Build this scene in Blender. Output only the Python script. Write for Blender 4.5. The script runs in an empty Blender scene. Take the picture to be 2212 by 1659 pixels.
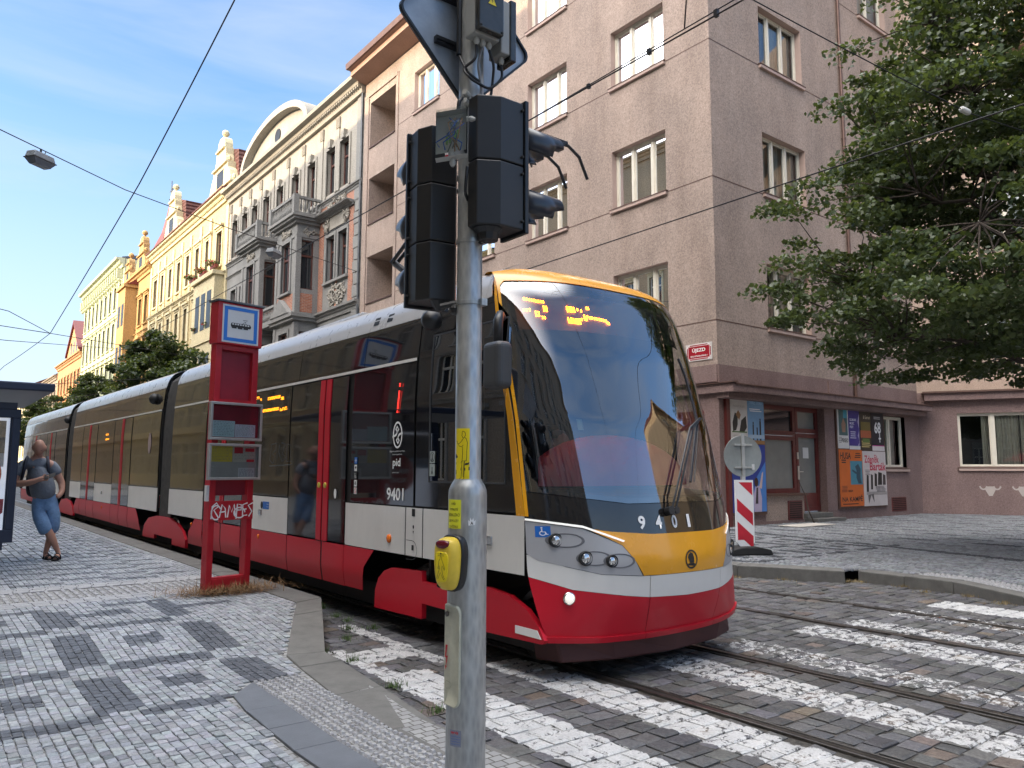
import bpy, bmesh, math, random
import numpy as np
from mathutils import Vector, Matrix
R = math.radians
random.seed(7); RNG = np.random.default_rng(11)
SC = bpy.context.scene
COL = SC.collection

# ------------------------------------------------------------------ camera
cam_d = bpy.data.cameras.new('camera'); cam = bpy.data.objects.new('camera', cam_d); COL.objects.link(cam)
cam_d.sensor_width = 36.0; cam_d.lens = 36.0*1662/2212
cam_d.clip_start = 0.05; cam_d.clip_end = 3000
yaw, pit, rol = R(37.85), R(6.4), R(0.15)
fw = Vector((math.sin(yaw)*math.cos(pit), math.cos(yaw)*math.cos(pit), math.sin(pit)))
rt = Vector((math.cos(yaw), -math.sin(yaw), 0)); up = rt.cross(fw)
r2 = rt*math.cos(rol)+up*math.sin(rol); u2 = up*math.cos(rol)-rt*math.sin(rol)
cam.matrix_world = Matrix(((r2.x, u2.x, -fw.x, 0), (r2.y, u2.y, -fw.y, 0), (r2.z, u2.z, -fw.z, 1.6), (0, 0, 0, 1)))
SC.camera = cam
SC.render.resolution_x = 1024; SC.render.resolution_y = 768

# ------------------------------------------------------------------ sky, sun, exposure
SUN_EL, SUN_AZ = 15.0, -80.0          # azimuth measured from +Y towards +X
w = bpy.data.worlds.new('World'); SC.world = w; w.use_nodes = True
nt = w.node_tree; nt.nodes.clear()
def WN(t, **k):
    n = nt.nodes.new(t)
    for a, b in k.items(): setattr(n, a, b)
    return n
sky = WN('ShaderNodeTexSky', sky_type='NISHITA', sun_disc=False, sun_elevation=R(SUN_EL), sun_rotation=R(SUN_AZ), air_density=1.0, dust_density=0.6, ozone_density=3.5)
bg = WN('ShaderNodeBackground'); bg.inputs['Strength'].default_value = 0.12
out = WN('ShaderNodeOutputWorld')
tc = WN('ShaderNodeTexCoord'); mp = WN('ShaderNodeMapping'); mp.inputs['Scale'].default_value = (1.0, 1.0, 7.0); mp.inputs['Rotation'].default_value = (0.12, 0.1, 0.4)
nz = WN('ShaderNodeTexNoise'); nz.inputs['Scale'].default_value = 2.2; nz.inputs['Detail'].default_value = 7; nz.inputs['Roughness'].default_value = 0.55; nz.inputs['Distortion'].default_value = 0.4
cr = WN('ShaderNodeValToRGB'); cr.color_ramp.elements[0].position = 0.36; cr.color_ramp.elements[1].position = 0.80
sx = WN('ShaderNodeSeparateXYZ'); mr = WN('ShaderNodeMapRange'); mr.inputs[1].default_value = 0.0; mr.inputs[2].default_value = 0.42; mr.inputs[3].default_value = 0.85; mr.inputs[4].default_value = 0.55
mu = WN('ShaderNodeMath', operation='MULTIPLY'); mx = WN('ShaderNodeMixRGB')
mx.inputs[2].default_value = (1.85, 2.08, 2.45, 1)
nt.links.new(tc.outputs['Generated'], mp.inputs[0]); nt.links.new(mp.outputs[0], nz.inputs[0]); nt.links.new(nz.outputs['Fac'], cr.inputs[0])
nt.links.new(tc.outputs['Generated'], sx.inputs[0]); nt.links.new(sx.outputs['Z'], mr.inputs[0])
nt.links.new(cr.outputs[0], mu.inputs[0]); nt.links.new(mr.outputs[0], mu.inputs[1]); hz = WN('ShaderNodeMapRange'); hz.inputs[1].default_value = 0.02; hz.inputs[2].default_value = 0.42; hz.inputs[3].default_value = 0.97; hz.inputs[4].default_value = 0.0
mk = WN('ShaderNodeMath', operation='MAXIMUM'); nt.links.new(sx.outputs['Z'], hz.inputs[0]); nt.links.new(hz.outputs[0], mk.inputs[0]); nt.links.new(mu.outputs[0], mk.inputs[1]); nt.links.new(mk.outputs[0], mx.inputs[0])
nt.links.new(sky.outputs[0], mx.inputs[1])
# added glow on the unseen sun side of the sky, fills the shaded facades
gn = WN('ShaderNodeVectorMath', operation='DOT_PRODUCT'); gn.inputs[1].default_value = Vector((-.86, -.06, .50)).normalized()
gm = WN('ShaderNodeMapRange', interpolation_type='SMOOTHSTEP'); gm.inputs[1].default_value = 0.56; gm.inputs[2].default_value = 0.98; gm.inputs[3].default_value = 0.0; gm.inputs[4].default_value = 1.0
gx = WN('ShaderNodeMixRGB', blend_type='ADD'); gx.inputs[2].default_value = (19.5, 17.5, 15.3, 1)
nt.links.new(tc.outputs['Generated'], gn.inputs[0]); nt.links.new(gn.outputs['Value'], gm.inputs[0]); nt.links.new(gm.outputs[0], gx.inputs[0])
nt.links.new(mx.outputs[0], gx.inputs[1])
# added bright patch at the unseen zenith, fills pavements and walls
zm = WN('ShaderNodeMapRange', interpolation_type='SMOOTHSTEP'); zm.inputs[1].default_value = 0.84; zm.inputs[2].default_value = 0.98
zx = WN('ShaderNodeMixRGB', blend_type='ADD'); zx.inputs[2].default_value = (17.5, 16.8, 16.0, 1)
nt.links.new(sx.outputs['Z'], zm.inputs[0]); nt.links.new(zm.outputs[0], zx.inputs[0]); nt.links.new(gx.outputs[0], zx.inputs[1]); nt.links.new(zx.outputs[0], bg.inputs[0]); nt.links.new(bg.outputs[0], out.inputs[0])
sd = bpy.data.lights.new('sun', 'SUN'); sun = bpy.data.objects.new('sun', sd); COL.objects.link(sun)
sd.energy = 2.0; sd.angle = R(0.5); sd.color = (1.0, 0.77, 0.50)
ds = Vector((math.sin(R(SUN_AZ))*math.cos(R(SUN_EL)), math.cos(R(SUN_AZ))*math.cos(R(SUN_EL)), math.sin(R(SUN_EL))))
sun.rotation_euler = ds.to_track_quat('Z', 'Y').to_euler()
SC.view_settings.view_transform = 'Standard'; SC.view_settings.look = 'None'
SC.view_settings.exposure = 1.87; SC.view_settings.gamma = 1.0
# ------------------------------------------------------------------ helpers
def put(o, parent):
    COL.objects.link(o)
    if parent is not None:
        o.parent = parent
        p = parent; m = Matrix.Translation(parent.location) if parent.type == 'EMPTY' else None
        if m is None:
            m = Matrix.Identity(4)
            while p is not None:
                if p.type == 'EMPTY': m = Matrix.Translation(p.location); break
                p = p.parent
            # parts keep world coordinates: their own matrix is the identity in world space
            o.matrix_parent_inverse = Matrix.Identity(4)
        else:
            o.matrix_parent_inverse = m.inverted()
    return o
def tag(o, label=None, cat=None, group=None, kind=None):
    if label: o['label'] = label
    if cat: o['category'] = cat
    if group: o['group'] = group
    if kind: o['kind'] = kind
    return o
def thing(name, loc, label, cat, group=None):
    o = bpy.data.objects.new(name, None); o.location = loc; o.empty_display_size = 0.3
    COL.objects.link(o); return tag(o, label, cat, group)
def copy_tree(o, delta=None, parent=None):
    c = o.copy(); COL.objects.link(c)
    if parent is not None: c.parent = parent
    if delta is not None: c.location = Vector(o.location)+Vector(delta)
    for ch in list(o.children): copy_tree(ch, None, c)
    return c

class Fr:
    """frame: u along, w outward, z up"""
    def __init__(s, o, u, w): s.o = Vector(o); s.u = Vector(u).normalized(); s.w = Vector(w).normalized(); s.z = Vector((0, 0, 1))
    def __call__(s, u, w, z): return s.o+s.u*u+s.w*w+s.z*z
ID = Fr((0, 0, 0), (1, 0, 0), (0, 1, 0))
class MB:
    def __init__(s, fr=ID): s.v = []; s.f = []; s.fr = fr
    def pt(s, p): s.v.append(tuple(s.fr(*p))); return len(s.v)-1
    def add(s, pts, faces):
        b = len(s.v)
        for p in pts: s.v.append(tuple(s.fr(*p)))
        for f in faces: s.f.append([b+i for i in f])
        return s
    def quad(s, a, b, c, d): return s.add([a, b, c, d], [(0, 1, 2, 3)])
    def box(s, x0, x1, y0, y1, z0, z1):
        p = [(x, y, z) for z in (z0, z1) for y in (y0, y1) for x in (x0, x1)]
        return s.add(p, [(0, 2, 3, 1), (4, 5, 7, 6), (0, 1, 5, 4), (2, 6, 7, 3), (0, 4, 6, 2), (1, 3, 7, 5)])
    def prism(s, poly, d0, d1, ax=1):
        """poly in the two other axes, extruded along ax"""
        n = len(poly)
        def P(a, b, d): return {0: (d, a, b), 1: (a, d, b), 2: (a, b, d)}[ax]
        pts = [P(a, b, d0) for a, b in poly]+[P(a, b, d1) for a, b in poly]
        fs = [list(range(n))[::-1], list(range(n, 2*n))]+[(i, (i+1) % n, n+(i+1) % n, n+i) for i in range(n)]
        return s.add(pts, fs)
    def ring(s, p0, p1, r0, r1, n=12, caps=True):
        a = Vector(p0); b = Vector(p1); d = (b-a).normalized()
        x = d.orthogonal().normalized(); y = d.cross(x)
        pts = [tuple(a+(x*math.cos(t)+y*math.sin(t))*r0) for t in [2*math.pi*i/n for i in range(n)]]
        pts += [tuple(b+(x*math.cos(t)+y*math.sin(t))*r1) for t in [2*math.pi*i/n for i in range(n)]]
        fs = [(i, (i+1) % n, n+(i+1) % n, n+i) for i in range(n)]
        if caps: fs += [list(range(n))[::-1], list(range(n, 2*n))]
        return s.add(pts, fs)
    def tube(s, P, r, n=6):
        P = [Vector(p) for p in P]; rs = r if hasattr(r, '__len__') else [r]*len(P)
        pts = []; x = None
        for i, p in enumerate(P):
            d = (P[min(i+1, len(P)-1)]-P[max(i-1, 0)]).normalized()
            x = d.orthogonal().normalized() if x is None else (x-d*x.dot(d)).normalized()
            y = d.cross(x)
            pts += [tuple(p+(x*math.cos(t)+y*math.sin(t))*rs[i]) for t in [2*math.pi*k/n for k in range(n)]]
        fs = [(i*n+k, i*n+(k+1) % n, (i+1)*n+(k+1) % n, (i+1)*n+k) for i in range(len(P)-1) for k in range(n)]
        fs += [list(range(n))[::-1], list(range((len(P)-1)*n, len(P)*n))]
        return s.add(pts, fs)
    def lathe(s, c, prof, n=16, axis=(0, 0, 1)):
        d = Vector(axis).normalized(); x = d.orthogonal().normalized(); y = d.cross(x); c = Vector(c)
        pts = []
        for r, h in prof: pts += [tuple(c+d*h+(x*math.cos(t)+y*math.sin(t))*r) for t in [2*math.pi*k/n for k in range(n)]]
        m = len(prof)
        fs = [(i*n+k, i*n+(k+1) % n, (i+1)*n+(k+1) % n, (i+1)*n+k) for i in range(m-1) for k in range(n)]
        fs += [list(range(n))[::-1], list(range((m-1)*n, m*n))]
        return s.add(pts, fs)
    def grid(s, fn, n, m):
        pts = [fn(i/n, j/m) for j in range(m+1) for i in range(n+1)]
        return s.add(pts, [(j*(n+1)+i, j*(n+1)+i+1, (j+1)*(n+1)+i+1, (j+1)*(n+1)+i) for j in range(m) for i in range(n)])
    def build(s, name, mat, parent=None, smooth=False, bevel=0, auto=False, seg=2, normals=True):
        me = bpy.data.meshes.new(name); me.from_pydata(s.v, [], s.f); me.update()
        if normals:
            bm = bmesh.new(); bm.from_mesh(me); bmesh.ops.recalc_face_normals(bm, faces=bm.faces); bm.to_mesh(me); bm.free()
        o = bpy.data.objects.new(name, me); me.materials.append(mat); put(o, parent)
        if smooth: me.polygons.foreach_set('use_smooth', [True]*len(me.polygons))
        if bevel:
            md = o.modifiers.new('bevel', 'BEVEL'); md.width = bevel; md.segments = seg; md.limit_method = 'ANGLE'; md.angle_limit = R(35)
        if auto:
            me.polygons.foreach_set('use_smooth', [True]*len(me.polygons)); me.set_sharp_from_angle(angle=R(38))
        return o

def _split(self, name, mat, parent=None, **k):
    par = list(range(len(self.v)))
    def find(a):
        while par[a] != a: par[a] = par[par[a]]; a = par[a]
        return a
    for f in self.f:
        for i in f[1:]: par[find(i)] = find(f[0])
    gr = {}
    for f in self.f: gr.setdefault(find(f[0]), []).append(f)
    for fs in gr.values():
        ids = sorted({i for f in fs for i in f}); mp_ = {a: b for b, a in enumerate(ids)}; m = MB(); m.v = [self.v[i] for i in ids]; m.f = [[mp_[i] for i in f] for f in fs]; m.build(name, mat, parent, **k)
MB.split = _split

# ------------------------------------------------------------------ materials
class NT:
    def __init__(s, name):
        s.m = bpy.data.materials.new(name); s.m.use_nodes = True; s.t = s.m.node_tree; s.t.nodes.clear()
        s.out = s.n('ShaderNodeOutputMaterial')
    def n(s, t, **k):
        x = s.t.nodes.new(t)
        for a, b in k.items(): setattr(x, a, b)
        return x
    def l(s, a, b): s.t.links.new(a, b)
    def val(s, sock, v):
        if isinstance(v, bpy.types.NodeSocket): s.l(v, sock)
        else: sock.default_value = v
    def math(s, op, a, b=None, clamp=False):
        x = s.n('ShaderNodeMath', operation=op, use_clamp=clamp); s.val(x.inputs[0], a)
        if b is not None: s.val(x.inputs[1], b)
        return x.outputs[0]
    def mix(s, f, a, b, mode='MIX'):
        x = s.n('ShaderNodeMixRGB', blend_type=mode); s.val(x.inputs[0], f)
        for i, c in ((1, a), (2, b)):
            s.val(x.inputs[i], c if isinstance(c, bpy.types.NodeSocket) else (*c, 1) if len(c) == 3 else c)
        return x.outputs[0]
    def obj(s, scale=(1, 1, 1), rot=(0, 0, 0)):
        t = s.n('ShaderNodeTexCoord'); m = s.n('ShaderNodeMapping'); m.inputs['Scale'].default_value = scale; m.inputs['Rotation'].default_value = rot
        s.l(t.outputs['Object'], m.inputs[0]); return m.outputs[0]
    def noise(s, scale, detail=4, rough=.55, vec=None, dist=0):
        x = s.n('ShaderNodeTexNoise'); x.inputs['Scale'].default_value = scale; x.inputs['Detail'].default_value = detail
        x.inputs['Roughness'].default_value = rough; x.inputs['Distortion'].default_value = dist
        s.l(vec or s.obj(), x.inputs['Vector']); return x.outputs['Fac']
    def ramp(s, f, a, b, lo=0.0, hi=1.0):
        x = s.n('ShaderNodeMapRange'); s.val(x.inputs[0], f); x.inputs[1].default_value = a; x.inputs[2].default_value = b
        x.inputs[3].default_value = lo; x.inputs[4].default_value = hi; return x.outputs[0]
    def bump(s, h, st=.3, dist=.02):
        x = s.n('ShaderNodeBump'); x.inputs['Strength'].default_value = st; x.inputs['Distance'].default_value = dist; s.l(h, x.inputs['Height']); return x.outputs[0]
    def pbsdf(s, col, rough=.5, metal=0, nrm=None, spec=.5, coat=0, emit=None, es=0):
        p = s.n('ShaderNodeBsdfPrincipled')
        s.val(p.inputs['Base Color'], col if isinstance(col, bpy.types.NodeSocket) else (*col, 1))
        s.val(p.inputs['Roughness'], rough); s.val(p.inputs['Metallic'], metal)
        p.inputs['Specular IOR Level'].default_value = spec; p.inputs['Coat Weight'].default_value = coat; p.inputs['Coat Roughness'].default_value = .04
        if nrm is not None: s.l(nrm, p.inputs['Normal'])
        if emit: p.inputs['Emission Color'].default_value = (*emit, 1); p.inputs['Emission Strength'].default_value = es
        return p.outputs[0]
    def done(s, sh): s.l(sh, s.out.inputs[0]); return s.m
def pm(name, col, rough=.6, metal=0, var=.12, scale=3, bump=0, bscale=60, spec=.5, coat=0, dirt=0, emit=None, es=0, bdist=.01, rvar=0):
    """plain principled material with noise variation of colour and roughness and a bump"""
    t = NT(name); c = col
    if var:
        f = t.ramp(t.noise(scale, 6, .65), .3, .7)
        c = t.mix(f, tuple(x*(1-var) for x in col), tuple(min(1, x*(1+var)) for x in col))
    if dirt:
        d = t.ramp(t.noise(1.7, 8, .7, t.obj((1, 1, .25))), .5, .75, 0, dirt)
        c = t.mix(d, c, tuple(x*.35+.01 for x in col))
    rg = rough
    if rvar: rg = t.ramp(t.noise(scale*3, 5, .6), .3, .7, max(0, rough-rvar), rough+rvar)
    nrm = t.bump(t.noise(bscale, 5, .6), bump, bdist) if bump else None
    return t.done(t.pbsdf(c, rg, metal, nrm, spec, coat, emit, es))
def glassm(name, tint, refl=.16, k=1.3, rough=.01, wav=0):
    """window pane: fresnel mirror over tinted transparency"""
    t = NT(name); nrm = None
    if wav: nrm = t.bump(t.noise(1.3, 1, .4), wav, .05)
    g = t.n('ShaderNodeBsdfGlossy'); g.inputs['Roughness'].default_value = rough; g.inputs['Color'].default_value = (.95, .97, 1, 1)
    tr = t.n('ShaderNodeBsdfTransparent'); tr.inputs[0].default_value = (*tint, 1)
    fr = t.n('ShaderNodeFresnel'); fr.inputs['IOR'].default_value = 1.5
    if nrm is not None: t.l(nrm, g.inputs['Normal']); t.l(nrm, fr.inputs['Normal'])
    f = t.math('MULTIPLY_ADD', fr.outputs[0], k); f.node.inputs[2].default_value = refl
    f.node.use_clamp = True
    mxs = t.n('ShaderNodeMixShader'); t.l(f, mxs.inputs[0]); t.l(tr.outputs[0], mxs.inputs[1]); t.l(g.outputs[0], mxs.inputs[2])
    return t.done(mxs.outputs[0])
M = {}
def stucco(name, col, patch=.12, bump=.8, grain=45, dirt=.3):
    t = NT(name)
    a = t.ramp(t.noise(grain, 6, .8), .30, .70); b = t.ramp(t.noise(.6, 6, .6), .3, .7); c = t.ramp(t.noise(.9, 5, .65, t.obj((1, 1, .22))), .42, .72)
    k = t.mix(a, tuple(x*.48 for x in col), tuple(min(1, x*1.25) for x in col))
    k = t.mix(b, k, t.mix(1, k, (1-patch, 1-patch*.9, 1-patch*.8), 'MULTIPLY'))
    k = t.mix(t.math('MULTIPLY', c, dirt), k, t.mix(1, k, (.62, .60, .60), 'MULTIPLY'))
    return t.done(t.pbsdf(k, .9, 0, t.bump(t.noise(grain*1.5, 6, .8), bump, .012), .2))
M['pinkwall'] = stucco('pink_render', (.44, .345, .29), .22, 1.0, 22, .6)
M['pinkbase'] = stucco('mauve_base_render', (.28, .195, .18), .2, .8, 26, .6)
M['reveal'] = pm('smooth_reveal_render', (.43, .32, .275), .85, var=.08, bump=.2, bscale=80)
M['white_frame'] = pm('cream_window_paint', (.66, .62, .52), .45, var=.06, dirt=.2)
M['brown_frame'] = pm('brown_window_paint', (.10, .035, .025), .45, var=.15)
M['curtain'] = pm('net_curtain', (.52, .52, .50), .9, var=.08, scale=6)
M['curtain2'] = pm('beige_curtain', (.42, .38, .31), .9, var=.1, scale=6)
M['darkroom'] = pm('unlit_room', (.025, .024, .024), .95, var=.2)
M['pane'] = glassm('window_glass', (.80, .86, .86), .04, 1.0)
M['sillmetal'] = pm('brown_sheet_sill', (.13, .075, .06), .5, .2, var=.2)
M['slate'] = pm('grey_sheet_roof', (.10, .11, .12), .5, .3, var=.25)
M['gutter'] = pm('copper_brown_gutter', (.12, .07, .055), .5, .4, var=.2)
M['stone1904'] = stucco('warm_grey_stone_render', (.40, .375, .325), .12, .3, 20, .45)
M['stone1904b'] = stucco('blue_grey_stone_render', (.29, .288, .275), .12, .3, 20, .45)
M['yellow'] = stucco('pale_yellow_render', (.58, .47, .26), .15, .25, 12, .3)
M['yellowlight'] = stucco('cream_yellow_trim', (.66, .57, .36), .1, .2, 14, .2)
M['ochre'] = stucco('ochre_orange_render', (.52, .33, .14), .15, .25, 12, .3)
M['green'] = stucco('pale_green_cream_render', (.58, .60, .40), .1, .25, 12, .2)
M['salmon'] = stucco('orange_salmon_render', (.55, .30, .15), .12, .25, 12, .3)
M['tanwall'] = stucco('tan_render', (.42, .31, .19), .15, .25, 12, .4)
M['tan2'] = stucco('grey_beige_render', (.34, .28, .21), .15, .25, 12, .4)
M['redmetal'] = pm('dull_red_roof_sheet', (.13, .022, .02), .5, .1, var=.2)
M['darkwin'] = pm('dark_window_glass', (.02, .024, .028), .04, var=0, spec=.9)
M['dullwin'] = pm('dull_dark_pane', (.025, .026, .028), .35, var=.2, spec=.3)
M['black'] = pm('black_plastic', (.012, .012, .013), .42, var=.2, bump=.05, bscale=200)
M['blackm'] = pm('black_satin_metal', (.014, .015, .017), .33, .2, var=.2)
M['darkgrey'] = pm('dark_grey_plastic', (.045, .047, .05), .5, var=.15)
M['rubber'] = pm('black_rubber', (.015, .015, .015), .8, var=.3)
M['galv'] = None
M['wood'] = pm('bark', (.055, .042, .033), .9, var=.35, scale=12, bump=.8, bscale=40, bdist=.02)
def brickm():
    t = NT('orange_facing_brick'); b = t.n('ShaderNodeTexBrick')
    mpn = t.obj((1, 1, 1)); sp = t.n('ShaderNodeSeparateXYZ'); t.l(mpn, sp.inputs[0]); cb = t.n('ShaderNodeCombineXYZ')
    t.l(t.math('ADD', sp.outputs[0], sp.outputs[1]), cb.inputs[0]); t.l(sp.outputs[2], cb.inputs[1]); t.l(cb.outputs[0], b.inputs[0])
    b.inputs['Scale'].default_value = 4; b.inputs['Color1'].default_value = (.38, .15, .085, 1); b.inputs['Color2'].default_value = (.28, .10, .06, 1); b.inputs['Mortar'].default_value = (.36, .30, .25, 1)
    b.inputs['Mortar Size'].default_value = .035; b.inputs['Brick Width'].default_value = 1.0; b.inputs['Row Height'].default_value = .34
    return t.done(t.pbsdf(b.outputs[0], .8, 0, t.bump(b.outputs['Fac'], .2, .01)))
M['brick'] = brickm()
def tilem():
    t = NT('red_roof_tiles'); wv = t.n('ShaderNodeTexWave', wave_type='BANDS', bands_direction='Y'); wv.inputs['Scale'].default_value = 1.3; wv.inputs['Distortion'].default_value = 1
    t.l(t.obj(), wv.inputs[0]); w2 = t.n('ShaderNodeTexWave', wave_type='BANDS', bands_direction='Z'); w2.inputs['Scale'].default_value = 1.0; t.l(t.obj(), w2.inputs[0])
    k = t.mix(t.ramp(t.noise(3, 4), .3, .7), (.055, .016, .012), (.12, .034, .022))
    return t.done(t.pbsdf(k, .8, 0, t.bump(t.math('ADD', wv.outputs['Fac'], w2.outputs['Fac']), .8, .08)))
M['tiles'] = tilem()
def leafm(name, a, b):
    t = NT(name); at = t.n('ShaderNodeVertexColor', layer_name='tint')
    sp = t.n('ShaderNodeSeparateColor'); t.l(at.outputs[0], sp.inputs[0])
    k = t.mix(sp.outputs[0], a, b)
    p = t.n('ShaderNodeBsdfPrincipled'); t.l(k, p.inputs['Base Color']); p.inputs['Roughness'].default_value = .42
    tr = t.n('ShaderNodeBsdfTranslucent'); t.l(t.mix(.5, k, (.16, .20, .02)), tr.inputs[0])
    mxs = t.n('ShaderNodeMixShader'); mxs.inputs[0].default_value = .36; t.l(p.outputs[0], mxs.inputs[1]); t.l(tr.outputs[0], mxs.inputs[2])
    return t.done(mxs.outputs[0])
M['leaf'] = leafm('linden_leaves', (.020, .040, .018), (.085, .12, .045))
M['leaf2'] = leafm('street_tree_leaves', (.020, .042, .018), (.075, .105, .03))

def text(name, s, fn, mat, parent, w, h, align='C', bold=0.0, depth=0.0012, italic=0):
    """text fitted in a w by h box centred on (0,0) and mapped by fn(x, y, d) to the world; d is the height above the surface"""
    cu = bpy.data.curves.new(name, 'FONT'); cu.body = s; cu.size = 1; cu.offset = bold; cu.resolution_u = 3; cu.shear = italic
    cu.align_x = 'CENTER'
    to = bpy.data.objects.new(name, cu); COL.objects.link(to)
    dg = bpy.context.evaluated_depsgraph_get(); dg.update()
    me = bpy.data.meshes.new_from_object(to.evaluated_get(dg))
    bpy.data.objects.remove(to)
    v = np.array([x.co[:] for x in me.vertices]); lo = v.min(0); hi = v.max(0)
    sx_ = w/(hi[0]-lo[0]); sy_ = h/(hi[1]-lo[1]) if h else sx_
    for i, x in enumerate(me.vertices):
        x.co = Vector(fn((v[i][0]-(lo[0]+hi[0])/2)*sx_, (v[i][1]-(lo[1]+hi[1])/2)*sy_, depth))
    me.update(); me.materials.clear(); me.materials.append(mat); me.name = name
    o = bpy.data.objects.new(name, me); put(o, parent); return o
def flat(o, x, y):
    """mapping on a plane: origin, x direction, y direction"""
    o = Vector(o); x = Vector(x).normalized(); y = Vector(y).normalized(); n = x.cross(y)
    return lambda a, b, d=0: o+x*a+y*b+n*d
def quadm(mb, fn, x0, x1, y0, y1, d, th=.0006, n=1, m=1):
    """thin raised rectangle mapped by fn"""
    nn = n
    t0 = [[fn(x0+(x1-x0)*i/nn, y0+(y1-y0)*j/m, d) for i in range(nn+1)] for j in range(m+1)]
    pts = [tuple(p) for r in t0 for p in r]
    mb.add(pts, [(j*(nn+1)+i, j*(nn+1)+i+1, (j+1)*(nn+1)+i+1, (j+1)*(nn+1)+i) for j in range(m) for i in range(nn)])
def polym(mb, fn, poly, d):
    mb.add([tuple(fn(a, b, d)) for a, b in poly], [list(range(len(poly)))])
def stroke(mb, fn, pts, w, d, closed=False):
    """flat ribbon along 2-D points mapped by fn"""
    n = len(pts); P = [Vector((p[0], p[1])) for p in pts]; L = []
    for i in range(n):
        a = P[(i-1) % n] if closed else P[max(i-1, 0)]; b = P[(i+1) % n] if closed else P[min(i+1, n-1)]
        t = (b-a); t = t.normalized() if t.length > 1e-9 else Vector((1, 0)); nn = Vector((-t.y, t.x))*w/2
        L += [tuple(fn(*(P[i]+nn), d)), tuple(fn(*(P[i]-nn), d))]
    m = n if closed else n-1
    mb.add(L, [(2*i, 2*i+1, (2*i+3) % (2*n), (2*i+2) % (2*n)) for i in range(m)])
def arc(cx, cy, rx, ry, a0, a1, n=12): return [(cx+rx*math.cos(R(a0+(a1-a0)*i/n)), cy+ry*math.sin(R(a0+(a1-a0)*i/n))) for i in range(n+1)]
# ------------------------------------------------------------------ ground, road, rails, pavements
def inpoly(x, y, poly):
    r = np.zeros(x.shape, bool); n = len(poly)
    for i in range(n):
        x0, y0 = poly[i]; x1, y1 = poly[(i+1) % n]
        if y0 == y1: continue
        c = ((y0 > y) != (y1 > y)) & (x < (x1-x0)*(y-y0)/(y1-y0)+x0)
        r ^= c
    return r
def zl(y):                      # height of the near pavement: raised stop platform, lowered at the crossing
    t = np.clip((np.asarray(y, float)-6.1)/2.0, 0, 1); return .075+.125*t*t*(3-2*t)
def stones(name, cols, colfn, zf, mat, joint=.008, inset=.008, rnd=True, jit=.004, hj=.003, parent=None, kind='structure'):
    """cols: arrays cx, cy, hx, hy of stones; every stone has its own irregular top and chamfer"""
    cx, cy, hx, hy = cols; n = len(cx)
    sx_ = np.array([-1, 1, 1, -1]); sy_ = np.array([-1, -1, 1, 1])
    jx = RNG.normal(0, jit, (n, 4)); jy = RNG.normal(0, jit, (n, 4))
    ox = cx[:, None]+sx_*(hx[:, None]-joint/2)+jx; oy = cy[:, None]+sy_*(hy[:, None]-joint/2)+jy
    h0 = RNG.normal(0, hj, n)[:, None]; tilt = RNG.normal(0, hj*.8, (n, 4))
    ix = ox-sx_*inset*(1+.4*RNG.random((n, 4))); iy = oy-sy_*inset*(1+.4*RNG.random((n, 4)))
    def zz(x, y): return zf(x, y) if zf else np.zeros(x.shape)
    L = [np.stack([ix, iy, zz(ix, iy)+h0+tilt], -1)]
    if rnd: L.append(np.stack([ox, oy, zz(ox, oy)+h0+tilt-inset*.6], -1))
    L.append(np.stack([ox, oy, zz(ox, oy)-.03+0*h0], -1))
    V = np.concatenate(L, 1); k = V.shape[1]; V = V.reshape(-1, 3)
    F = [[0, 1, 2, 3]]
    for q in range(k//4-1):
        F += [[4*q+i, 4*(q+1)+i, 4*(q+1)+(i+1) % 4, 4*q+(i+1) % 4] for i in range(4)]
    F = (np.array(F)[None]+(np.arange(n)*k)[:, None, None]).reshape(-1, 4)
    me = bpy.data.meshes.new(name); me.vertices.add(len(V)); me.vertices.foreach_set('co', V.ravel().astype(np.float32))
    me.loops.add(F.size); me.loops.foreach_set('vertex_index', F.ravel().astype(np.int32))
    me.polygons.add(len(F)); me.polygons.foreach_set('loop_start', np.arange(0, F.size, 4, dtype=np.int32))
    me.polygons.foreach_set('use_smooth', np.full(len(F), False)); me.update(calc_edges=True)
    c = colfn(cx, cy)
    ca = me.color_attributes.new('tint', 'FLOAT_COLOR', 'POINT')
    ca.data.foreach_set('color', np.repeat(np.concatenate([c, np.ones((n, 1))], 1), k, 0).ravel().astype(np.float32))
    me.materials.append(mat); o = bpy.data.objects.new(name, me); put(o, parent)
    if kind: o['kind'] = kind
    return o
def lay(x0, x1, y0, y1, px, py, along='x', var=.25, wander=.0):
    """bonded rows of stones; along = direction of the continuous joints"""
    A = []
    a0, a1, b0, b1, pa, pb = (x0, x1, y0, y1, px, py) if along == 'x' else (y0, y1, x0, x1, py, px)
    b = b0
    while b < b1:
        wb = pb*RNG.uniform(1-var*.3, 1+var*.3); a = a0-RNG.random()*pa; k = int((a1-a0)/pa*1.4)+4
        ws = pa*RNG.uniform(1-var, 1+var, k); e = a+np.cumsum(ws); s = e-ws
        cc = (s+e)/2; h = ws/2
        A.append(np.stack([cc, np.full(k, b+wb/2)+wander*np.sin(cc*1.3+b*2), h, np.full(k, wb/2)]) if along == 'x' else np.stack([np.full(k, b+wb/2)+wander*np.sin(cc*1.1+b*2), cc, np.full(k, wb/2), h]))
        b += wb
    A = np.concatenate(A, 1); m = (A[0] > x0) & (A[0] < x1) & (A[1] > y0) & (A[1] < y1); return A[:, m]

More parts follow.
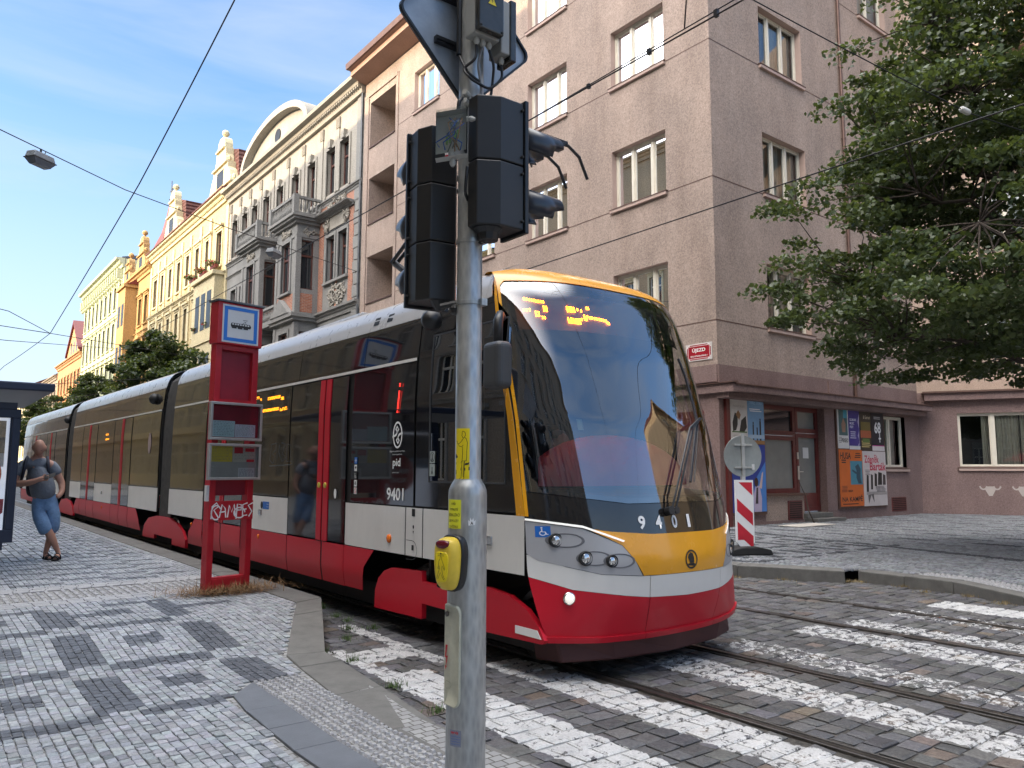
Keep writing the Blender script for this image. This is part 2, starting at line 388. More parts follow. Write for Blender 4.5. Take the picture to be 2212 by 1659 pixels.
BARS = [(2.97, 3.42, 5.55, .20), (3.86, 4.27, 5.35, .25), (5.00, 5.46, 4.60, .38), (6.02, 6.44, 4.66, .56), (7.12, 7.60, 4.60, .44), (7.93, 8.28, 4.50, .46), (8.80, 9.30, 4.40, .60), (9.72, 10.25, 4.42, .16)]
def roadm(name, joint):
    t = NT(name); v = t.obj(); sp = t.n('ShaderNodeSeparateXYZ'); t.l(v, sp.inputs[0]); X, Y = sp.outputs[0], sp.outputs[1]
    wn = t.math('MULTIPLY', t.math('SUBTRACT', t.noise(9, 3), .5), .10)
    Xw = t.math('ADD', X, wn); Yw = t.math('ADD', Y, wn); acc = None
    chips = t.noise(13, 9, .72); fine = t.noise(70, 4, .6)
    ch = t.math('ADD', t.math('MULTIPLY', chips, .8), t.math('MULTIPLY', fine, .2))
    def box(x0, x1, y0, y1, wear):
        m = t.math('MULTIPLY', t.math('COMPARE', Xw, (x0+x1)/2), 1); m.node.inputs[0].links[0].from_node.inputs[2].default_value = (x1-x0)/2
        c = t.math('COMPARE', Yw, (y0+y1)/2); c.node.inputs[2].default_value = (y1-y0)/2
        m = t.math('MULTIPLY', m, c)
        keep = t.ramp(ch, .37+.24*wear, .40+.24*wear); return t.math('MULTIPLY', m, keep)
    bx = [(a, b, -3, y, wr) for a, b, y, wr in BARS]+[(3.0, 3.6, 5.95, 6.42, .25), (3.0, 3.16, 5.5, 6.6, .4), (3.60, 3.74, 5.6, 7.55, .3)]
    for q in bx:
        m = box(*q); acc = m if acc is None else t.math('MAXIMUM', acc, m)
    if joint:
        base = t.mix(t.ramp(t.noise(20, 5), .3, .7), (.022, .021, .019), (.075, .068, .058)); acc = t.math('MULTIPLY', acc, .75)
        # distant paving shows its setts in the sheet itself
        b = t.n('ShaderNodeTexBrick'); t.l(v, b.inputs[0]); b.inputs['Scale'].default_value = 1; b.inputs['Brick Width'].default_value = .18; b.inputs['Row Height'].default_value = .15; b.inputs['Mortar Size'].default_value = .01
        b.inputs['Color1'].default_value = (.05, .05, .052, 1); b.inputs['Color2'].default_value = (.085, .083, .08, 1); b.inputs['Mortar'].default_value = (.02, .02, .018, 1)
        far = t.math('MAXIMUM', t.math('GREATER_THAN', Y, 13.4), t.math('GREATER_THAN', X, 11.3)); base = t.mix(far, base, b.outputs[0])
    else:
        at = t.n('ShaderNodeVertexColor', layer_name='tint'); base = t.mix(t.ramp(t.noise(35, 6, .7), .3, .7), t.mix(1, at.outputs[0], (.62, .62, .62), 'MULTIPLY'), t.mix(1, at.outputs[0], (1.35, 1.33, 1.3), 'MULTIPLY'))
    dirt = t.ramp(t.noise(5, 6), .3, .7, .70, 1.0)
    wc = t.mix(t.ramp(fine, .3, .7), (.40, .40, .395), (.60, .60, .59)); wc = t.mix(1, wc, wc, 'MIX')
    k = t.mix(t.math('MULTIPLY', acc, dirt), base, wc)
    rg = t.ramp(t.noise(24, 4), .3, .7, .38, .68)
    return t.done(t.pbsdf(k, rg, 0, t.bump(t.noise(55, 6, .7), .45, .012), .4))
M['sett'] = roadm('basalt_setts', False); M['road'] = roadm('sett_joints_and_road', True)
def mosm(name, rough=.5):
    t = NT(name); at = t.n('ShaderNodeVertexColor', layer_name='tint')
    k = t.mix(t.ramp(t.noise(60, 6, .75), .3, .7), t.mix(1, at.outputs[0], (.62, .63, .65), 'MULTIPLY'), t.mix(1, at.outputs[0], (1.35, 1.34, 1.32), 'MULTIPLY'))
    st = t.ramp(t.noise(1.1, 6), .45, .75, 0, .35); k = t.mix(st, k, t.mix(1, k, (.55, .54, .52), 'MULTIPLY'))
    return t.done(t.pbsdf(k, t.ramp(t.noise(40, 4), .3, .7, rough-.15, rough+.15), 0, t.bump(t.noise(75, 6, .7), .6, .008), .5))
M['mosaic'] = mosm('granite_mosaic_setts'); M['mosaic2'] = mosm('dull_mosaic_setts', .85)
M['joint'] = pm('sand_joint_bed', (.075, .068, .058), .95, var=.4, scale=25)
M['kerb'] = pm('granite_kerb', (.125, .122, .112), .75, var=.22, scale=6, bump=.5, bscale=120, dirt=.25)
M['flag'] = pm('grey_flagstone', (.115, .125, .14), .6, var=.12, scale=5, bump=.3, bscale=150, dirt=.2)
M['rail'] = pm('worn_rail_steel', (.16, .15, .14), .30, .9, var=.3, scale=8)
M['groove'] = pm('rail_groove_dirt', (.016, .014, .012), .8, var=.3)

g = MB(); g.quad((-900, -900, -.06), (900, -900, -.06), (900, 1200, -.06), (-900, 1200, -.06)); tag(g.build('ground', pm('distant_ground', (.10, .10, .095), .9, var=.2, scale=.2)), kind='structure')
g = MB(); g.quad((-7.5, -60, -.014), (60, -60, -.014), (60, 1.4, -.014), (-7.5, 1.4, -.014)); g.quad((-7.5, 1.4, -.014), (13.8, 1.4, -.014), (13.8, 230, -.014), (-7.5, 230, -.014))
tag(g.build('road', M['road']), kind='structure')
RAILS = [4.38, 5.815, 7.79, 9.10]
A = lay(2.4, 11.9, -.6, 13.4, .165, .150, 'x', .28, .012)
LOW_OUT = [(3.68, 60), (3.68, 8.15), (2.87, 6.25), (2.85, 5.9), (2.78, 5.1), (2.68, 4.4), (2.66, 3.9), (2.76, 3.2), (2.92, 2.4), (3.1, 1.2), (3.2, -1)]
R_OUT = [(9.95, 60), (9.95, 9.0), (10.06, 7.34), (10.72, 5.98), (11.1, 5.98), (11.02, 4.64), (10.66, 3.7), (10.4, 2.9), (10.5, 1.8), (11.0, .7), (12.5, -.2), (60, -1.2)]
def xat(poly, y):
    ys = np.array([p[1] for p in poly][::-1], float); xs = np.array([p[0] for p in poly][::-1], float); o = np.argsort(ys, kind='stable'); return np.interp(y, ys[o], xs[o])
m = (A[0] > xat(LOW_OUT, A[1])+.05) & ~inpoly(A[0], A[1], R_OUT+[(60, 60)])
for r in RAILS: m &= ~((A[0]+A[2] > r-.05) & (A[0]-A[2] < r+.10) & (np.abs(A[0]-r-.02) < .08))
A = A[:, m]
for r in RAILS:                          # trim the stones that touch a rail
    l = A[0]-A[2]; h = A[0]+A[2]
    a = (l < r+.09) & (h > r+.09) & (A[0] > r); l = np.where(a, r+.09, l); b = (h > r-.04) & (l < r-.04) & (A[0] < r); h = np.where(b, r-.04, h)
    A[0] = (l+h)/2; A[2] = np.maximum((h-l)/2, .02)
def rcol(x, y):
    n = len(x); b = RNG.uniform(.055, .115, n); c = np.stack([b, b*RNG.uniform(.97, 1.03, n), b*RNG.uniform(.95, 1.12, n)], 1)
    br = RNG.random(n) < .07; c[br] = c[br]*[1.35, 1.1, .9]; return c
stones('road_setts', A, rcol, None, M['sett'], .014, .014, True, .005, .0025)
for i, r in enumerate(RAILS):
    s = 1 if i % 2 == 0 else -1          # the groove is on the inner side of the gauge
    h = MB()
    x0 = r-.03; h.box(x0, x0+.056, -60, 230, -.1, .006); h.box(x0+.096, x0+.112, -60, 230, -.1, .0)
    if s < 0: h = MB(); h.box(r-.026, r+.03, -60, 230, -.1, .006); h.box(r-.082, r-.066, -60, 230, -.1, .0)
    o = h.build('tram_rail', M['rail'], bevel=.006); tag(o, kind='structure')
    h = MB(); a, b = (x0+.056, x0+.096) if s > 0 else (r-.066, r-.026)
    h.quad((a, -60, -.008), (b, -60, -.008), (b, 230, -.008), (a, 230, -.008)); tag(h.build('rail_groove', M['groove']), kind='structure')

# kerbs and slabs: bands of stones between an outer and an inner line
def resamp(poly, step):
    P = [Vector((p[0], p[1])) for p in poly]; out = [P[0]]
    for a, b in zip(P, P[1:]):
        n = max(1, round((b-a).length/step)); out += [a+(b-a)*(i/n) for i in range(1, n+1)]
    return out
def band(name, outer, inner, zf, mat, gap=.006, drop=.3, inset=.012, kind='structure'):
    mb = MB()
    for i in range(len(outer)-1):
        a, b, c, d = Vector(outer[i]), Vector(outer[i+1]), Vector(inner[i+1]), Vector(inner[i])
        q = []
        for p, nx in ((a, b), (b, a), (c, d), (d, c)): q.append(p+(nx-p).normalized()*gap)
        hz = random.uniform(-.003, .003); ctr = (a+b+c+d)/4
        top = [(p+(ctr-p).normalized()*inset) for p in q]
        z = [zf(p.x, p.y)+hz for p in top]
        v = [(p.x, p.y, zz) for p, zz in zip(top, z)]+[(p.x, p.y, zz-inset) for p, zz in zip(q, z)]+[(p.x, p.y, -drop) for p in q]
        f = [(0, 1, 2, 3)]+[(k+j, k+(j+1) % 4, k+4+(j+1) % 4, k+4+j) for k in (0, 4) for j in range(4)]
        mb.add(v, f)
    return tag(mb.build(name, mat), kind=kind)
zk = lambda x, y: float(zl(y))
out1 = [(3.68, 60-1.0*i) for i in range(52)]; in1 = [(3.34, y) for _, y in out1]; out1[-1] = (3.68, 8.15); in1[-1] = (3.34, 8.02)
band('kerb_platform', out1, in1, zk, M['kerb'])
band('kerb_platform_end', [(3.68, 8.15), (3.42, 7.54), (2.87, 6.25)], [(3.34, 8.02), (3.10, 7.50), (2.56, 6.32)], zk, M['kerb'])
OL = [(2.87, 6.25), (2.85, 5.9), (2.78, 5.1), (2.68, 4.2), (2.76, 3.2), (2.92, 2.4), (3.1, 1.2), (3.2, 0), (3.2, -1)]
IL = [(2.56, 6.32), (2.50, 5.9), (2.40, 5.05), (2.37, 4.2), (2.39, 3.2), (2.44, 2.4), (2.55, 1.2), (2.65, 0), (2.7, -1)]
zlow = lambda x, y: float(zl(y))-.035*max(0, min(1, (5.9-y)/2))*(1 if x > 2.6 else .2)
band('kerb_lowered', OL, IL, zlow, M['kerb'], .004, .3, .008)
TL = [(p[0]-.005, p[1]) for p in IL[1:]]; TLi = [(p[0]-.345, p[1]) for p in IL[1:]]; TLi[0] = (2.06, 5.75); TL[0] = (2.48, 5.75)
FL = [(p[0]-.006, p[1]) for p in TLi]; FLi = [(p[0]-.26, p[1]) for p in TLi]; FL[0] = (2.06, 5.70); FLi[0] = (1.84, 5.45)
band('flagstone_strip', resamp(FL, .55), [Vector((FLi[0][0], FLi[0][1]))]*0 or resamp(FLi, .55)[:len(resamp(FL, .55))], lambda x, y: float(zl(y))+.002, M['flag'], .004, .05, .003)
# bed sheets under the stones
g = MB(); n = 60; ys = [8.3+i*(52/6) for i in range(7)]
def bed(mb, xs, ys, zf, d=.012):
    mb.grid(lambda a, b: (xs[0]+(xs[1]-xs[0])*a, ys[0]+(ys[1]-ys[0])*b, zf(xs[0], ys[0]+(ys[1]-ys[0])*b)-d), 1, 30)
gb = MB()
for (y0, y1) in ((-3, 6.3), (6.3, 8.1), (8.1, 60)):
    N = 14; rows = [y0+(y1-y0)*j/N for j in range(N+1)]
    pts = []; 
    for y in rows: xr = float(xat([(p[0]-.06, p[1]) for p in LOW_OUT], y)); pts += [(-7.6, y, zk(0, y)-.013), (xr, y, zk(0, y)-.013)]
    gb.add(pts, [(2*j, 2*j+1, 2*j+3, 2*j+2) for j in range(N)])
def walkfar(name, ch):
    t = NT(name); b = t.n('ShaderNodeTexBrick'); t.l(t.obj(), b.inputs[0]); b.inputs['Scale'].default_value = 1; b.inputs['Brick Width'].default_value = .08; b.inputs['Row Height'].default_value = .07; b.inputs['Mortar Size'].default_value = .005
    b.inputs['Color1'].default_value = (.30, .30, .29, 1); b.inputs['Color2'].default_value = (.2, .2, .2, 1); b.inputs['Mortar'].default_value = (.07, .065, .055, 1)
    return t.done(t.pbsdf(b.outputs[0], .7))
M['walkfar'] = walkfar('far_mosaic_paving', 0)
tag(gb.build('pavement_bed', M['walkfar']), kind='structure')
g = MB(); g.box(-9.0, -5.0, -60, 230, -.1, .15); tag(g.build('pavement_opposite', M['walkfar']), kind='structure')
# near mosaic
light = lambda n: (RNG.uniform(.20, .36, n)[:, None]*np.array([.95, 1, 1.06])*RNG.uniform(.96, 1.04, (n, 3)))
dark = lambda n: (RNG.uniform(.060, .11, n)[:, None]*np.array([.90, .99, 1.15]))
def is_dark(x, y):
    d = np.zeros(x.shape, bool)
    px, py = 1.03, 1.24
    m = (y > 5.3) & (y < 9.05) & (x < 2.95)
    fx = np.mod(x-1.04, px); fy = np.mod(y-5.34, py)
    d |= m & (fx < .25) & (fy > .18) & (fy < 1.10)
    d |= m & (fx > .25) & (fy < .18) & (x < 2.1)
    d |= m & (fx > .53) & (fx < .77) & (fy > .60) & (fy < .90) & (x < 2.1)
    d |= (y > 8.45) & (y < 9.2) & (np.mod(y-8.45, .5) < .17) & (np.mod(x+.55*np.floor((y-8.45)/.5), 1.1) < .62)
    m = (y > 11.0) & (x < 3.1)
    r = np.floor((y-11.0)/.30); d |= m & (np.mod(y-11.0, .30) < .16) & (np.mod(x+.53*r, 1.06) < .56)
    return d
def pcol(x, y):
    n = len(x); c = light(n); dk = is_dark(x, y); c[dk] = dark(n)[dk]
    b = (~dk) & (RNG.random(n) < .05); c[b] *= .6; return c
zf = lambda x, y: zl(y)
A = lay(-1.2, 3.35, .2, 14.0, .057, .064, 'y', .25, .004)
lim = xat([(p[0], p[1]) for p in [(3.33, 60), (3.33, 8.02), (2.54, 6.32), (2.46, 5.75), (2.07, 5.74), (1.82, 5.45), (1.79, 5.0), (1.755, 4.2), (1.77, 3.2), (1.82, 2.4), (1.93, 1.2), (2.03, 0), (2.1, -1)]], A[1])
A = A[:, (A[0]+A[2] < lim+.012) & ~((A[1] > 9.38) & (A[1] < 10.86))]
stones('pavement_mosaic', A, pcol, zf, M['mosaic'], .006, .004, True, .0022, .0012)
A = lay(-1.6, 3.3, 9.38, 9.72, .16, .085, 'x', .02); B = lay(-1.6, 3.3, 10.5, 10.86, .16, .09, 'x', .02); C = lay(-1.6, 3.3, 9.72, 10.5, .085, .26, 'y', .02)
slab = lambda v: (lambda x, y: RNG.uniform(v*.92, v*1.08, len(x))[:, None]*np.array([1, 1, 1.02]))
stones('pavement_guide_border', np.concatenate([A, B], 1), slab(.33), zf, M['mosaic'], .004, .003, False, .0005, .0005)
stones('pavement_guide_ribs', C, slab(.30), zf, M['mosaic'], .022, .012, False, .001, .001)
A = lay(-2, 3.33, 14.0, 46.0, .11, .11, 'y', .2)
stones('pavement_mosaic_far', A, pcol, zf, M['mosaic'], .010, .006, False, .003, .002)
# warning strip of nubbed setts
def warp(cols, inner, outer_w):
    return cols
A = lay(0, .36, -1, 5.74, .052, .058, 'y', .03); A[0] = A[0]+np.interp(A[1], [p[1] for p in TLi][::-1], [p[0] for p in TLi][::-1])
stones('pavement_warning_strip', A, slab(.33), zf, M['mosaic'], .009, .010, False, .001, .002)

# right-hand pavement by the corner house
zr = lambda x, y: np.zeros(np.shape(x))+.15
def zrr(x, y): return .15-.10*np.clip((4.6-np.asarray(y, float))/2.2, 0, 1)*np.clip((12.3-np.asarray(x, float))/1.2, 0, 1)
o2 = [(9.95, 60), (9.95, 50), (9.95, 40), (9.95, 30), (9.95, 20), (9.95, 14), (9.95, 11), (9.95, 9.0), (10.06, 7.34), (10.72, 5.98)]
i2 = [(10.3, 60), (10.3, 50), (10.3, 40), (10.3, 30), (10.3, 20), (10.3, 14), (10.3, 11), (10.3, 9.1), (10.45, 7.5), (11.05, 6.2)]
band('kerb_island', o2, i2, lambda x, y: .17, M['kerb'], .005)
o3 = [(11.08, 5.98), (11.05, 5.3), (11.02, 4.64), (10.66, 3.7), (10.4, 2.9), (10.5, 1.8), (11.0, .7), (12.5, -.2), (20, -.5), (40, -1)]
i3 = [(11.4, 5.98), (11.36, 5.3), (11.3, 4.6), (10.95, 3.6), (10.72, 2.9), (10.8, 1.9), (11.2, 1.0), (12.6, .12), (20, -.18), (40, -.68)]
band('kerb_corner', o3, i3, lambda x, y: float(zrr(x, y)), M['kerb'], .006)
rp = [(10.3, 60), (10.3, 9.1), (10.45, 7.5), (11.05, 6.2), (11.4, 5.98), (11.3, 4.6), (10.95, 3.6), (10.72, 2.9), (10.8, 1.9), (11.2, 1.0), (12.6, .12), (20, -.18), (40, -.68), (60, -.9), (60, 60)]
g = MB(); g.add([(x, y, .035 if y < 4 and x < 12.4 else .134) for x, y in rp], [list(range(len(rp)))]); tag(g.build('pavement_corner_bed', M['walkfar']), kind='structure')
def rd(x, y):
    d = np.zeros(x.shape, bool)
    m = (y > 7.3) & (x > 10.6) & (x < 15.6); fx = np.mod(x-.3, 1.03); fy = np.mod(y, 1.24)
    d |= m & (fx < .25) & (fy > .2) & (fy < 1.05); d |= m & (fx > .25) & (fy < .17); d |= m & (fx > .55) & (fx < .78) & (fy > .55) & (fy < .85)
    s = (x-14.62)+(y-5.03)*(-.20); d |= (np.abs(s) < .10)
    s2 = x-15.9-(y-10.8)*.25; d |= (np.abs(s2) < .10) & (y > 5)
    m = x > 16.3; d |= m & (np.mod(x, .9) < .2) & (np.mod(y+.7*np.floor(x/.9), 1.6) < .9)
    return d
def rcolp(x, y):
    n = len(x); c = light(n)*.80; dk = rd(x, y); c[dk] = dark(n)[dk]*.75; return c
A = lay(10.3, 30, .3, 12.55, .085, .095, 'y', .2); A = A[:, inpoly(A[0]-.04, A[1], rp) & ~((A[0] < xat([(11.85, 5.3), (11.75, 4.6), (11.4, 3.6), (11.15, 2.9)], A[1])) & (A[1] < 5.3) & (A[1] > 2.0)) & (A[0] < 28+(12.6-A[1])*.53)]
stones('pavement_corner_mosaic', A, rcolp, zrr, M['mosaic2'], .009, .006, False, .003, .0012)
A = lay(0, .42, 2.05, 5.28, .06, .075, 'y', .03); A[0] = A[0]+np.interp(A[1], [1.9, 2.9, 3.6, 4.6, 5.3], [10.82, 10.74, 10.97, 11.32, 11.38])
stones('pavement_corner_warning_strip', A, slab(.33), zrr, M['mosaic'], .012, .012, False, .001, .002)
# ------------------------------------------------------------------ buildings
def wall(fr, u0, u1, z0, z1, holes, depth, mat, parent, name='wall', w0=0.0, reveal=True):
    us = sorted({u0, u1, *[h[0] for h in holes], *[h[1] for h in holes]}); us = [u for u in us if u0 <= u <= u1]
    zs = sorted({z0, z1, *[h[2] for h in holes], *[h[3] for h in holes]}); zs = [z for z in zs if z0 <= z <= z1]
    mb = MB(fr)
    for a, b in zip(us, us[1:]):
        for c, d in zip(zs, zs[1:]):
            mu_, mz = (a+b)/2, (c+d)/2
            if any(h[0] < mu_ < h[1] and h[2] < mz < h[3] for h in holes): continue
            mb.quad((a, w0, c), (b, w0, c), (b, w0, d), (a, w0, d))
    if reveal:
        for a, b, c, d in holes:
            e = w0-depth
            mb.quad((a, w0, c), (a, e, c), (a, e, d), (a, w0, d)); mb.quad((b, w0, c), (b, e, c), (b, e, d), (b, w0, d))
            mb.quad((a, w0, d), (b, w0, d), (b, e, d), (a, e, d)); mb.quad((a, w0, c), (b, w0, c), (b, e, c), (a, e, c))
    return mb.build(name, mat, parent, normals=False)
def reveal(fr, h, w0, depth, mat, parent):
    a, b, c, d = h; e = w0-depth; mb = MB(fr)
    mb.quad((a, w0, c), (a, e, c), (a, e, d), (a, w0, d)); mb.quad((b, w0, c), (b, e, c), (b, e, d), (b, w0, d))
    mb.quad((a, w0, d), (b, w0, d), (b, e, d), (a, e, d)); mb.quad((a, w0, c), (b, w0, c), (b, e, c), (a, e, c))
    return mb.build('reveal', mat, parent, normals=False)
def win3(fr, h, parent, w0=0, depth=.27, sash=(0, .30, .68, 1), trans=None, cur='curtain', sill=True, fm='white_frame', openleft=False):
    if cur == 'curtain': cur = random.choice(['curtain', 'curtain', 'curtain2', 'curtain'])
    """casement window with curtains behind real glass"""
    a, b, c, d = h; e = w0-depth; W = b-a
    f = MB(fr); t = .055
    f.box(a, b, e, e+.07, d-t, d); f.box(a, b, e, e+.07, c, c+t); f.box(a, a+t, e, e+.07, c+t, d-t); f.box(b-t, b, e, e+.07, c+t, d-t)
    xs = [a+t+(W-2*t)*s for s in sash]
    for x in xs[1:-1]: f.box(x-.05, x+.05, e, e+.08, c+t, d-t)
    for i in range(len(xs)-1):
        l = xs[i]+(.05 if i else 0); r = xs[i+1]-(.05 if i < len(xs)-2 else 0); s = .04
        f.box(l, l+s, e-.012, e+.05, c+t, d-t); f.box(r-s, r, e-.012, e+.05, c+t, d-t); f.box(l+s, r-s, e-.012, e+.05, c+t, c+t+s); f.box(l+s, r-s, e-.012, e+.05, d-t-s, d-t)
    if trans: f.box(a+t, b-t, e, e+.08, trans-.04, trans+.04)
    o = f.build('window', M[fm], parent)
    reveal(fr, h, w0, depth, M['reveal'], o)
    p = MB(fr); p.quad((a+t, e+.02, c+t), (b-t, e+.02, c+t), (b-t, e+.02, d-t), (a+t, e+.02, d-t)); p.build('pane', M['pane'], o, normals=False)
    if cur:
        k = MB(fr); n = int(W*22); ph = random.random()*6; gap = [(xs[i], xs[i+1]) for i in range(len(xs)-1)]
        cl = a+.02 if random.random() < .45 else a+W*random.uniform(.1, .35); crr = b-.02 if random.random() < .6 else b-W*random.uniform(.08, .3)
        k.grid(lambda s_, q: (cl+(crr-cl)*s_, e-.13+.022*math.sin(s_*n*2.1+ph)+.012*math.sin(s_*n*.8+ph*2), c+(d-c)*q), n*4, 1)
        k.build('curtain', M[cur], o, smooth=True, normals=False)
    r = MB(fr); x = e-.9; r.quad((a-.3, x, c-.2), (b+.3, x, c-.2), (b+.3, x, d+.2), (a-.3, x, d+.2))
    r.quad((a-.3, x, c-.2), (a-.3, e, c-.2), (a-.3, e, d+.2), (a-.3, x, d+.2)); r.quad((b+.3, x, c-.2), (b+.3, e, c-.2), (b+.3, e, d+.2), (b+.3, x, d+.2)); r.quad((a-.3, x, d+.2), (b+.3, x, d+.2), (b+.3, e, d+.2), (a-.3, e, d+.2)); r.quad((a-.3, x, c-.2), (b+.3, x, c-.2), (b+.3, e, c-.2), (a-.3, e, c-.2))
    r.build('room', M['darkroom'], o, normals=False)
    if sill:
        s = MB(fr); s.prism([(e+.05, c+.03), (w0+.10, c-.01), (w0+.10, c-.035), (e+.05, c-.005)], a-.07, b+.07, 0)
        so = s.build('sill', M['sillmetal'], o)
        s = MB(fr); s.box(a-.05, b+.05, w0-.01, w0+.085, c-.13, c-.036); s.build('sill_moulding', M['reveal'], so, bevel=.01)
    return o
def win_far(fr, h, parent, w0=0, depth=.2, fm='brown_frame', bars=2, trans=.68, surround=None, hood=None, sill=True, arch=False, pane='darkwin'):
    a, b, c, d = h; e = w0-depth; t = .07; f = MB(fr)
    f.box(a, b, e, e+.06, d-t, d); f.box(a, b, e, e+.06, c, c+t); f.box(a, a+t, e, e+.06, c+t, d-t); f.box(b-t, b, e, e+.06, c+t, d-t)
    for i in range(1, bars): x = a+(b-a)*i/bars; f.box(x-.045, x+.045, e, e+.065, c+t, d-t)
    if trans: z = c+(d-c)*trans; f.box(a+t, b-t, e, e+.075, z-.05, z+.05)
    o = f.build('window', M[fm], parent)
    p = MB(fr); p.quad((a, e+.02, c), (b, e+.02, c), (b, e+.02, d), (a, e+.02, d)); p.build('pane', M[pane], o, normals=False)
    if surround:
        s = MB(fr); q = .16; k = .07
        s.box(a-q, a, w0-.05, w0+k, c-.1, d+q); s.box(b, b+q, w0-.05, w0+k, c-.1, d+q); s.box(a, b, w0-.05, w0+k, d, d+q)
        if sill: s.box(a-q-.06, b+q+.06, w0-.05, w0+.16, c-.22, c-.1)
        if hood == 'flat': s.box(a-q-.1, b+q+.1, w0-.05, w0+.24, d+q+.15, d+q+.30); s.box(a-q, b+q, w0-.05, w0+.14, d+q, d+q+.15)
        if hood == 'tri': s.prism([(a-q-.12, d+q+.12), (b+q+.12, d+q+.12), ((a+b)/2, d+q+.55)], w0-.05, w0+.24, 1); s.box(a-q-.12, b+q+.12, w0-.05, w0+.28, d+q, d+q+.12)
        if hood == 'key': s.prism([((a+b)/2-.14, d+.02), ((a+b)/2+.14, d+.02), ((a+b)/2+.2, d+.46), ((a+b)/2-.2, d+.46)], w0-.05, w0+.2, 1)
        s.build('surround', M[surround], o)
    return o
def moulding(fr, prof, u0, u1, name, mat, parent, ends=True):
    """profile in (w, z) run along u"""
    mb = MB(fr); mb.prism(prof, u0, u1, 0); return mb.build(name, mat, parent)
def cornice(fr, u0, u1, z, h, out, mat, parent, name='cornice', dent=0):
    mb = MB(fr); mb.prism([(-.05, z-h), (out*.25, z-h), (out*.3, z-h*.62), (out*.55, z-h*.5), (out*.6, z-h*.3), (out*.95, z-h*.22), (out, z), (-.05, z)], u0, u1, 0)
    if dent:
        n = int((u1-u0)/dent)
        for i in range(n): u = u0+(i+.25)*(u1-u0)/n; mb.box(u, u+dent*.5, out*.2, out*.52, z-h*.66, z-h*.50)
    mb.build(name, mat, parent)
def body(fr, u0, u1, z0, z1, dep, mat, parent, name='side_wall', front=.95):
    """side, rear and top faces behind the facade; the floors inside stay dark"""
    mb = MB(fr)
    mb.quad((u0, 0, z0), (u0, -dep, z0), (u0, -dep, z1), (u0, 0, z1)); mb.quad((u1, 0, z0), (u1, -dep, z0), (u1, -dep, z1), (u1, 0, z1))
    mb.quad((u0, -dep, z0), (u1, -dep, z0), (u1, -dep, z1), (u0, -dep, z1)); mb.quad((u0, 0, z1), (u1, 0, z1), (u1, -dep, z1), (u0, -dep, z1))
    return mb.build(name, mat, parent, normals=False)
def roof(fr, u0, u1, z, rise, dep, mat, parent, over=.3, name='roof'):
    mb = MB(fr); mb.prism([(over, z-.05), (over, z+.06), (-dep/2, z+rise), (-dep-over, z+.06), (-dep-over, z-.05)], u0, u1, 0); return mb.build(name, mat, parent)

XF, YC = 16.71, 12.62
FL_ = Fr((XF, 0, 0), (0, 1, 0), (-1, 0, 0)); FR_ = Fr((0, YC, 0), (1, 0, 0), (0, -1, 0))
# --- corner house in pink render
B = thing('corner_apartment_house', (XF, YC, .15), 'tall pink rendered corner apartment house with brown sheet sills and posters at street level', 'building')
rows = [(5.68, 7.56), (9.66, 11.53), (13.63, 15.49), (17.5, 19.4)]
colsL = [(14.25, 16.42), (18.52, 20.62), (22.6, 24.7), (26.62, 28.7)]
TOP = 22.1
holesL = [(a, b, c, d) for c, d in rows for a, b in colsL]
logs = [(30.42, 32.93, 5.55, 7.85), (30.42, 32.93, 9.50, 11.80), (30.42, 32.93, 13.40, 15.72), (30.42, 32.93, 17.28, 19.60)]
wall(FL_, YC, 33.5, 4.42, 20.75, holesL+logs, .27, M['pinkwall'], B, reveal=False)
o = None
for h in holesL: win3(FL_, h, B)
for h in logs:
    mb = MB(FL_); a, b, c, d = h; e = -1.7
    mb.quad((a, 0, c), (a, e, c), (a, e, d), (a, 0, d)); mb.quad((b, 0, c), (b, e, c), (b, e, d), (b, 0, d)); mb.quad((a, 0, d), (b, 0, d), (b, e, d), (a, e, d)); mb.quad((a, 0, c), (b, 0, c), (b, e, c), (a, e, c)); mb.quad((a, e, c), (b, e, c), (b, e, d), (a, e, d))
    lo = mb.build('loggia', M['pinkwall'], B, normals=False)
    s = MB(FL_); s.box(a-.02, b+.02, -.22, .05, c-.03, c+.02); s.build('parapet_coping', M['gutter'], lo)
    s = MB(FL_); s.quad((a+.9, e+.02, c+.02), (a+1.8, e+.02, c+.02), (a+1.8, e+.02, d-.3), (a+.9, e+.02, d-.3)); s.build('balcony_door', M['white_frame'], lo)
s = MB(FL_); s.box(30.2, 33.5, -.01, .06, 19.95, 20.1); s.box(33.05, 33.5, -.01, .05, 4.5, 19.95); s.box(30.12, 30.34, -.01, .04, 4.5, 20.1); s.build('loggia_frame', M['pinkwall'], B)
wall(FL_, YC, 33.5, .1, 4.42, [(15.0, 18.2, 1.1, 3.4), (20.5, 23.5, 1.1, 3.4)], .3, M['pinkbase'], B, 'street_level_wall')
for h in [(15.0, 18.2, 1.1, 3.4), (20.5, 23.5, 1.1, 3.4)]: win_far(FL_, h, B, depth=.28, fm='white_frame', bars=3, trans=None)
for z in (5.62, 9.61, 13.58, 17.46):
    xs = [YC]+sum([[a-.08, b+.08] for a, b in colsL], [])+[30.3]
    mb = MB(FL_)
    for a, b in zip(xs[::2], xs[1::2]): mb.box(a, b, -.01, .006, z-.012, z+.012)
    mb.split('shadow_joint', M['gutter'], B)
moulding(FL_, [(-.1, 20.75), (.85, 20.95), (.85, 21.2), (1.0, 21.25), (1.0, 21.5), (-.1, 21.9)], YC-1.0, 33.5, 'eaves', stucco('eaves_render', (.45, .29, .22)), B)
moulding(FL_, [(.94, 21.25), (1.10, 21.25), (1.12, 21.52), (-.1, 22.0), (-.1, 21.9), (.94, 21.5)], YC-1.1, 33.55, 'gutter', M['gutter'], B)
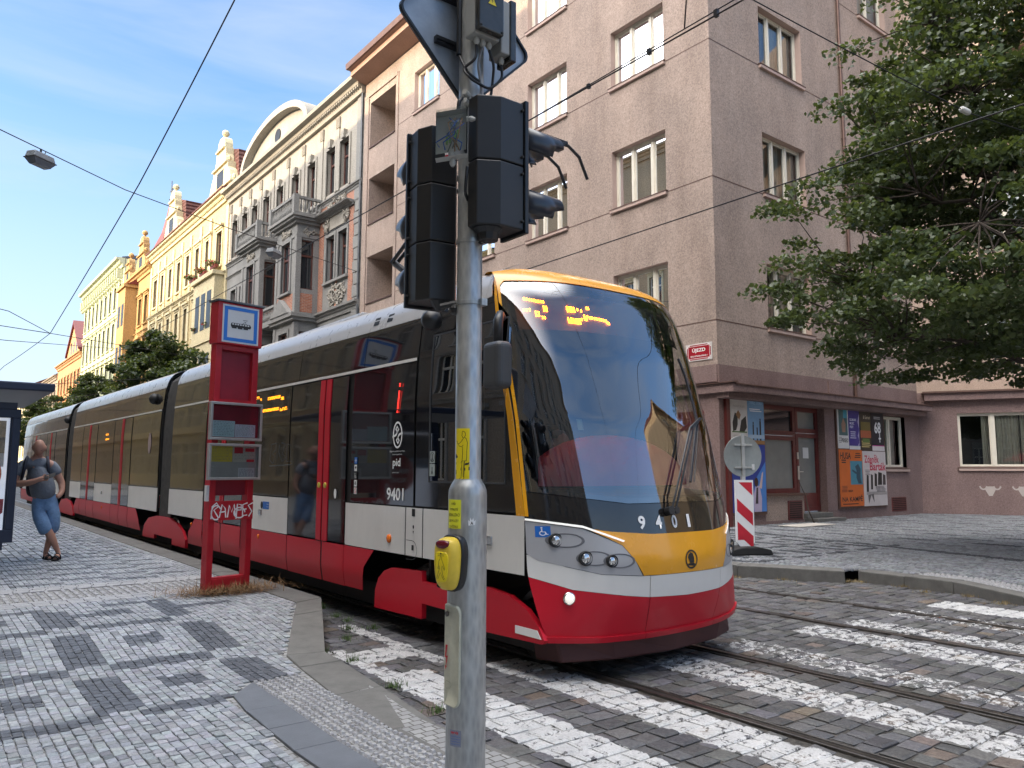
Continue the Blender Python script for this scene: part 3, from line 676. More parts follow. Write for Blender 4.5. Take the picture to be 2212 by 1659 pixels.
# right face
colsR = [(19.10, 21.36), (25.10, 27.10)]
holesR = [(a, b, c, d) for c, d in rows for a, b in colsR]
XE = 27.97
wall(FR_, XF, XE, 4.42, 20.75, holesR, .27, M['pinkwall'], B, reveal=False)
for h in holesR: win3(FR_, h, B, cur='curtain2' if h[2] < 17 else 'curtain', sash=(0, .33, .66, 1) if h[0] < 20 else (0, .5, 1))
for z in (5.62, 9.61, 13.58, 17.46):
    mb = MB(FR_)
    for a, b in ((XF, 19.02), (21.44, 23.55), (23.68, 25.02), (27.18, XE)): mb.box(a, b, -.01, .006, z-.012, z+.012)
    mb.split('shadow_joint', M['gutter'], B)
d = MB(FR_); d.tube([(23.61, .09, 21), (23.61, .09, 3.95)], .055, 8)
for z in (5, 7.5, 10, 12.5, 15, 17.5): d.ring((23.61, .09, z), (23.61, .09, z+.06), .07, .07, 8)
d.build('downpipe', M['gutter'], B, auto=True)
mb = MB(FR_); mb.box(XF-.02, 18.70, -.05, .05, 3.92, 4.39); mb.box(22.1, 23.5, -.05, .05, 3.92, 4.37); mb.box(23.72, 25.3, -.05, .05, 3.92, 4.37)
mb.split('mauve_panel', M['pinkbase'], B)
mb = MB(FR_); mb.box(XF-.03, XE-.1, -.05, .56, 3.66, 3.86); mb.box(XF-.03, XE-.1, -.05, .35, 3.50, 3.66); mb.build('canopy', M['pinkbase'], B, bevel=.015)
mb = MB(FR_); mb.prism([(-.05, 3.90), (.60, 3.865), (.60, 3.84), (-.05, 3.86)], XF-.05, XE-.05, 0); mb.build('canopy_flashing', M['gutter'], B)
mb = MB(FL_); mb.box(YC-.56, 33.4, -.05, .12, 3.64, 3.87); mb.build('street_band', M['pinkbase'], B, bevel=.01); mb = MB(FL_); mb.prism([(-.05, 3.93), (.18, 3.90), (.18, 3.875), (-.05, 3.875)], YC-.6, 33.4, 0); mb.build('street_band_flashing', M['gutter'], B)
mb = MB(FL_); mb.box(YC-.0, YC+1.6, -.05, .055, 3.95, 4.39); mb.split('mauve_panel', M['pinkbase'], B)
SH = [(18.66, 21.84, .22, 3.50), (25.40, 26.95, 1.72, 3.44), (18.7-.0, 18.7, 0, 0)][:2]
wall(FR_, XF, XE, .1, 4.42, SH+[(19.97, 20.62, .30, .78)][:0], .35, M['pinkbase'], B, 'street_level_wall')
win3(FR_, (25.40, 26.95, 1.72, 3.44), B, depth=.2, sash=(0, .42, 1), cur='curtain2')
# shop front: red timber door and show window
M['redwood'] = pm('dark_red_painted_timber', (.115, .022, .020), .45, var=.2, scale=6, dirt=.3, coat=.1)
M['frost'] = pm('frosted_shop_glass', (.17, .185, .175), .25, var=.12, scale=1.5, spec=.7)
D = MB(FR_); e = -.33
def rectf(mb, a, b, c, d, t, w0, w1): mb.box(a, b, w0, w1, d-t, d); mb.box(a, b, w0, w1, c, c+t); mb.box(a, a+t, w0, w1, c+t, d-t); mb.box(b-t, b, w0, w1, c+t, d-t)
mb = MB(FR_); rectf(mb, 18.67, 20.60, .97, 2.62, .13, e, e+.1); rectf(mb, 18.67, 20.60, 2.63, 3.49, .13, e, e+.1)
so = mb.build('shop_window', M['redwood'], B); mb = MB(FR_); mb.quad((18.7, e+.04, 1), (20.5, e+.04, 1), (20.5, e+.04, 2.6), (18.7, e+.04, 2.6)); mb.build('pane', M['frost'], so); mb = MB(FR_); mb.quad((18.7, e+.04, 2.7), (20.5, e+.04, 2.7), (20.5, e+.04, 3.4), (18.7, e+.04, 3.4)); mb.build('transom_pane', M['darkwin'], so)
mb = MB(FR_); mb.box(18.60, 20.70, e, .06, .90, .968); mb.build('shop_sill', M['gutter'], so)
mb = MB(FR_); mb.box(18.66, 20.60, e-.2, -.02, .12, .90); mb.build('stall_riser', M['pinkwall'], so)
mb = MB(FR_); mb.box(19.75, 20.45, -.02, .01, .22, .76); gv = mb.build('cellar_vent', M['redwood'], so); mb = MB(FR_)
for i in range(8): mb.box(19.8, 20.4, .0, .02, .27+i*.06, .295+i*.06)
mb.build('slats', M['rubber'], gv)
mb = MB(FR_); rectf(mb, 20.62, 21.83, .42, 2.72, .13, e, e+.10); rectf(mb, 20.62, 21.83, 2.73, 3.49, .13, e, e+.1); mb.box(20.75, 21.7, e, e+.08, .55, .95)
do = mb.build('shop_door', M['redwood'], B); mb = MB(FR_); mb.quad((20.7, e+.04, .9), (21.75, e+.04, .9), (21.75, e+.04, 2.65), (20.7, e+.04, 2.65)); mb.build('pane', M['frost'], do)
mb = MB(FR_); mb.quad((20.7, e+.04, 2.8), (21.75, e+.04, 2.8), (21.75, e+.04, 3.45), (20.7, e+.04, 3.45)); mb.build('transom_pane', M['frost'], do)
mb = MB(FR_); mb.box(20.64, 20.72, e+.10, e+.125, 1.35, 1.75); mb.tube([(20.68, e+.15, 1.58), (20.86, e+.16, 1.58)], .012, 6); mb.box(20.64, 20.72, e+.10, e+.12, 1.95, 2.15); mb.build('door_handle', pm('steel_door_plate', (.6, .6, .58), .35, .8, var=.1), do, bevel=.003)
mb = MB(FR_); mb.box(21.05, 21.35, e+.045, e+.05, 1.98, 2.3); mb.build('notice_paper', pm('white_notice_paper', (.6, .6, .58), .7), do)
mb = MB(FR_); mb.box(20.55, 22.10, -.33, .42, .14, .24); mb.box(20.55, 21.95, -.33, .10, .24, .38); mb.build('door_step', M['kerb'], B, bevel=.015)
mb = MB(FR_); mb.box(25.75, 26.75, -.02, .012, .28, .74); gv = mb.build('cellar_vent', M['redwood'], B); mb = MB(FR_)
for i in range(7): mb.box(25.8, 26.7, .0, .02, .33+i*.06, .35+i*.06)
mb.build('slats', M['rubber'], gv)
mb = MB(FL_); mb.box(13.1, 14.0, -.02, .012, 2.7, 3.2); mb.build('air_grille', M['redwood'], B)
mb = MB(FR_); mb.box(16.92, 17.06, -.01, .09, .15, 3.62); mb.build('corner_post', M['redwood'], B)
mb = MB(FR_)
for x, s in ((26.2, .9), (19.0, .4)): pass
mb = MB(FL_); mb.quad((33.5, 0, .1), (33.5, -11.2, .1), (33.5, -11.2, 20.75), (33.5, 0, 20.75)); mb.quad((YC+11, -11.2, .1), (33.5, -11.2, .1), (33.5, -11.2, 20.75), (YC+11, -11.2, 20.75)); mb.build('rear_wall', M['pinkwall'], B, normals=False)
mb = MB(); mb.quad((XF, YC, 20.76), (XE, YC, 20.76), (XE, 33.5, 20.76), (XF, 33.5, 20.76)); mb.build('roof_deck', M['slate'], B, normals=False)
moulding(FR_, [(-.1, 20.75), (.85, 20.95), (.85, 21.2), (1.0, 21.25), (1.0, 21.5), (-.1, 21.9)], XF, XE, 'eaves', M['pinkwall'], B)
# --- wing set at an angle, with balconies, behind the big tree
wd = Vector((.47, -.883, 0)).normalized(); FW = Fr((XE, YC, 0), wd, (-wd.y*-1*-1, 0, 0)) if 0 else Fr((XE, YC, 0), wd, Vector((wd.y, -wd.x, 0)))
W_ = thing('side_wing_house', (XE, YC, .15), 'rear wing of pink and cream render with long balconies, half hidden by the big tree', 'building')
wrows = [(5.5, 7.4), (9.5, 11.4), (13.5, 15.4), (17.5, 19.4)]
wh = [(a, a+1.7, c, d) for c, d in wrows for a in (2.2, 5.2, 8.2, 11.2, 14.2)]
wg = [(1.2, 3.35, 1.75, 3.6), (3.35, 5.5, 1.75, 3.6), (9, 12, 1.75, 3.6), (13, 15, 1.75, 3.6)]
M['wingwall'] = stucco('cream_pink_wing_render', (.50, .38, .30))
wall(FW, 0, 19, 4.35, 22, wh, .25, M['wingwall'], W_, reveal=False)
wall(FW, 0, 19, .1, 4.35, wg, .25, M['pinkbase'], W_, 'street_level_wall', reveal=False)
for h in wh: win3(FW, h, W_, sash=(0, .5, 1), depth=.22, sill=False)
win3(FW, (1.2, 3.35, 1.75, 3.6), W_, sash=(0, .48, 1), depth=.2, cur='curtain2'); win3(FW, (3.35, 5.5, 1.75, 3.6), W_, sash=(0, .48, 1), depth=.2, cur='curtain2'); win3(FW, (9, 12, 1.75, 3.6), W_, depth=.2); win3(FW, (13, 15, 1.75, 3.6), W_, depth=.2)
for z in (8.6, 12.6, 16.6):
    mb = MB(FW); mb.box(3.2, 19, -.02, 1.25, z-.18, z); mb.box(3.2, 19, 1.13, 1.25, z, z+1.0); mb.box(3.2, 3.32, 0, 1.13, z, z+1.0); mb.build('balcony', M['wingwall'], W_, bevel=.01)
mb = MB(FW); mb.box(0.2, 19, -.02, .30, 4.05, 4.30); mb.build('street_band', M['pinkbase'], W_); mb = MB(FW); mb.box(.15, 19, -.02, .42, 4.30, 4.36); mb.build('street_band_flashing', M['gutter'], W_)
mb = MB(FW); mb.box(6.9, 9.4, -.02, .012, .3, .78); mb.build('cellar_vent', M['redwood'], W_)
body(FW, 0, 19, .1, 22, 8, M['wingwall'], W_, 'rear_wall')
# stencilled horned heads on the wing
mst = pm('pale_stencil_paint', (.42, .37, .34), .9, var=.1)
for i, u in enumerate((2.05, 3.0)):
    f = flat(FW(u, .004, 1.0), FW.u, (0, 0, 1)); mb = MB()
    polym(mb, f, [(-.13, .10), (.13, .10), (.15, -.02), (.05, -.22), (-.05, -.22), (-.15, -.02)], .004)
    stroke(mb, f, arc(-.20, .16, .11, .16, 200, 340), .05, .005); stroke(mb, f, arc(.20, .16, .11, .16, 200, 340), .05, .006)
    mb.build('wall_stencil', mst, W_, normals=False)

# --- house of 1904 in grey stone, brick panels, two oriels
H = thing('ornate_brick_house', (XF, 33.6, .15), 'ornate grey stone and brick house with two oriels, balustrades and a round gable', 'building')
u0, u1 = 33.55, 54.3
topc = [35.7, 37.35, 39.9, 42.2, 44.6, 46.9, 49.0, 50.9, 52.9]
toph = [(c-.55, c+.55, 16.25, 18.75) for c in topc]
midc = [35.65, 37.1, 42.9, 49.1, 50.9, 52.7]
midh = [(c-.5, c+.5, 11.5, 13.85) for c in midc]
lowh = [(c-.5, c+.5, 6.6, 9.0) for c in [35.65, 37.1, 42.9, 49.1, 50.9, 52.7]]
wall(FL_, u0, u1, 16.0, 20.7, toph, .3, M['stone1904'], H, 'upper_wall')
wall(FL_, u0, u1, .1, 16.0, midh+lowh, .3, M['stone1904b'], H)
for h in toph: win_far(FL_, h, H, depth=.28, surround='stone1904', hood='key', sill=False)
for h in midh+lowh: win_far(FL_, h, H, depth=.28, surround='stone1904b', hood=None)
cornice(FL_, u0, u1, 21.15, .75, .75, M['stone1904'], H, dent=.22); roof(FL_, u0, u1, 21.2, 2.6, 11, M['slate'], H)
for z, h, o_ in ((15.95, .28, .20), (9.85, .45, .32), (15.0, .14, .12)): cornice(FL_, u0, u1, z, h, o_, M['stone1904b'], H, 'string_course')
for c in (36.5, 38.55, 41.05, 43.4, 45.75, 47.95, 49.95, 51.9, 53.9):
    mb = MB(FL_); mb.box(c-.14, c+.14, -.05, .06, 16.2, 19.6); mb.box(c-.2, c+.2, -.05, .10, 19.6, 20.2)
    for k in range(4): mb.box(c-.15+k*.09, c-.11+k*.09, .1, .125, 19.65, 20.15)
    mb.build('pilaster', M['stone1904'], H)
mb = MB(FL_)
for i in range(22): mb.box(33.6, 34.35 if i % 2 else 34.2, -.05, .10, 2+i*.62, 2.58+i*.62)
mb.box(33.6, 34.3, -.05, .06, 15.8, 20.4); mb.build('corner_quoins', M['stone1904b'], H, bevel=.02)
d = MB(FL_); d.tube([(33.62, .12, 21), (33.62, .12, .2)], .06, 6); d.build('downpipe', M['slate'], H, auto=True)
mb = MB(FL_); mb.box(34.45, 34.95, -.05, .02, 9.9, 15.9); mb.box(38.0, 38.6, -.05, .02, 9.9, 15.9); mb.box(36.25, 36.5, -.05, .02, 9.9, 11.3); mb.box(41.5, 42.2, -.05, .02, 9.9, 15.9); mb.box(43.6, 44.1, -.05, .02, 9.9, 15.9); mb.box(47.4, 48.3, -.05, .02, 9.9, 15.9); mb.box(34.95, 38.0, -.05, .021, 15.05, 15.7); mb.split('brick_panel', M['brick'], H)
def relief(fr, u, z, w, h, n, mat, parent, w0=.02, seed=1):
    rr = random.Random(seed); mb = MB(fr)
    for i in range(n):
        a = rr.uniform(-1, 1); b = rr.uniform(-1, 1)
        if abs(a)+abs(b)*.7 > 1.25: continue
        r = rr.uniform(.04, .11)
        mb.lathe((u+a*w/2, w0-.02, z+b*h/2), [(r, 0), (r*.9, r*.5), (r*.5, r*.9), (.01, r)], 7, (0, 1, 0)) 
        if rr.random() < .4: mb.tube([(u+a*w/2, w0+.03, z+b*h/2), (u+a*w/2+rr.uniform(-.25, .25), w0+.08, z+b*h/2+rr.uniform(-.2, .2)), (u+a*w/2+rr.uniform(-.3, .3), w0+.03, z+b*h/2+rr.uniform(-.3, .3))], .035, 5)
    return mb.build('relief', mat, parent, smooth=True)
relief(FL_, 36.3, 10.55, 2.0, 1.1, 130, M['stone1904'], H, seed=2); relief(FL_, 36.3, 15.45, 2.2, .8, 110, M['stone1904'], H, .03, seed=3)
relief(FL_, 35.2, 14.55, .5, .6, 30, M['stone1904'], H, .06, 5); relief(FL_, 37.6, 14.55, .5, .6, 30, M['stone1904'], H, .06, 6)
mb = MB(FL_); mb.box(35.5, 37.3, -.05, .05, 14.2, 14.95); mb.build('date_panel', M['stone1904'], H)
text('date_text', '1904', lambda a, b, d=0: FL_(36.4-a, .055+d*8, 14.58+b), M['stone1904'], H, 1.1, .42, bold=.01)
cornice(FL_, 34.4, 38.6, 15.12, .25, .5, M['stone1904b'], H, 'hood_mould')
def balustrade(fr, u0, u1, w0, w1, z, h, mat, parent, sides=True):
    mb = MB(fr)
    def run(a, b):
        a = Vector(a); b = Vector(b); n = max(2, int((b-a).length/.21)); dd = (b-a).normalized()
        for i in range(n):
            p = a+(b-a)*((i+.5)/n)
            mb.lathe((p.x, p.y, z), [(.05, 0), (.05, .08), (.03, .12), (.075, .32), (.055, .45), (.03, .6), (.05, h-.14)], 6)
        nn = Vector((-dd.y, dd.x, 0))*.09
        for z0, z1 in ((z+h-.14, z+h), (z-.02, z+.06)):
            q = [a+nn, b+nn, b-nn, a-nn]; mb.add([(v.x, v.y, z0) for v in q]+[(v.x, v.y, z1) for v in q], [(3, 2, 1, 0), (4, 5, 6, 7)]+[(i, (i+1) % 4, 4+(i+1) % 4, 4+i) for i in range(4)])
    run((u0, w1, 0), (u1, w1, 0))
    if sides: run((u0, w0, 0), (u0, w1, 0)); run((u1, w0, 0), (u1, w1, 0))
    for u in (u0, u1): mb.box(u-.14, u+.14, w1-.14, w1+.14, z, z+h+.05)
    return mb.build('balustrade', mat, parent)
for a, b in ((38.65, 41.5), (44.2, 47.3)):
    dp = 1.25; fs = Fr((XF-dp, 0, 0), (0, 1, 0), (-1, 0, 0)); fside = Fr((XF, a, 0), (-1, 0, 0), (0, -1, 0)); fs2 = Fr((XF, b, 0), (-1, 0, 0), (0, 1, 0))
    fh = [((a+b)/2-.62, (a+b)/2+.62, 11.2, 13.9), ((a+b)/2-.62, (a+b)/2+.62, 6.4, 8.9)]; sh = [(.28, dp-.22, 11.2, 13.9), (.28, dp-.22, 6.4, 8.9)]
    ow = wall(fs, a, b, 4.2, 15.1, fh, .2, M['stone1904b'], H, 'oriel')
    for f_ in (fside, fs2): wall(f_, 0, dp, 4.2, 15.1, sh, .2, M['stone1904b'], ow, 'oriel_side')
    for h in fh: win_far(fs, h, H, depth=.18, surround='stone1904b', hood=None)
    for h in sh: win_far(fside, h, H, depth=.18, bars=1)
    mb = MB(); mb.box(XF-dp-.1, XF, a-.1, b+.1, 3.9, 4.25); mb.box(XF-dp-.05, XF, a-.05, b+.05, 14.0, 14.2); mb.box(XF-dp-.2, XF, a-.2, b+.2, 9.45, 9.62); mb.box(XF-dp-.3, XF, a-.3, b+.3, 9.62, 9.85)
    mb.box(XF-dp-.15, XF, a-.15, b+.15, 14.75, 14.92); mb.box(XF-dp-.32, XF, a-.32, b+.32, 14.92, 15.05); mb.box(XF-dp-.42, XF, a-.42, b+.42, 15.05, 15.2)
    for y in (a, b):
        for z0, z1 in ((9.85, 14.0), (4.3, 9.4)): mb.box(XF-dp-.05, XF-dp+.25, y-.06 if y == a else y-.25, y+.25 if y == a else y+.06, z0, z1)
    mb.build('oriel_mouldings', M['stone1904b'], ow, bevel=.015)
    mb = MB(); mb.box(XF-dp-.02, XF-.3, a-.02, a+.1, 9.95, 10.95); mb.box(XF-dp-.022, XF-dp+.1, a+.3, b-.3, 9.95, 10.95); mb.split('brick_panel', M['brick'], ow)
    relief(fside, dp/2, 14.35, .7, .3, 26, M['stone1904'], ow, .02, 9); relief(fs, (a+b)/2, 14.4, 1.4, .3, 40, M['stone1904'], ow, .02, 10)
    mb = MB(); fs3 = fs; mb = MB(fs); mb.prism([(a+.1, 9.85), (b-.1, 9.85), ((a+b)/2, 10.75)], -.02, .34, 1); mb.build('pediment', M['stone1904b'], ow)
    balustrade(FL_, a-.25, b+.25, 0, dp+.25, 15.22, .95, M['stone1904b'], H)
balustrade(FL_, 41.6, 44.1, 0, 1.1, 9.95, .9, M['stone1904b'], H, False)
mb = MB(FL_); mb.box(41.6, 44.1, 0, 1.2, 9.7, 9.93); mb.build('balcony_slab', M['stone1904b'], H)
mb = MB(FL_); yc_, hw, zb = 45.0, 5.6, 21.15
def archpts(hw, zz, rise, n=26): return [(yc_-hw*math.cos(math.pi*i/n), zz+rise*math.sin(math.pi*i/n)) for i in range(n+1)]
mb.prism(archpts(hw-.25, zb, 2.1), -.5, .15, 1); ag = mb.build('round_gable', M['stone1904'], H)
mb = MB(FL_); A1, A2 = archpts(hw, zb, 2.35), archpts(hw-.45, zb, 1.95)
for i in range(26):
    q = [A1[i], A1[i+1], A2[i+1], A2[i]]; mb.add([(p[0], .62, p[1]) for p in q]+[(p[0], -.5, p[1]) for p in q], [(0, 1, 2, 3), (4, 7, 6, 5), (0, 4, 5, 1), (2, 6, 7, 3)])
mb.build('gable_moulding', M['stone1904'], ag)
mb = MB(FL_); mb.prism([(p[0], p[1]-.1) for p in archpts(hw-.5, zb, 2.2)], -9, -.45, 1); mb.build('gable_roof', M['slate'], H)
mb = MB(FL_); mb.ring((45, .0, 22.15), (45, .20, 22.15), .5, .45, 16); mb.build('oculus', M['dullwin'], ag)
mb = MB(FL_); mb.box(39.4, 40.6, -3.5, -2.4, 21.4, 24.7); mb.box(39.3, 40.7, -3.6, -2.3, 24.7, 24.85); mb.tube([(40, -3, 24.8), (40, -3, 26.2)], .02, 5); mb.build('chimney', M['stone1904b'], H)
body(FL_, u0, u1, .1, 21.1, 11, M['stone1904'], H)

def gable(fr, uc, hw, z0, z1, mat, parent, capmat):
    """curved Dutch gable: scrolls, neck, round head"""
    h = z1-z0
    half = [(1, 0), (1, .10), (.92, .13), (.88, .22), (.78, .34), (.62, .42), (.62, .50), (.48, .52), (.46, .60), (.40, .68), (.40, .77), (.32, .79), (.31, .88), (.26, .95), (.14, 1.0)]
    P = [(uc-x*hw, z0+y*h) for x, y in half]+[(uc+x*hw, z0+y*h) for x, y in half[::-1]]
    mb = MB(fr); mb.prism(P, -.45, .12, 1); o = mb.build('gable', mat, parent)
    c = MB(fr)
    for y, x in ((.12, 1.06), (.51, .60), (.79, .33)): c.box(uc-x*hw, uc+x*hw, -.5, .28, z0+y*h-.06, z0+y*h+.06)
    c.lathe((uc, -.15, z0+h), [(.14, 0), (.08, .15), (.24, .3), (.28, .45), (.2, .62), (.02, .72)], 10)
    for s in (-1, 1):
        for x, y in ((.93, .12), (.44, .51)):
            c.lathe((uc+s*x*hw, -.1, z0+y*h), [(.12, 0), (.06, .1), (.16, .3), (.13, .5), (.02, .62)], 8)
    c.build('gable_trim', mat, o)
    k = MB(fr); k.box(uc-.28*hw, uc+.28*hw, .10, .14, z0+.18*h, z0+.44*h); k.build('gable_window', M['dullwin'], o)
    return o
def house(name, label, u0, u1, ztop, mat, trim, rows, cols, ww, hoods, cats='building', strings=(), dent=0, rf=None, corn=.7, surround=True, fm='brown_frame', out=.55, rrise=3):
    H = thing(name, (XF, u0, .15), label, cats)
    hs = [(c-ww/2, c+ww/2, a, b) for a, b in rows for c in cols]
    wall(FL_, u0, u1, .1, ztop, hs, .25, M[mat], H)
    for (a, b), hd in zip(rows, hoods):
        for c in cols: win_far(FL_, (c-ww/2, c+ww/2, a, b), H, depth=.22, surround=trim if surround else None, hood=hd, fm=fm)
    cornice(FL_, u0, u1, ztop+.35, corn, out, M[trim], H, dent=dent)
    for z in strings: cornice(FL_, u0, u1, z, .3, .25, M[trim], H, 'string_course')
    roof(FL_, u0, u1, ztop+.4, rrise, 11, M[rf or 'tiles'], H); body(FL_, u0, u1, .1, ztop+.3, 11, M[mat], H)
    return H
lin = lambda a, b, n: [a+(b-a)*i/(n-1) for i in range(n)]
Y1 = house('yellow_gabled_house', 'pale yellow house with two curved gables and flower boxes beside the brick house', 54.3, 77.0, 21.2, 'yellow', 'yellowlight', [(16.4, 18.9), (11.9, 14.5), (7.2, 9.8), (2, 5)], lin(56.4, 75, 8), 1.25, ['flat', 'flat', 'tri', None], strings=(15.6, 10.9, 6.3), dent=.3)
gable(FL_, 56.6, 2.7, 21.5, 26.1, M['yellowlight'], Y1, None); gable(FL_, 70.2, 2.4, 21.5, 26.0, M['yellowlight'], Y1, None)
for uc_ in (56.6, 70.2):
    mb = MB(FL_); mb.prism([(uc_-2.7, 21.5), (uc_-2.2, 24.7), (uc_, 25.4), (uc_+2.2, 24.7), (uc_+2.7, 21.5)], -7, -.46, 1); mb.build('gable_roof', M['tiles'], Y1)
mb = MB(FL_); mb.prism([(-.1, 21.54), (.62, 21.54), (.64, 21.64), (-.1, 21.95)], 54.3, 77, 0); mb.build('eave_tiles', M['tiles'], Y1)
mb = MB(FL_); mb.box(54.7, 59.8, -.05, .75, 3.5, 15.3); mb.box(54.55, 59.95, -.05, .95, 15.3, 15.6); mb.box(54.6, 59.9, -.05, .85, 10.6, 10.9); bb = mb.build('bay', M['yellowlight'], Y1)
mb = MB(FL_)
for u in (55.3, 56.7, 58.1):
    for z0_, z1_ in ((11.6, 14.3), (7, 9.8)): mb.box(u, u+.95, .74, .77, z0_, z1_)
mb.split('bay_window', M['dullwin'], bb)
mb = MB(FL_); mb.box(63.6, 67.5, -3.6, -1.6, 22.6, 23.9); mb.build('skylight', M['darkwin'], Y1)
mb = MB(FL_)
for c in (54.6, 58.5, 61, 63.7, 66.3, 69, 71.7, 74, 76.7): mb.box(c-.28, c+.28, -.05, .10, 10.9, 20.4)
mb.split('pilaster', M['yellowlight'], Y1)
M['flower'] = pm('red_geranium_blooms', (.35, .02, .03), .6, var=.4, scale=9)
def leafball(c, r, n, size, rng, flat_=1.0):
    """leaf quads scattered in an ellipsoid, as vertex array"""
    d = rng.normal(size=(n, 3)); d /= np.linalg.norm(d, axis=1)[:, None]; p = d*(rng.random(n)**.4)[:, None]*np.array([r, r, r*flat_])+np.array(c); return p
def leafmesh(name, P, size, mat, parent, rng, tintv=None, droop=.5, asp=1.25):
    n = len(P); a = rng.normal(size=(n, 3)); a[:, 2] = a[:, 2]*.55-droop*.5; a /= np.linalg.norm(a, axis=1)[:, None]
    b = rng.normal(size=(n, 3)); b -= a*(a*b).sum(1)[:, None]; b /= np.linalg.norm(b, axis=1)[:, None]; nn = np.cross(a, b)
    s = (size*rng.uniform(.65, 1.25, n))[:, None]
    c0 = P-a*s*.5*asp; c1 = P+b*s*.5-nn*s*.10-a*s*.05; c2 = P+a*s*.6*asp-nn*s*.12; c3 = P-b*s*.5-nn*s*.10-a*s*.05; cm = P+nn*s*.06
    V = np.stack([c0, c1, c2, c3], 1).reshape(-1, 3); F = (np.arange(n)*4)[:, None]+np.array([[0, 1, 2, 3]])
    F = np.stack([F[:, [0, 1, 2]], F[:, [0, 2, 3]]], 1).reshape(-1, 3)
    me = bpy.data.meshes.new(name); me.vertices.add(len(V)); me.vertices.foreach_set('co', V.ravel().astype(np.float32))
    me.loops.add(F.size); me.loops.foreach_set('vertex_index', F.ravel().astype(np.int32)); me.polygons.add(len(F)); me.polygons.foreach_set('loop_start', np.arange(0, F.size, 3, dtype=np.int32)); me.update(calc_edges=True)
    tv = rng.random(n) if tintv is None else np.clip(tintv+rng.normal(0, .18, n), 0, 1)
    ca = me.color_attributes.new('tint', 'FLOAT_COLOR', 'POINT'); ca.data.foreach_set('color', np.repeat(np.stack([tv, tv, tv, np.ones(n)], 1), 4, 0).ravel().astype(np.float32))
    me.materials.append(mat); o = bpy.data.objects.new(name, me); put(o, parent); return o
rg = np.random.default_rng(5)
for u, z, lb in ((56.4, 16.25, 'upper flower box nearest the grey brick house on the yellow facade'), (59.06, 16.25, 'upper flower box second from the grey brick house on the yellow facade'), (61.7, 16.25, 'upper flower box farthest from the grey brick house on the yellow facade'), (56.4, 11.7, 'lower flower box nearest the grey brick house on the yellow facade'), (59.06, 11.7, 'lower flower box farther from the grey brick house on the yellow facade')):
    bx = tag(MB(FL_).box(u-.6, u+.6, .22, .45, z-.15, z+.08).build('flower_box', M['redmetal']), lb, 'flower box', 'flower boxes on the yellow house')
    leafmesh('foliage', leafball((XF-.4, u, z+.2), .6, 160, .1, rg, .45), .13, M['leaf'], bx, rg)
    leafmesh('blooms', leafball((XF-.5, u, z+.25), .55, 60, .1, rg, .4), .10, M['flower'], bx, rg)
O1 = house('ochre_turreted_house', 'ochre orange house with a red spire and small curved gables', 77.0, 89.5, 20.5, 'ochre', 'ochre', [(15.6, 18.2), (11.4, 14.0), (7, 9.5), (2, 5)], lin(78.5, 88.2, 5), 1.2, ['flat', 'tri', 'flat', None], strings=(14.8, 10.6, 6.3), rf='redmetal', rrise=2.2)
gable(FL_, 81.4, 2.2, 20.8, 24.6, M['ochre'], O1, None); gable(FL_, 87.2, 1.6, 20.8, 23.6, M['ochre'], O1, None)
mb = MB(FL_); mb.box(82.6, 86.0, -.02, 1.1, 6.5, 19.6); mb.box(82.4, 86.2, -.02, 1.3, 19.6, 19.9); ob = mb.build('bay', M['ochre'], O1); mb = MB(FL_)
for z in (7.2, 11.6, 15.8):
    for u in (83.0, 84.6): mb.box(u, u+.95, 1.08, 1.12, z, z+2.2)
    mb.box(82.7, 82.72, .3, .9, z, z+2.2); 
mb.split('bay_window', M['dullwin'], ob)
mb = MB(FL_); mb.prism([(1.0, 19.9), (-3, 22.6), (-3, 19.9)], 82.3, 86.3, 0); mb.build('bay_roof', M['redmetal'], O1)
tw = MB(FL_); tw.lathe((77.6, -1.5, 20.5), [(1.1, 0), (1.1, 1.8), (1.3, 1.9), (1.25, 2.1)], 8); tv = tw.build('turret', M['ochre'], O1)
tw = MB(FL_); tw.lathe((77.6, -1.5, 22.6), [(1.35, 0), (.7, 1.6), (.35, 3.2), (.08, 5.0)], 8); tw.build('spire', M['redmetal'], tv)
tw = MB(FL_); tw.tube([(77.6, -1.5, 27.4), (77.6, -1.5, 29.6)], .05, 5); tw.box(77.0, 78.2, -1.52, -1.48, 28.6, 28.7); tw.box(77.0, 77.5, -1.52, -1.48, 28.45, 28.9); tw.lathe((77.6, -1.5, 27.5), [(.02, 0), (.2, .2), (.02, .4)], 8); tw.build('weather_vane', M['slate'], tv)
G1 = house('pale_green_stucco_house', 'tall pale green and cream stucco house with rows of consoles under the eaves', 89.5, 113.2, 23.9, 'green', 'green', [(19.2, 21.6), (14.9, 17.6), (10.6, 13.3), (6.4, 9), (2, 4.8)], lin(90.9, 111.8, 9), 1.2, ['key', 'flat', 'tri', 'flat', None], strings=(18.3, 14.0, 9.8), dent=.5, out=.9, corn=1.0, rf='slate', rrise=1.5)
for i in range(19): u = 90.2+i*1.25; mb = MB(FL_); mb.box(u-.14, u+.14, -.02, .62, 22.1, 23.2); mb.lathe((u, .35, 21.7), [(.02, 0), (.2, .2), (.16, .45)], 6); mb.build('console', M['green'], G1)
S1 = house('orange_gabled_house', 'orange house with a plain triangular gable at the far end of the row', 113.2, 134, 16.6, 'salmon', 'salmon', [(12.4, 14.8), (8, 10.6), (3.5, 6)], lin(115, 132, 7), 1.2, [None, 'flat', None], strings=(11.4, 7), rf='tiles', rrise=2.6)
mb = MB(FL_); mb.prism([(114.5, 16.8), (124.5, 16.8), (124.5, 17.6), (119.5, 21.5), (114.5, 17.6)], -.4, .15, 1); gs = mb.build('gable', M['salmon'], S1)
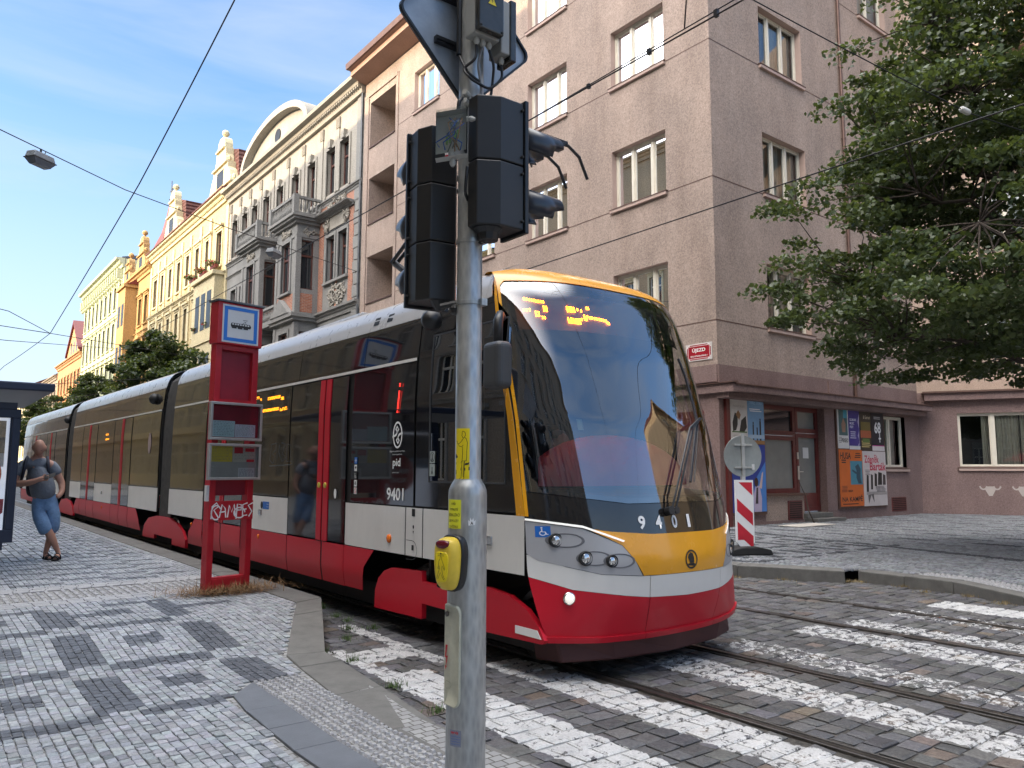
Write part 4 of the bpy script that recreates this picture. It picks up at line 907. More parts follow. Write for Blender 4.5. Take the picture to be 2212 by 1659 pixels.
mb = MB(FL_); mb.prism([(114, 17.3), (119.5, 21.6), (125, 17.3), (125, 17.6), (119.5, 22.0), (114, 17.6)], -9, .4, 1); mb.build('gable_roof', M['redmetal'], S1)
mb = MB(FL_)
for u in (117, 119.2, 121.4): mb.box(u-.4, u+.4, .14, .17, 17.4, 19)
mb.split('attic_window', M['darkwin'], gs)
house('beige_terrace_house', 'low beige house with a grey roof, last but one of the row', 134, 162, 15.5, 'tan2', 'tan2', [(11, 13.4), (7, 9.4), (3, 5.6)], lin(136, 160, 9), 1.2, [None]*3, rf='slate')
house('cream_terrace_house', 'cream house with a brown roof closing the view of the street', 162, 225, 16.5, 'yellowlight', 'yellowlight', [(12, 14.4), (8, 10.4), (4, 6.6)], lin(164, 223, 14), 1.2, [None]*3, rf='tiles')
# --- the row across the street, out of the frame: it shades the street and mirrors in the tram
def plain(name, label, fr, L, z, mat, rows, n, ww=1.2, dep=12, rf='tiles', base=None, trim=None):
    H = thing(name, tuple(fr(0, 0, .15)), label, 'building')
    cs = lin(1.8, L-1.8, n); hs = [(c-ww/2, c+ww/2, a, b) for a, b in rows for c in cs]
    wall(fr, 0, L, .1, z, hs, .25, M[mat], H)
    for h in hs: win_far(fr, h, H, depth=.22, surround=trim, fm='white_frame', hood='flat' if trim else None)
    cornice(fr, 0, L, z+.3, .6, .55, M[mat], H); roof(fr, 0, L, z+.4, 1.2, dep, M[rf], H); body(fr, 0, L, .1, z+.3, dep, M[mat], H)
    cornice(fr, 0, L, 4.6, .35, .25, M[trim or mat], H, 'string_course')
    return H
FO = lambda y: Fr((-9.0, y, 0), (0, 1, 0), (1, 0, 0))
R5 = [(1.2, 3.6), (5.6, 7.8), (9.6, 11.9), (13.8, 16), (18, 20.2)]
LB = iter(['grey beige street house behind and left of the camera, with stone trim', 'tan street house nearest the tram stop, with cream trim', 'grey beige street house facing the pink corner house', 'tan street house facing the grey brick house', 'pale yellow street house facing the yellow gabled house', 'low tan street house facing the green house', 'lowest grey beige house at the far end of the near side'])
for y0, y1, z, mt, tr in ((-28, -6, 25.0, 'tan2', 'stone1904'), (-6, 14, 25.2, 'tanwall', 'yellowlight'), (14, 36, 25.0, 'tan2', 'stone1904'), (36, 58, 25.6, 'tanwall', 'yellowlight'), (58, 84, 22.4, 'yellow', 'yellowlight'), (84, 120, 19.0, 'tanwall', None), (120, 170, 16.5, 'tan2', None)):
    plain('opposite_house', next(LB), FO(y0), y1-y0, z, mt, R5[:5 if z > 21 else 4], int((y1-y0)/2.7), rf='slate', trim=tr if y1 < 60 else None)['group'] = 'houses on the near side of the street'
FB = Fr((60, -14, 0), (-1, 0, 0), (0, 1, 0))
plain('side_street_house', 'tan street house across the side street, out of the picture', Fr((27, -11, 0), (1, 0, 0), (0, 1, 0)), 34, 17, 'tanwall', R5[:4], 12, trim='yellowlight')
plain('side_street_corner_house', 'low yellow house at the lower end of the street', Fr((4, -62, 0), (1, 0, 0), (0, 1, 0)), 36, 10, 'yellow', R5[:2], 13)

pmcache = {}
def pmc(n, c, r=.5, **k):
    if n not in pmcache: pmcache[n] = pm(n, c, r, **k)
    return pmcache[n]
# ------------------------------------------------------------------ tram
def smoothtab(zs, ys, sg=.05):
    t = np.linspace(0, 4, 1601); v = np.interp(t, zs, ys); k = np.exp(-.5*(np.arange(-60, 61)*.0025/sg)**2); k /= k.sum()
    sm = np.convolve(np.pad(v, 60, mode='edge'), k, 'valid').tolist()
    def f(z):
        q = min(max(z, 0), 3.9999)*400; i = int(q); return sm[i]+(sm[i+1]-sm[i])*(q-i)
    return f
YCf = smoothtab([.2, .32, .8, 1.24, 2.03, 2.83, 3.2, 3.36, 3.46], [4.60, 4.58, 4.74, 4.77, 4.92, 5.14, 5.27, 5.38, 5.65], .06)
YNf = smoothtab([.2, .3, .58, .9, 1.12, 1.36, 2.0, 2.6, 3.1, 3.3, 3.42, 3.46], [4.32, 4.27, 4.17, 4.14, 4.19, 4.24, 4.40, 4.61, 4.85, 4.99, 5.19, 5.44], .05)
WF = smoothtab([.2, .3, .45, .75, 1.3, 2.4, 3.0, 3.3, 3.46], [1.13, 1.15, 1.20, 1.23, 1.23, 1.205, 1.17, 1.125, 1.03], .05)
NE = smoothtab([0, 1.2, 2.2, 3.0, 3.5], [2.5, 2.5, 2.4, 2.9, 3.3], .1)
def S(u, z):
    w = WF(z); b = YNf(z); a = YCf(z); return Vector((5.07+u*w, b+(a-b)*abs(u)**NE(z), z))
INS = smoothtab([0, .32, .5, 2.3, 2.7, 3.08, 3.25, 3.36, 3.44, 3.48], [.06, .03, 0, 0, .02, .06, .11, .19, .34, .50], .03)
def zsc(y, z): return z if z < 1.25 else 1.25+(z-1.25)*(1+.0062*max(0, y-7))
def T(y, z, s=-1): return Vector((5.07+s*(1.23-INS(z)), y, zsc(y, z)))
def TF(y, z): return T(y, z, 1)
def patch(name, poly, F, off, mat, parent, du=.05, dz=.06, th=.004, smooth=True):
    bm = bmesh.new(); vs = [bm.verts.new((a, b, 0)) for a, b in poly]; f = bm.faces.new(vs); f.normal_update()
    bmesh.ops.triangulate(bm, faces=[f], ngon_method='EAR_CLIP'); bm.normal_update()
    a0, a1 = min(p[0] for p in poly), max(p[0] for p in poly); b0, b1 = min(p[1] for p in poly), max(p[1] for p in poly)
    for k in range(1, int((a1-a0)/du)+1):
        x = a0+(a1-a0)*k/(int((a1-a0)/du)+1)
        bmesh.ops.bisect_plane(bm, geom=bm.verts[:]+bm.edges[:]+bm.faces[:], plane_co=(x, 0, 0), plane_no=(1, 0, 0))
    for k in range(1, int((b1-b0)/dz)+1):
        x = b0+(b1-b0)*k/(int((b1-b0)/dz)+1)
        bmesh.ops.bisect_plane(bm, geom=bm.verts[:]+bm.edges[:]+bm.faces[:], plane_co=(0, x, 0), plane_no=(0, 1, 0))
    bmesh.ops.remove_doubles(bm, verts=bm.verts, dist=2e-5); bm.normal_update()
    bmesh.ops.triangulate(bm, faces=bm.faces[:], ngon_method='BEAUTY')
    sl = [f_ for f_ in bm.faces if f_.calc_area() < 1e-9]
    if sl: bmesh.ops.delete(bm, geom=sl, context='FACES_ONLY')
    bm.verts.index_update(); bm.faces.ensure_lookup_table()
    if bm.faces[0].normal.z < 0: bmesh.ops.reverse_faces(bm, faces=bm.faces)
    e = 1e-3; out = {}
    ref = None
    for v in bm.verts:
        a, b = v.co.x, v.co.y; P = F(a, b); n = (F(a+e, b)-F(a-e, b)).cross(F(a, b+e)-F(a, b-e)).normalized()
        c = P-Vector((5.07, 6.5 if P.y < 6.5 else P.y, min(P.z, 2.9)))
        if n.dot(c) < 0: n = -n
        out[v.index] = (P, n)
    be = [ed for ed in bm.edges if ed.is_boundary]
    low = {}
    for ed in be:
        for v in ed.verts:
            if v.index not in low: low[v.index] = None
    for v in bm.verts: P, n = out[v.index]; v.co = P+n*off
    idx = {v.index: v for v in bm.verts}; new = {}
    for i in low: P, n = out[i]; new[i] = bm.verts.new(P+n*(off-th))
    rim = []
    for ed in be: a, b = ed.verts; rim.append(bm.faces.new((a, b, new[b.index], new[a.index])))
    rs = set(rim)
    bm.normal_update(); top = [f_ for f_ in bm.faces if f_ not in rs]; sgn = 0
    for f_ in top[::max(1, len(top)//40)]:
        if f_.verts[0].index >= 0 and f_.verts[0].index in out: sgn += f_.normal.dot(out[f_.verts[0].index][1])*f_.calc_area()
    if sgn < 0: bmesh.ops.reverse_faces(bm, faces=top)
    for f in bm.faces: f.smooth = smooth and f not in rs
    keep = {v: out[i][1] for i, v in idx.items()}; bm.verts.index_update(); outn = {v.index: n for v, n in keep.items()}
    fl = [f_ not in rs for f_ in bm.faces]
    me = bpy.data.meshes.new(name); bm.to_mesh(me); bm.free(); me.materials.append(mat)
    nr = [Vector((0, 0, 0))]*len(me.loops)
    for p_, top_ in zip(me.polygons, fl):
        if top_ and smooth:
            for li in p_.loop_indices: nr[li] = outn[me.loops[li].vertex_index]
    if smooth: me.normals_split_custom_set(nr)
    o = bpy.data.objects.new(name, me); put(o, parent); return o
paint = lambda n, c, r=.28, d=.15: pm(n, c, r, var=.05, scale=2, spec=.5, coat=.3, dirt=d, rvar=.05)
M['tred'] = pm('tram_red', (.49, .008, .022), .42, var=.04, scale=1.2, spec=.3, coat=.1); M['twhite'] = paint('tram_white', (.66, .645, .61), .35, .12); M['tyel'] = paint('tram_yellow', (.74, .33, .012), .25, .02)
M['tsilver'] = paint('tram_silver_roof', (.40, .39, .38), .30, .1); M['tgrey'] = paint('headlamp_housing_grey', (.36, .36, .37), .35, .05)
def tblack():
    t = NT('tram_black_glazing'); n = t.bump(t.noise(1.1, 2, .5), .06, .05)
    return t.done(t.pbsdf((.012, .011, .011), t.ramp(t.noise(3, 4), .3, .7, .03, .08), 0, n, .75, .3))
M['tblack'] = tblack(); M['tframe'] = pm('tram_matt_black', (.012, .012, .012), .6, var=.2); M['tunder'] = pm('tram_underframe', (.014, .013, .013), .7, var=.4, bump=.2)
M['bellow'] = pm('grey_bellows_rubber', (.075, .072, .068), .75, var=.25, scale=9)
M['tglass'] = glassm('windscreen_glass', (.66, .68, .69), .17, 1.0, .002, .0)
M['cabglass'] = glassm('cab_side_glass', (.30, .33, .33), .14, 1.4, .004)
M['led'] = pm('amber_led', (.9, .4, .02), .4, var=0, emit=(1, .22, .0), es=20); M['ledside'] = pm('side_amber_led', (.9, .3, .02), .4, var=0, emit=(1, .30, .01), es=.9); M['ledred'] = pm('red_led', (.9, .05, .02), .4, var=0, emit=(1, .04, .03), es=.7)
M['lampwhite'] = pm('lit_white_lamp', (.9, .9, .85), .3, var=0, emit=(1, .93, .78), es=.16); M['drl'] = pm('lit_light_strip', (.9, .9, .85), .3, var=0, emit=(1, .97, .88), es=.12)
M['chrome'] = pm('lamp_reflector', (.6, .6, .6), .12, .95, var=.1); M['white'] = pm('white_lettering', (.78, .78, .77), .5, var=.03); M['blue'] = pm('sign_blue', (.01, .13, .48), .4, var=.05)
M['txtblack'] = pm('black_lettering', (.012, .012, .012), .5, var=0); M['redtxt'] = pm('red_ink', (.5, .02, .03), .5, var=0); M['amberlens'] = pm('amber_lens', (.75, .16, .01), .2, var=.1)
TR = thing('tram', (5.07, 4.2, 0), 'long red, white and yellow tram number 9401 arriving at the stop', 'tram')
q4 = lambda a, b, c, d: [(a, c), (b, c), (b, d), (a, d)]
# carcass under the panels
# front faces
def both(name, poly, off, mat, du=.05, dz=.06, th=.004):
    for s in (1, -1): patch(name, [(a*s, b) for a, b in poly][::s], S, off, mat, TR, du, dz, th)
redlow = [(-1, .30), (-.68, .29), (-.32, .295), (.1, .30), (.42, .305), (.68, .31), (1, .33)]
wl = [(1, .78), (.81, .69), (.52, .64), (.36, .615), (-.01, .605), (-.36, .62), (-.52, .64), (-.81, .69), (-1, .78)]
cut = lambda x0, x1, pts: [(x0, np.interp(x0, [p[0] for p in sorted(pts)], [p[1] for p in sorted(pts)]))]+[p for p in sorted(pts) if x0 < p[0] < x1]+[(x1, np.interp(x1, [p[0] for p in sorted(pts)], [p[1] for p in sorted(pts)]))]
wt = [(-1, .95), (-.83, .86), (-.66, .805), (-.42, .785), (.42, .785), (.66, .805), (.83, .86), (1, .95)]
for a, b in ((-1, -.357), (-.353, .357), (.361, 1)):
    patch('bumper', cut(a, b, redlow)+cut(a, b, [(p[0], p[1]-.003) for p in wl])[::-1], S, .006, M['tred'], TR)
    patch('bumper_lip', [(x, z+.002) for x, z in cut(a, b, redlow)]+[(x, z+.045) for x, z in cut(a, b, redlow)][::-1], S, .022, M['tred'], TR, th=.02)
    patch('white_band', cut(a, b, wl)+cut(a, b, [(p[0], p[1]-.002) for p in wt])[::-1], S, .006, M['twhite'], TR)
bl = [(-1, 1.235), (-.84, 1.19), (-.585, 1.125), (-.31, 1.10), (0, 1.10), (.31, 1.10), (.585, 1.125), (.84, 1.19), (1, 1.235)]
noseL = [(-.40, .787), (-.455, .90), (-.525, 1.02), (-.72, 1.152)]
patch('nose_panel', [(.40, .787), (.455, .90), (.525, 1.02), (.72, 1.152)]+[p for p in sorted(bl, reverse=True) if abs(p[0]) < .72]+noseL[::-1], S, .007, M['tyel'], TR, .04, .04)
gl = [(-1, .955), (-.955, .905), (-.83, .862), (-.665, .807), (-.41, .787), (-.458, .90), (-.53, 1.02), (-.735, 1.148), (-1, 1.205)]
both('headlamp_housing', gl, .008, M['tgrey'], .04, .04)
both('running_light', [(-1, 1.21), (-.735, 1.155), (-.52, 1.045), (-.51, 1.055), (-.735, 1.172), (-1, 1.226)], .016, M['drl'], .04)
patch('number_panel', bl+[(.99, 1.43), (.75, 1.385), (.45, 1.335), (0, 1.34), (-.45, 1.335), (-.75, 1.385), (-.99, 1.43)], S, .003, M['tblack'], TR, .04, .05)
gb_ = [(-.985, 1.435), (-.75, 1.39), (-.45, 1.34), (0, 1.345), (.45, 1.34), (.75, 1.39), (.985, 1.435)]
gt_ = [(.985, 3.10), (.982, 3.19), (.955, 3.235), (.6, 3.245), (0, 3.245), (-.6, 3.245), (-.955, 3.235), (-.982, 3.19), (-.985, 3.10)]
patch('windscreen', gb_+gt_, S, .001, M['tglass'], TR, .03, .04)
fr_ = [(-.985, 1.435), (-.93, 1.44), (-.91, 1.7), (-.93, 2.4), (-.955, 2.9), (-.93, 3.1), (-.985, 3.12)]
both('windscreen_edge', fr_, -.008, M['tblack'])
patch('windscreen_lower_edge', gb_+[(.98, 1.47), (.75, 1.43), (.45, 1.385), (0, 1.385), (-.45, 1.385), (-.75, 1.43), (-.98, 1.47)], S, -.008, M['tblack'], TR)
patch('roof_cowl', [(-1, 3.12), (-.985, 3.12), (-.982, 3.20), (-.955, 3.248), (-.6, 3.256), (0, 3.256), (.6, 3.256), (.955, 3.248), (.982, 3.20), (.985, 3.12), (1, 3.12), (1, 3.36), (.8, 3.41), (.3, 3.43), (-.3, 3.43), (-.8, 3.41), (-1, 3.36)], S, .006, M['tyel'], TR, .05, .03)
both('pillar_edge', [(-1, 1.24), (-.984, 1.24), (-.985, 3.12), (-1, 3.12)], .007, M['tyel'])
wf = lambda z: .035+.065*max(0, min(1, (3.1-z)/1.8))
zz_ = [1.24+i*(3.36-1.24)/24 for i in range(25)]
for s, F in ((-1, T), (1, TF)):
    patch('side_pillar', [(YCf(z), z) for z in zz_]+[(YCf(z)+wf(z), z) for z in zz_[::-1]], F, .007, M['tyel'], TR, .3, .06)
# deep lamps in the housing
def Sn(u, z):
    e = 1e-3; n = (S(u+e, z)-S(u-e, z)).cross(S(u, z+e)-S(u, z-e)).normalized()
    return n if n.y < 0 else -n
def Smap(u0, z0, s=1):
    """local map: metres across and up on the front face"""
    return lambda x, y, d=0: S(u0+x/WF(z0), z0+y)+Sn(u0+x/WF(z0), z0+y)*(.006+d)
for s in (-1, 1):
    for u, z, r in ((.870, 1.06, .048), (.735, .925, .050), (.598, .905, .043)):
        f = Smap(s*u, z); cx = -s*.055
        ring = [(cx-s*-0+.115*math.cos(t)*(1), .055*math.sin(t)) for t in [2*math.pi*i/28 for i in range(28)]]
        mb = MB(); n = 28
        pts = []
        for k, (sc_, dp) in enumerate(((1, .0035), (.93, .006), (.80, -.0), (.5, -.0), (.0, -.0))):
            pts += [tuple(f(cx*(1)+(x-cx)*sc_, y*sc_, dp)) for x, y in ring]
        mb.add(pts, [(k*n+i, k*n+(i+1) % n, (k+1)*n+(i+1) % n, (k+1)*n+i) for k in range(4) for i in range(n)])
        hb = mb.build('headlamp_bowl', pm('bowl_grey', (.13, .13, .14), .5, var=.1) if (s == -1 and u > .8) else bpy.data.materials['bowl_grey'], TR, smooth=True)
        c = f(0, 0, 0); nn = Sn(s*u, z)*.55+Vector((0, -.45, 0)); mb = MB(); mb.lathe(tuple(c-nn*.02), [(r*1.15, 0), (r*1.15, .030), (r*.95, .036), (r*.9, .020)], 20, nn); hl = mb.build('headlight', M['tframe'], TR, smooth=True)
        mb = MB(); mb.lathe(tuple(c-nn*.02), [(r*.9, .022), (r*.75, .030), (r*.4, .036), (.001, .038)], 20, nn); mb.build('lens', M['chrome'], hl, smooth=True)
    f = Smap(s*.835, .625); c = f(0, 0, 0)+Vector((-.02, .05, 0))*(s == 1); nn = Sn(s*.835, .625)*.6+Vector((0, -.4, 0)); mb = MB(); mb.lathe(tuple(c-nn*.012), [(.050, 0), (.050, .018), (.044, .024)], 20, nn); hl = mb.build('fog_light', M['chrome'], TR, smooth=True)
    mb = MB(); mb.lathe(tuple(c-nn*.012), [(.042, .022), (.03, .034), (.01, .038)], 20, nn); mb.build('lens', M['lampwhite'], hl, smooth=True)
    mb = MB(); f2 = Smap(s*.835, .625); pts = [(-s*.055, .03), (-s*.23, -.025), (-s*.22, -.05), (-s*.05, -.035)]; polym(mb, f2, pts, .002); mb.build('fog_recess', M['tred'], TR)
# number and emblem
tx = lambda st, u, z, w, h: text('fleet_number', st, Smap(u, z), M['white'], TR, w, h, bold=.03, depth=.002)
for ch, u in zip('9401', (-.375, -.245, -.105, .035)): tx(ch, u, 1.19, .062 if ch != '1' else .035, .105)
f = Smap(0, .885); mb = MB()
stroke(mb, f, arc(0, 0, .068, .068, 0, 360, 32)[:-1], .014, .004, True)
polym(mb, f, [(-.045, -.03), (.03, -.03), (.05, -.042), (.03, -.052), (-.045, -.045)], .0045)
polym(mb, f, [(-.02, -.028), (.03, -.028), (.03, .01), (.02, .045), (-.005, .055), (-.035, .04), (-.045, .015), (-.03, -.005)], .0048)
mb.build('front_emblem', M['txtblack'], TR, normals=False)
f = Smap(-.955, 1.085)
def wheelchair(name, fn, s, parent, bgm, fgm):
    mb = MB(); quadm(mb, fn, -s/2, s/2, -s/2, s/2, .003, 1, 3, 3); o = mb.build(name, bgm, parent, normals=False); mb = MB()
    stroke(mb, fn, [(x*s, y*s) for x, y in arc(-.02, -.14, .19, .19, 110, 380, 16)], s*.07, .005)
    stroke(mb, fn, [(-.08*s, .25*s), (-.05*s, -.02*s), (.14*s, -.02*s), (.24*s, -.25*s), (.34*s, -.22*s)], s*.08, .005); polym(mb, fn, [(x*s, y*s) for x, y in arc(-.08, .34, .07, .07, 0, 330, 8)], .005)
    mb.build('pictogram', fgm, o, normals=False); return o
wheelchair('wheelchair_sticker', Smap(-.925, 1.125), .085, TR, M['blue'], M['white'])
# destination display behind the glass
mb = MB(); mb.grid(lambda a, b: tuple(S(-.88+1.66*a, 2.80+.36*b)+Vector((0, .09, 0))), 20, 3); dsp = mb.build('destination_display', pm('unlit_led_board', (.03, .022, .015), .6, var=.2), TR, smooth=True)
mb = MB()
def dots(u0, z0, u1, z1, w=.012, rows=2):
    n = max(2, int(abs(u1-u0)*1.2/.014))
    for i in range(n):
        for r in range(rows):
            u = u0+(u1-u0)*i/(n-1); z = z0+(z1-z0)*i/(n-1)-r*.014; p = S(u, z)+Vector((0, .082, 0)); mb.box(p.x-.005, p.x+.005, p.y-.004, p.y, p.z-.0045, p.z+.0045)
for q in [(-.82, 3.095, -.755, 3.08), (-.745, 3.075, -.695, 3.07), (-.70, 3.02, -.682, 3.018), (-.70, 2.99, -.682, 2.99), (-.835, 2.985, -.795, 2.99), (-.76, 2.968, -.742, 2.966), (-.76, 2.94, -.742, 2.94), (-.722, 2.92, -.708, 2.92),
          (-.525, 3.03, -.505, 3.03), (-.49, 3.028, -.47, 3.027), (-.525, 3.0, -.505, 3.0), (-.49, 3.0, -.47, 3.0), (-.44, 3.02, -.41, 3.01), (-.35, 3.045, -.335, 3.045), (-.54, 2.92, -.515, 2.92), (-.50, 2.917, -.48, 2.917), (-.54, 2.893, -.48, 2.89), (-.465, 2.915, -.43, 2.925), (-.465, 2.89, -.45, 2.89),
          (-.395, 2.965, -.37, 2.96), (-.35, 2.952, -.33, 2.952), (-.305, 2.95, -.285, 2.95), (-.26, 2.947, -.24, 2.947), (-.215, 2.943, -.195, 2.94), (-.19, 2.922, -.175, 2.92), (-.40, 2.935, -.385, 2.93)]: dots(*q)
mb.build('lit_segments', M['led'], dsp)
# wipers
mb = MB()
def sp(u, z, d): return tuple(S(u, z)+Sn(u, z)*d)
for du in (0, .035):
    mb.tube([sp(-.15+du, 1.27, .05), sp(-.10+du, 1.40, .07), sp(.20+du, 1.95, .075), sp(.40+du*.5, 2.05, .06)], .010, 6)
mb.tube([sp(-.16, 1.27, .01), sp(-.16, 1.27, .07)], .035, 8); mb.tube([sp(-.11, 1.27, .01), sp(-.11, 1.27, .07)], .03, 8)
mb.tube([sp(.12, 1.50, .025), sp(.28, 1.85, .03), sp(.40, 2.05, .03), sp(.42, 2.45, .03), sp(.40, 2.62, .03)], .013, 6)
mb.tube([sp(.16, 1.50, .03), sp(.40, 2.05, .05)], .006, 5)
mb.build('windscreen_wiper', M['black'], TR, auto=True)
# cab interior
mb = MB(); mb.add([tuple(S(u, 1.40)+Vector((0, .05, 0))) for u in lin(-.97, .97, 15)]+[(6.2, 5.5, 1.45), (3.94, 5.5, 1.45)], [list(range(17))]); mb.add([tuple(S(u, 1.40)+Vector((0, .05, 0))) for u in lin(-.97, .97, 15)]+[tuple(S(u, .5)+Vector((0, .05, 0))) for u in lin(.97, -.97, 15)], [[i, i+1, 28-i, 29-i] for i in range(14)])
mb.box(4.45, 5.7, 4.9, 5.4, 1.45, 1.62); mb.build('dashboard', M['darkgrey'], TR)
mb = MB(); mb.grid(lambda a, b: (5.0+1.0*math.cos(math.pi*a)*math.sin(.05+1.5*b), 4.98+.32*math.sin(2*math.pi*a)*.0-.28*math.sin(math.pi*a)*math.sin(.05+1.5*b), 1.46+.46*math.cos(.05+1.5*b)), 24, 8); mb.build('reflection_dome', pmc('red_reflection_tint', (.70, .12, .17), .6), TR, smooth=True)  # added red dome, stands in for a red reflection on the windscreen
mb = MB(); mb.box(4.6, 5.1, 5.75, 5.9, 1.1, 2.05); mb.box(4.6, 5.1, 5.4, 5.8, .95, 1.1); mb.build('driver_seat', M['rubber'], TR, bevel=.04)
mb = MB(); mb.box(3.95, 6.2, 6.32, 6.36, .35, 3.2); mb.box(3.95, 6.2, 4.7, 6.4, .34, .40); mb.box(4.0, 6.14, 5.5, 6.4, 3.18, 3.22); mb.build('cab_partition', M['tframe'], TR)
f = lambda x, y, d=0: S(-.66+x/1.2, 1.97+y)+Vector((0, .01-d, 0)); mb = MB(); quadm(mb, f, -.02, .02, -.045, .045, .0); mb.build('windscreen_sticker', pm('pale_green_sticker', (.45, .6, .42), .5, var=.1), TR)

# sides: module = (y0, y1, doors, white panels, arches)
Hh = 3.47
def roofpart(y0, y1, nm='roof'):
    mb = MB(); zs = lin(3.44, 3.48, 3)
    mb.grid(lambda a, b: (5.07+(a*2-1)*(1.23-INS(3.475)), y0+(y1-y0)*b, zsc(y0+(y1-y0)*b, 3.475)+.04*math.sin(math.pi*a)), 10, 6); return mb.build(nm, M['tsilver'], TR, smooth=True)
def strip(name, y0, y1, z0, z1, off, mat, F=T, parent=None, du=2.2, dz=.05, th=.004): return patch(name, q4(y0, y1, z0, z1), F, off, mat, parent or TR, du, dz, th)
mods = [(4.95, 15.36), (16.18, 26.7), (27.8, 39.6)]
for k, (y0, y1) in enumerate(mods):
    roofpart(y0+(1.1 if k == 0 else .3), y1)
    for s, F in ((-1, T), (1, TF)):
        strip('side_frame', max(y0, 5.4), y1, .80, 3.44, -.02, M['tframe'], F, th=.01, dz=.12)
    for s, F in ((-1, T), (1, TF)):
        cuts = [y for y in ({0: [5.40, 6.44, 7.58], 1: [], 2: []}[k])]+[y0 if k else 5.40] + [y1]; cuts = sorted(set(cuts))
        for a, b in zip(cuts, cuts[1:]): strip('roof_edge_panel', a+.004, b-.004, 3.10, 3.474, .006, M['tsilver'], F, dz=.02)
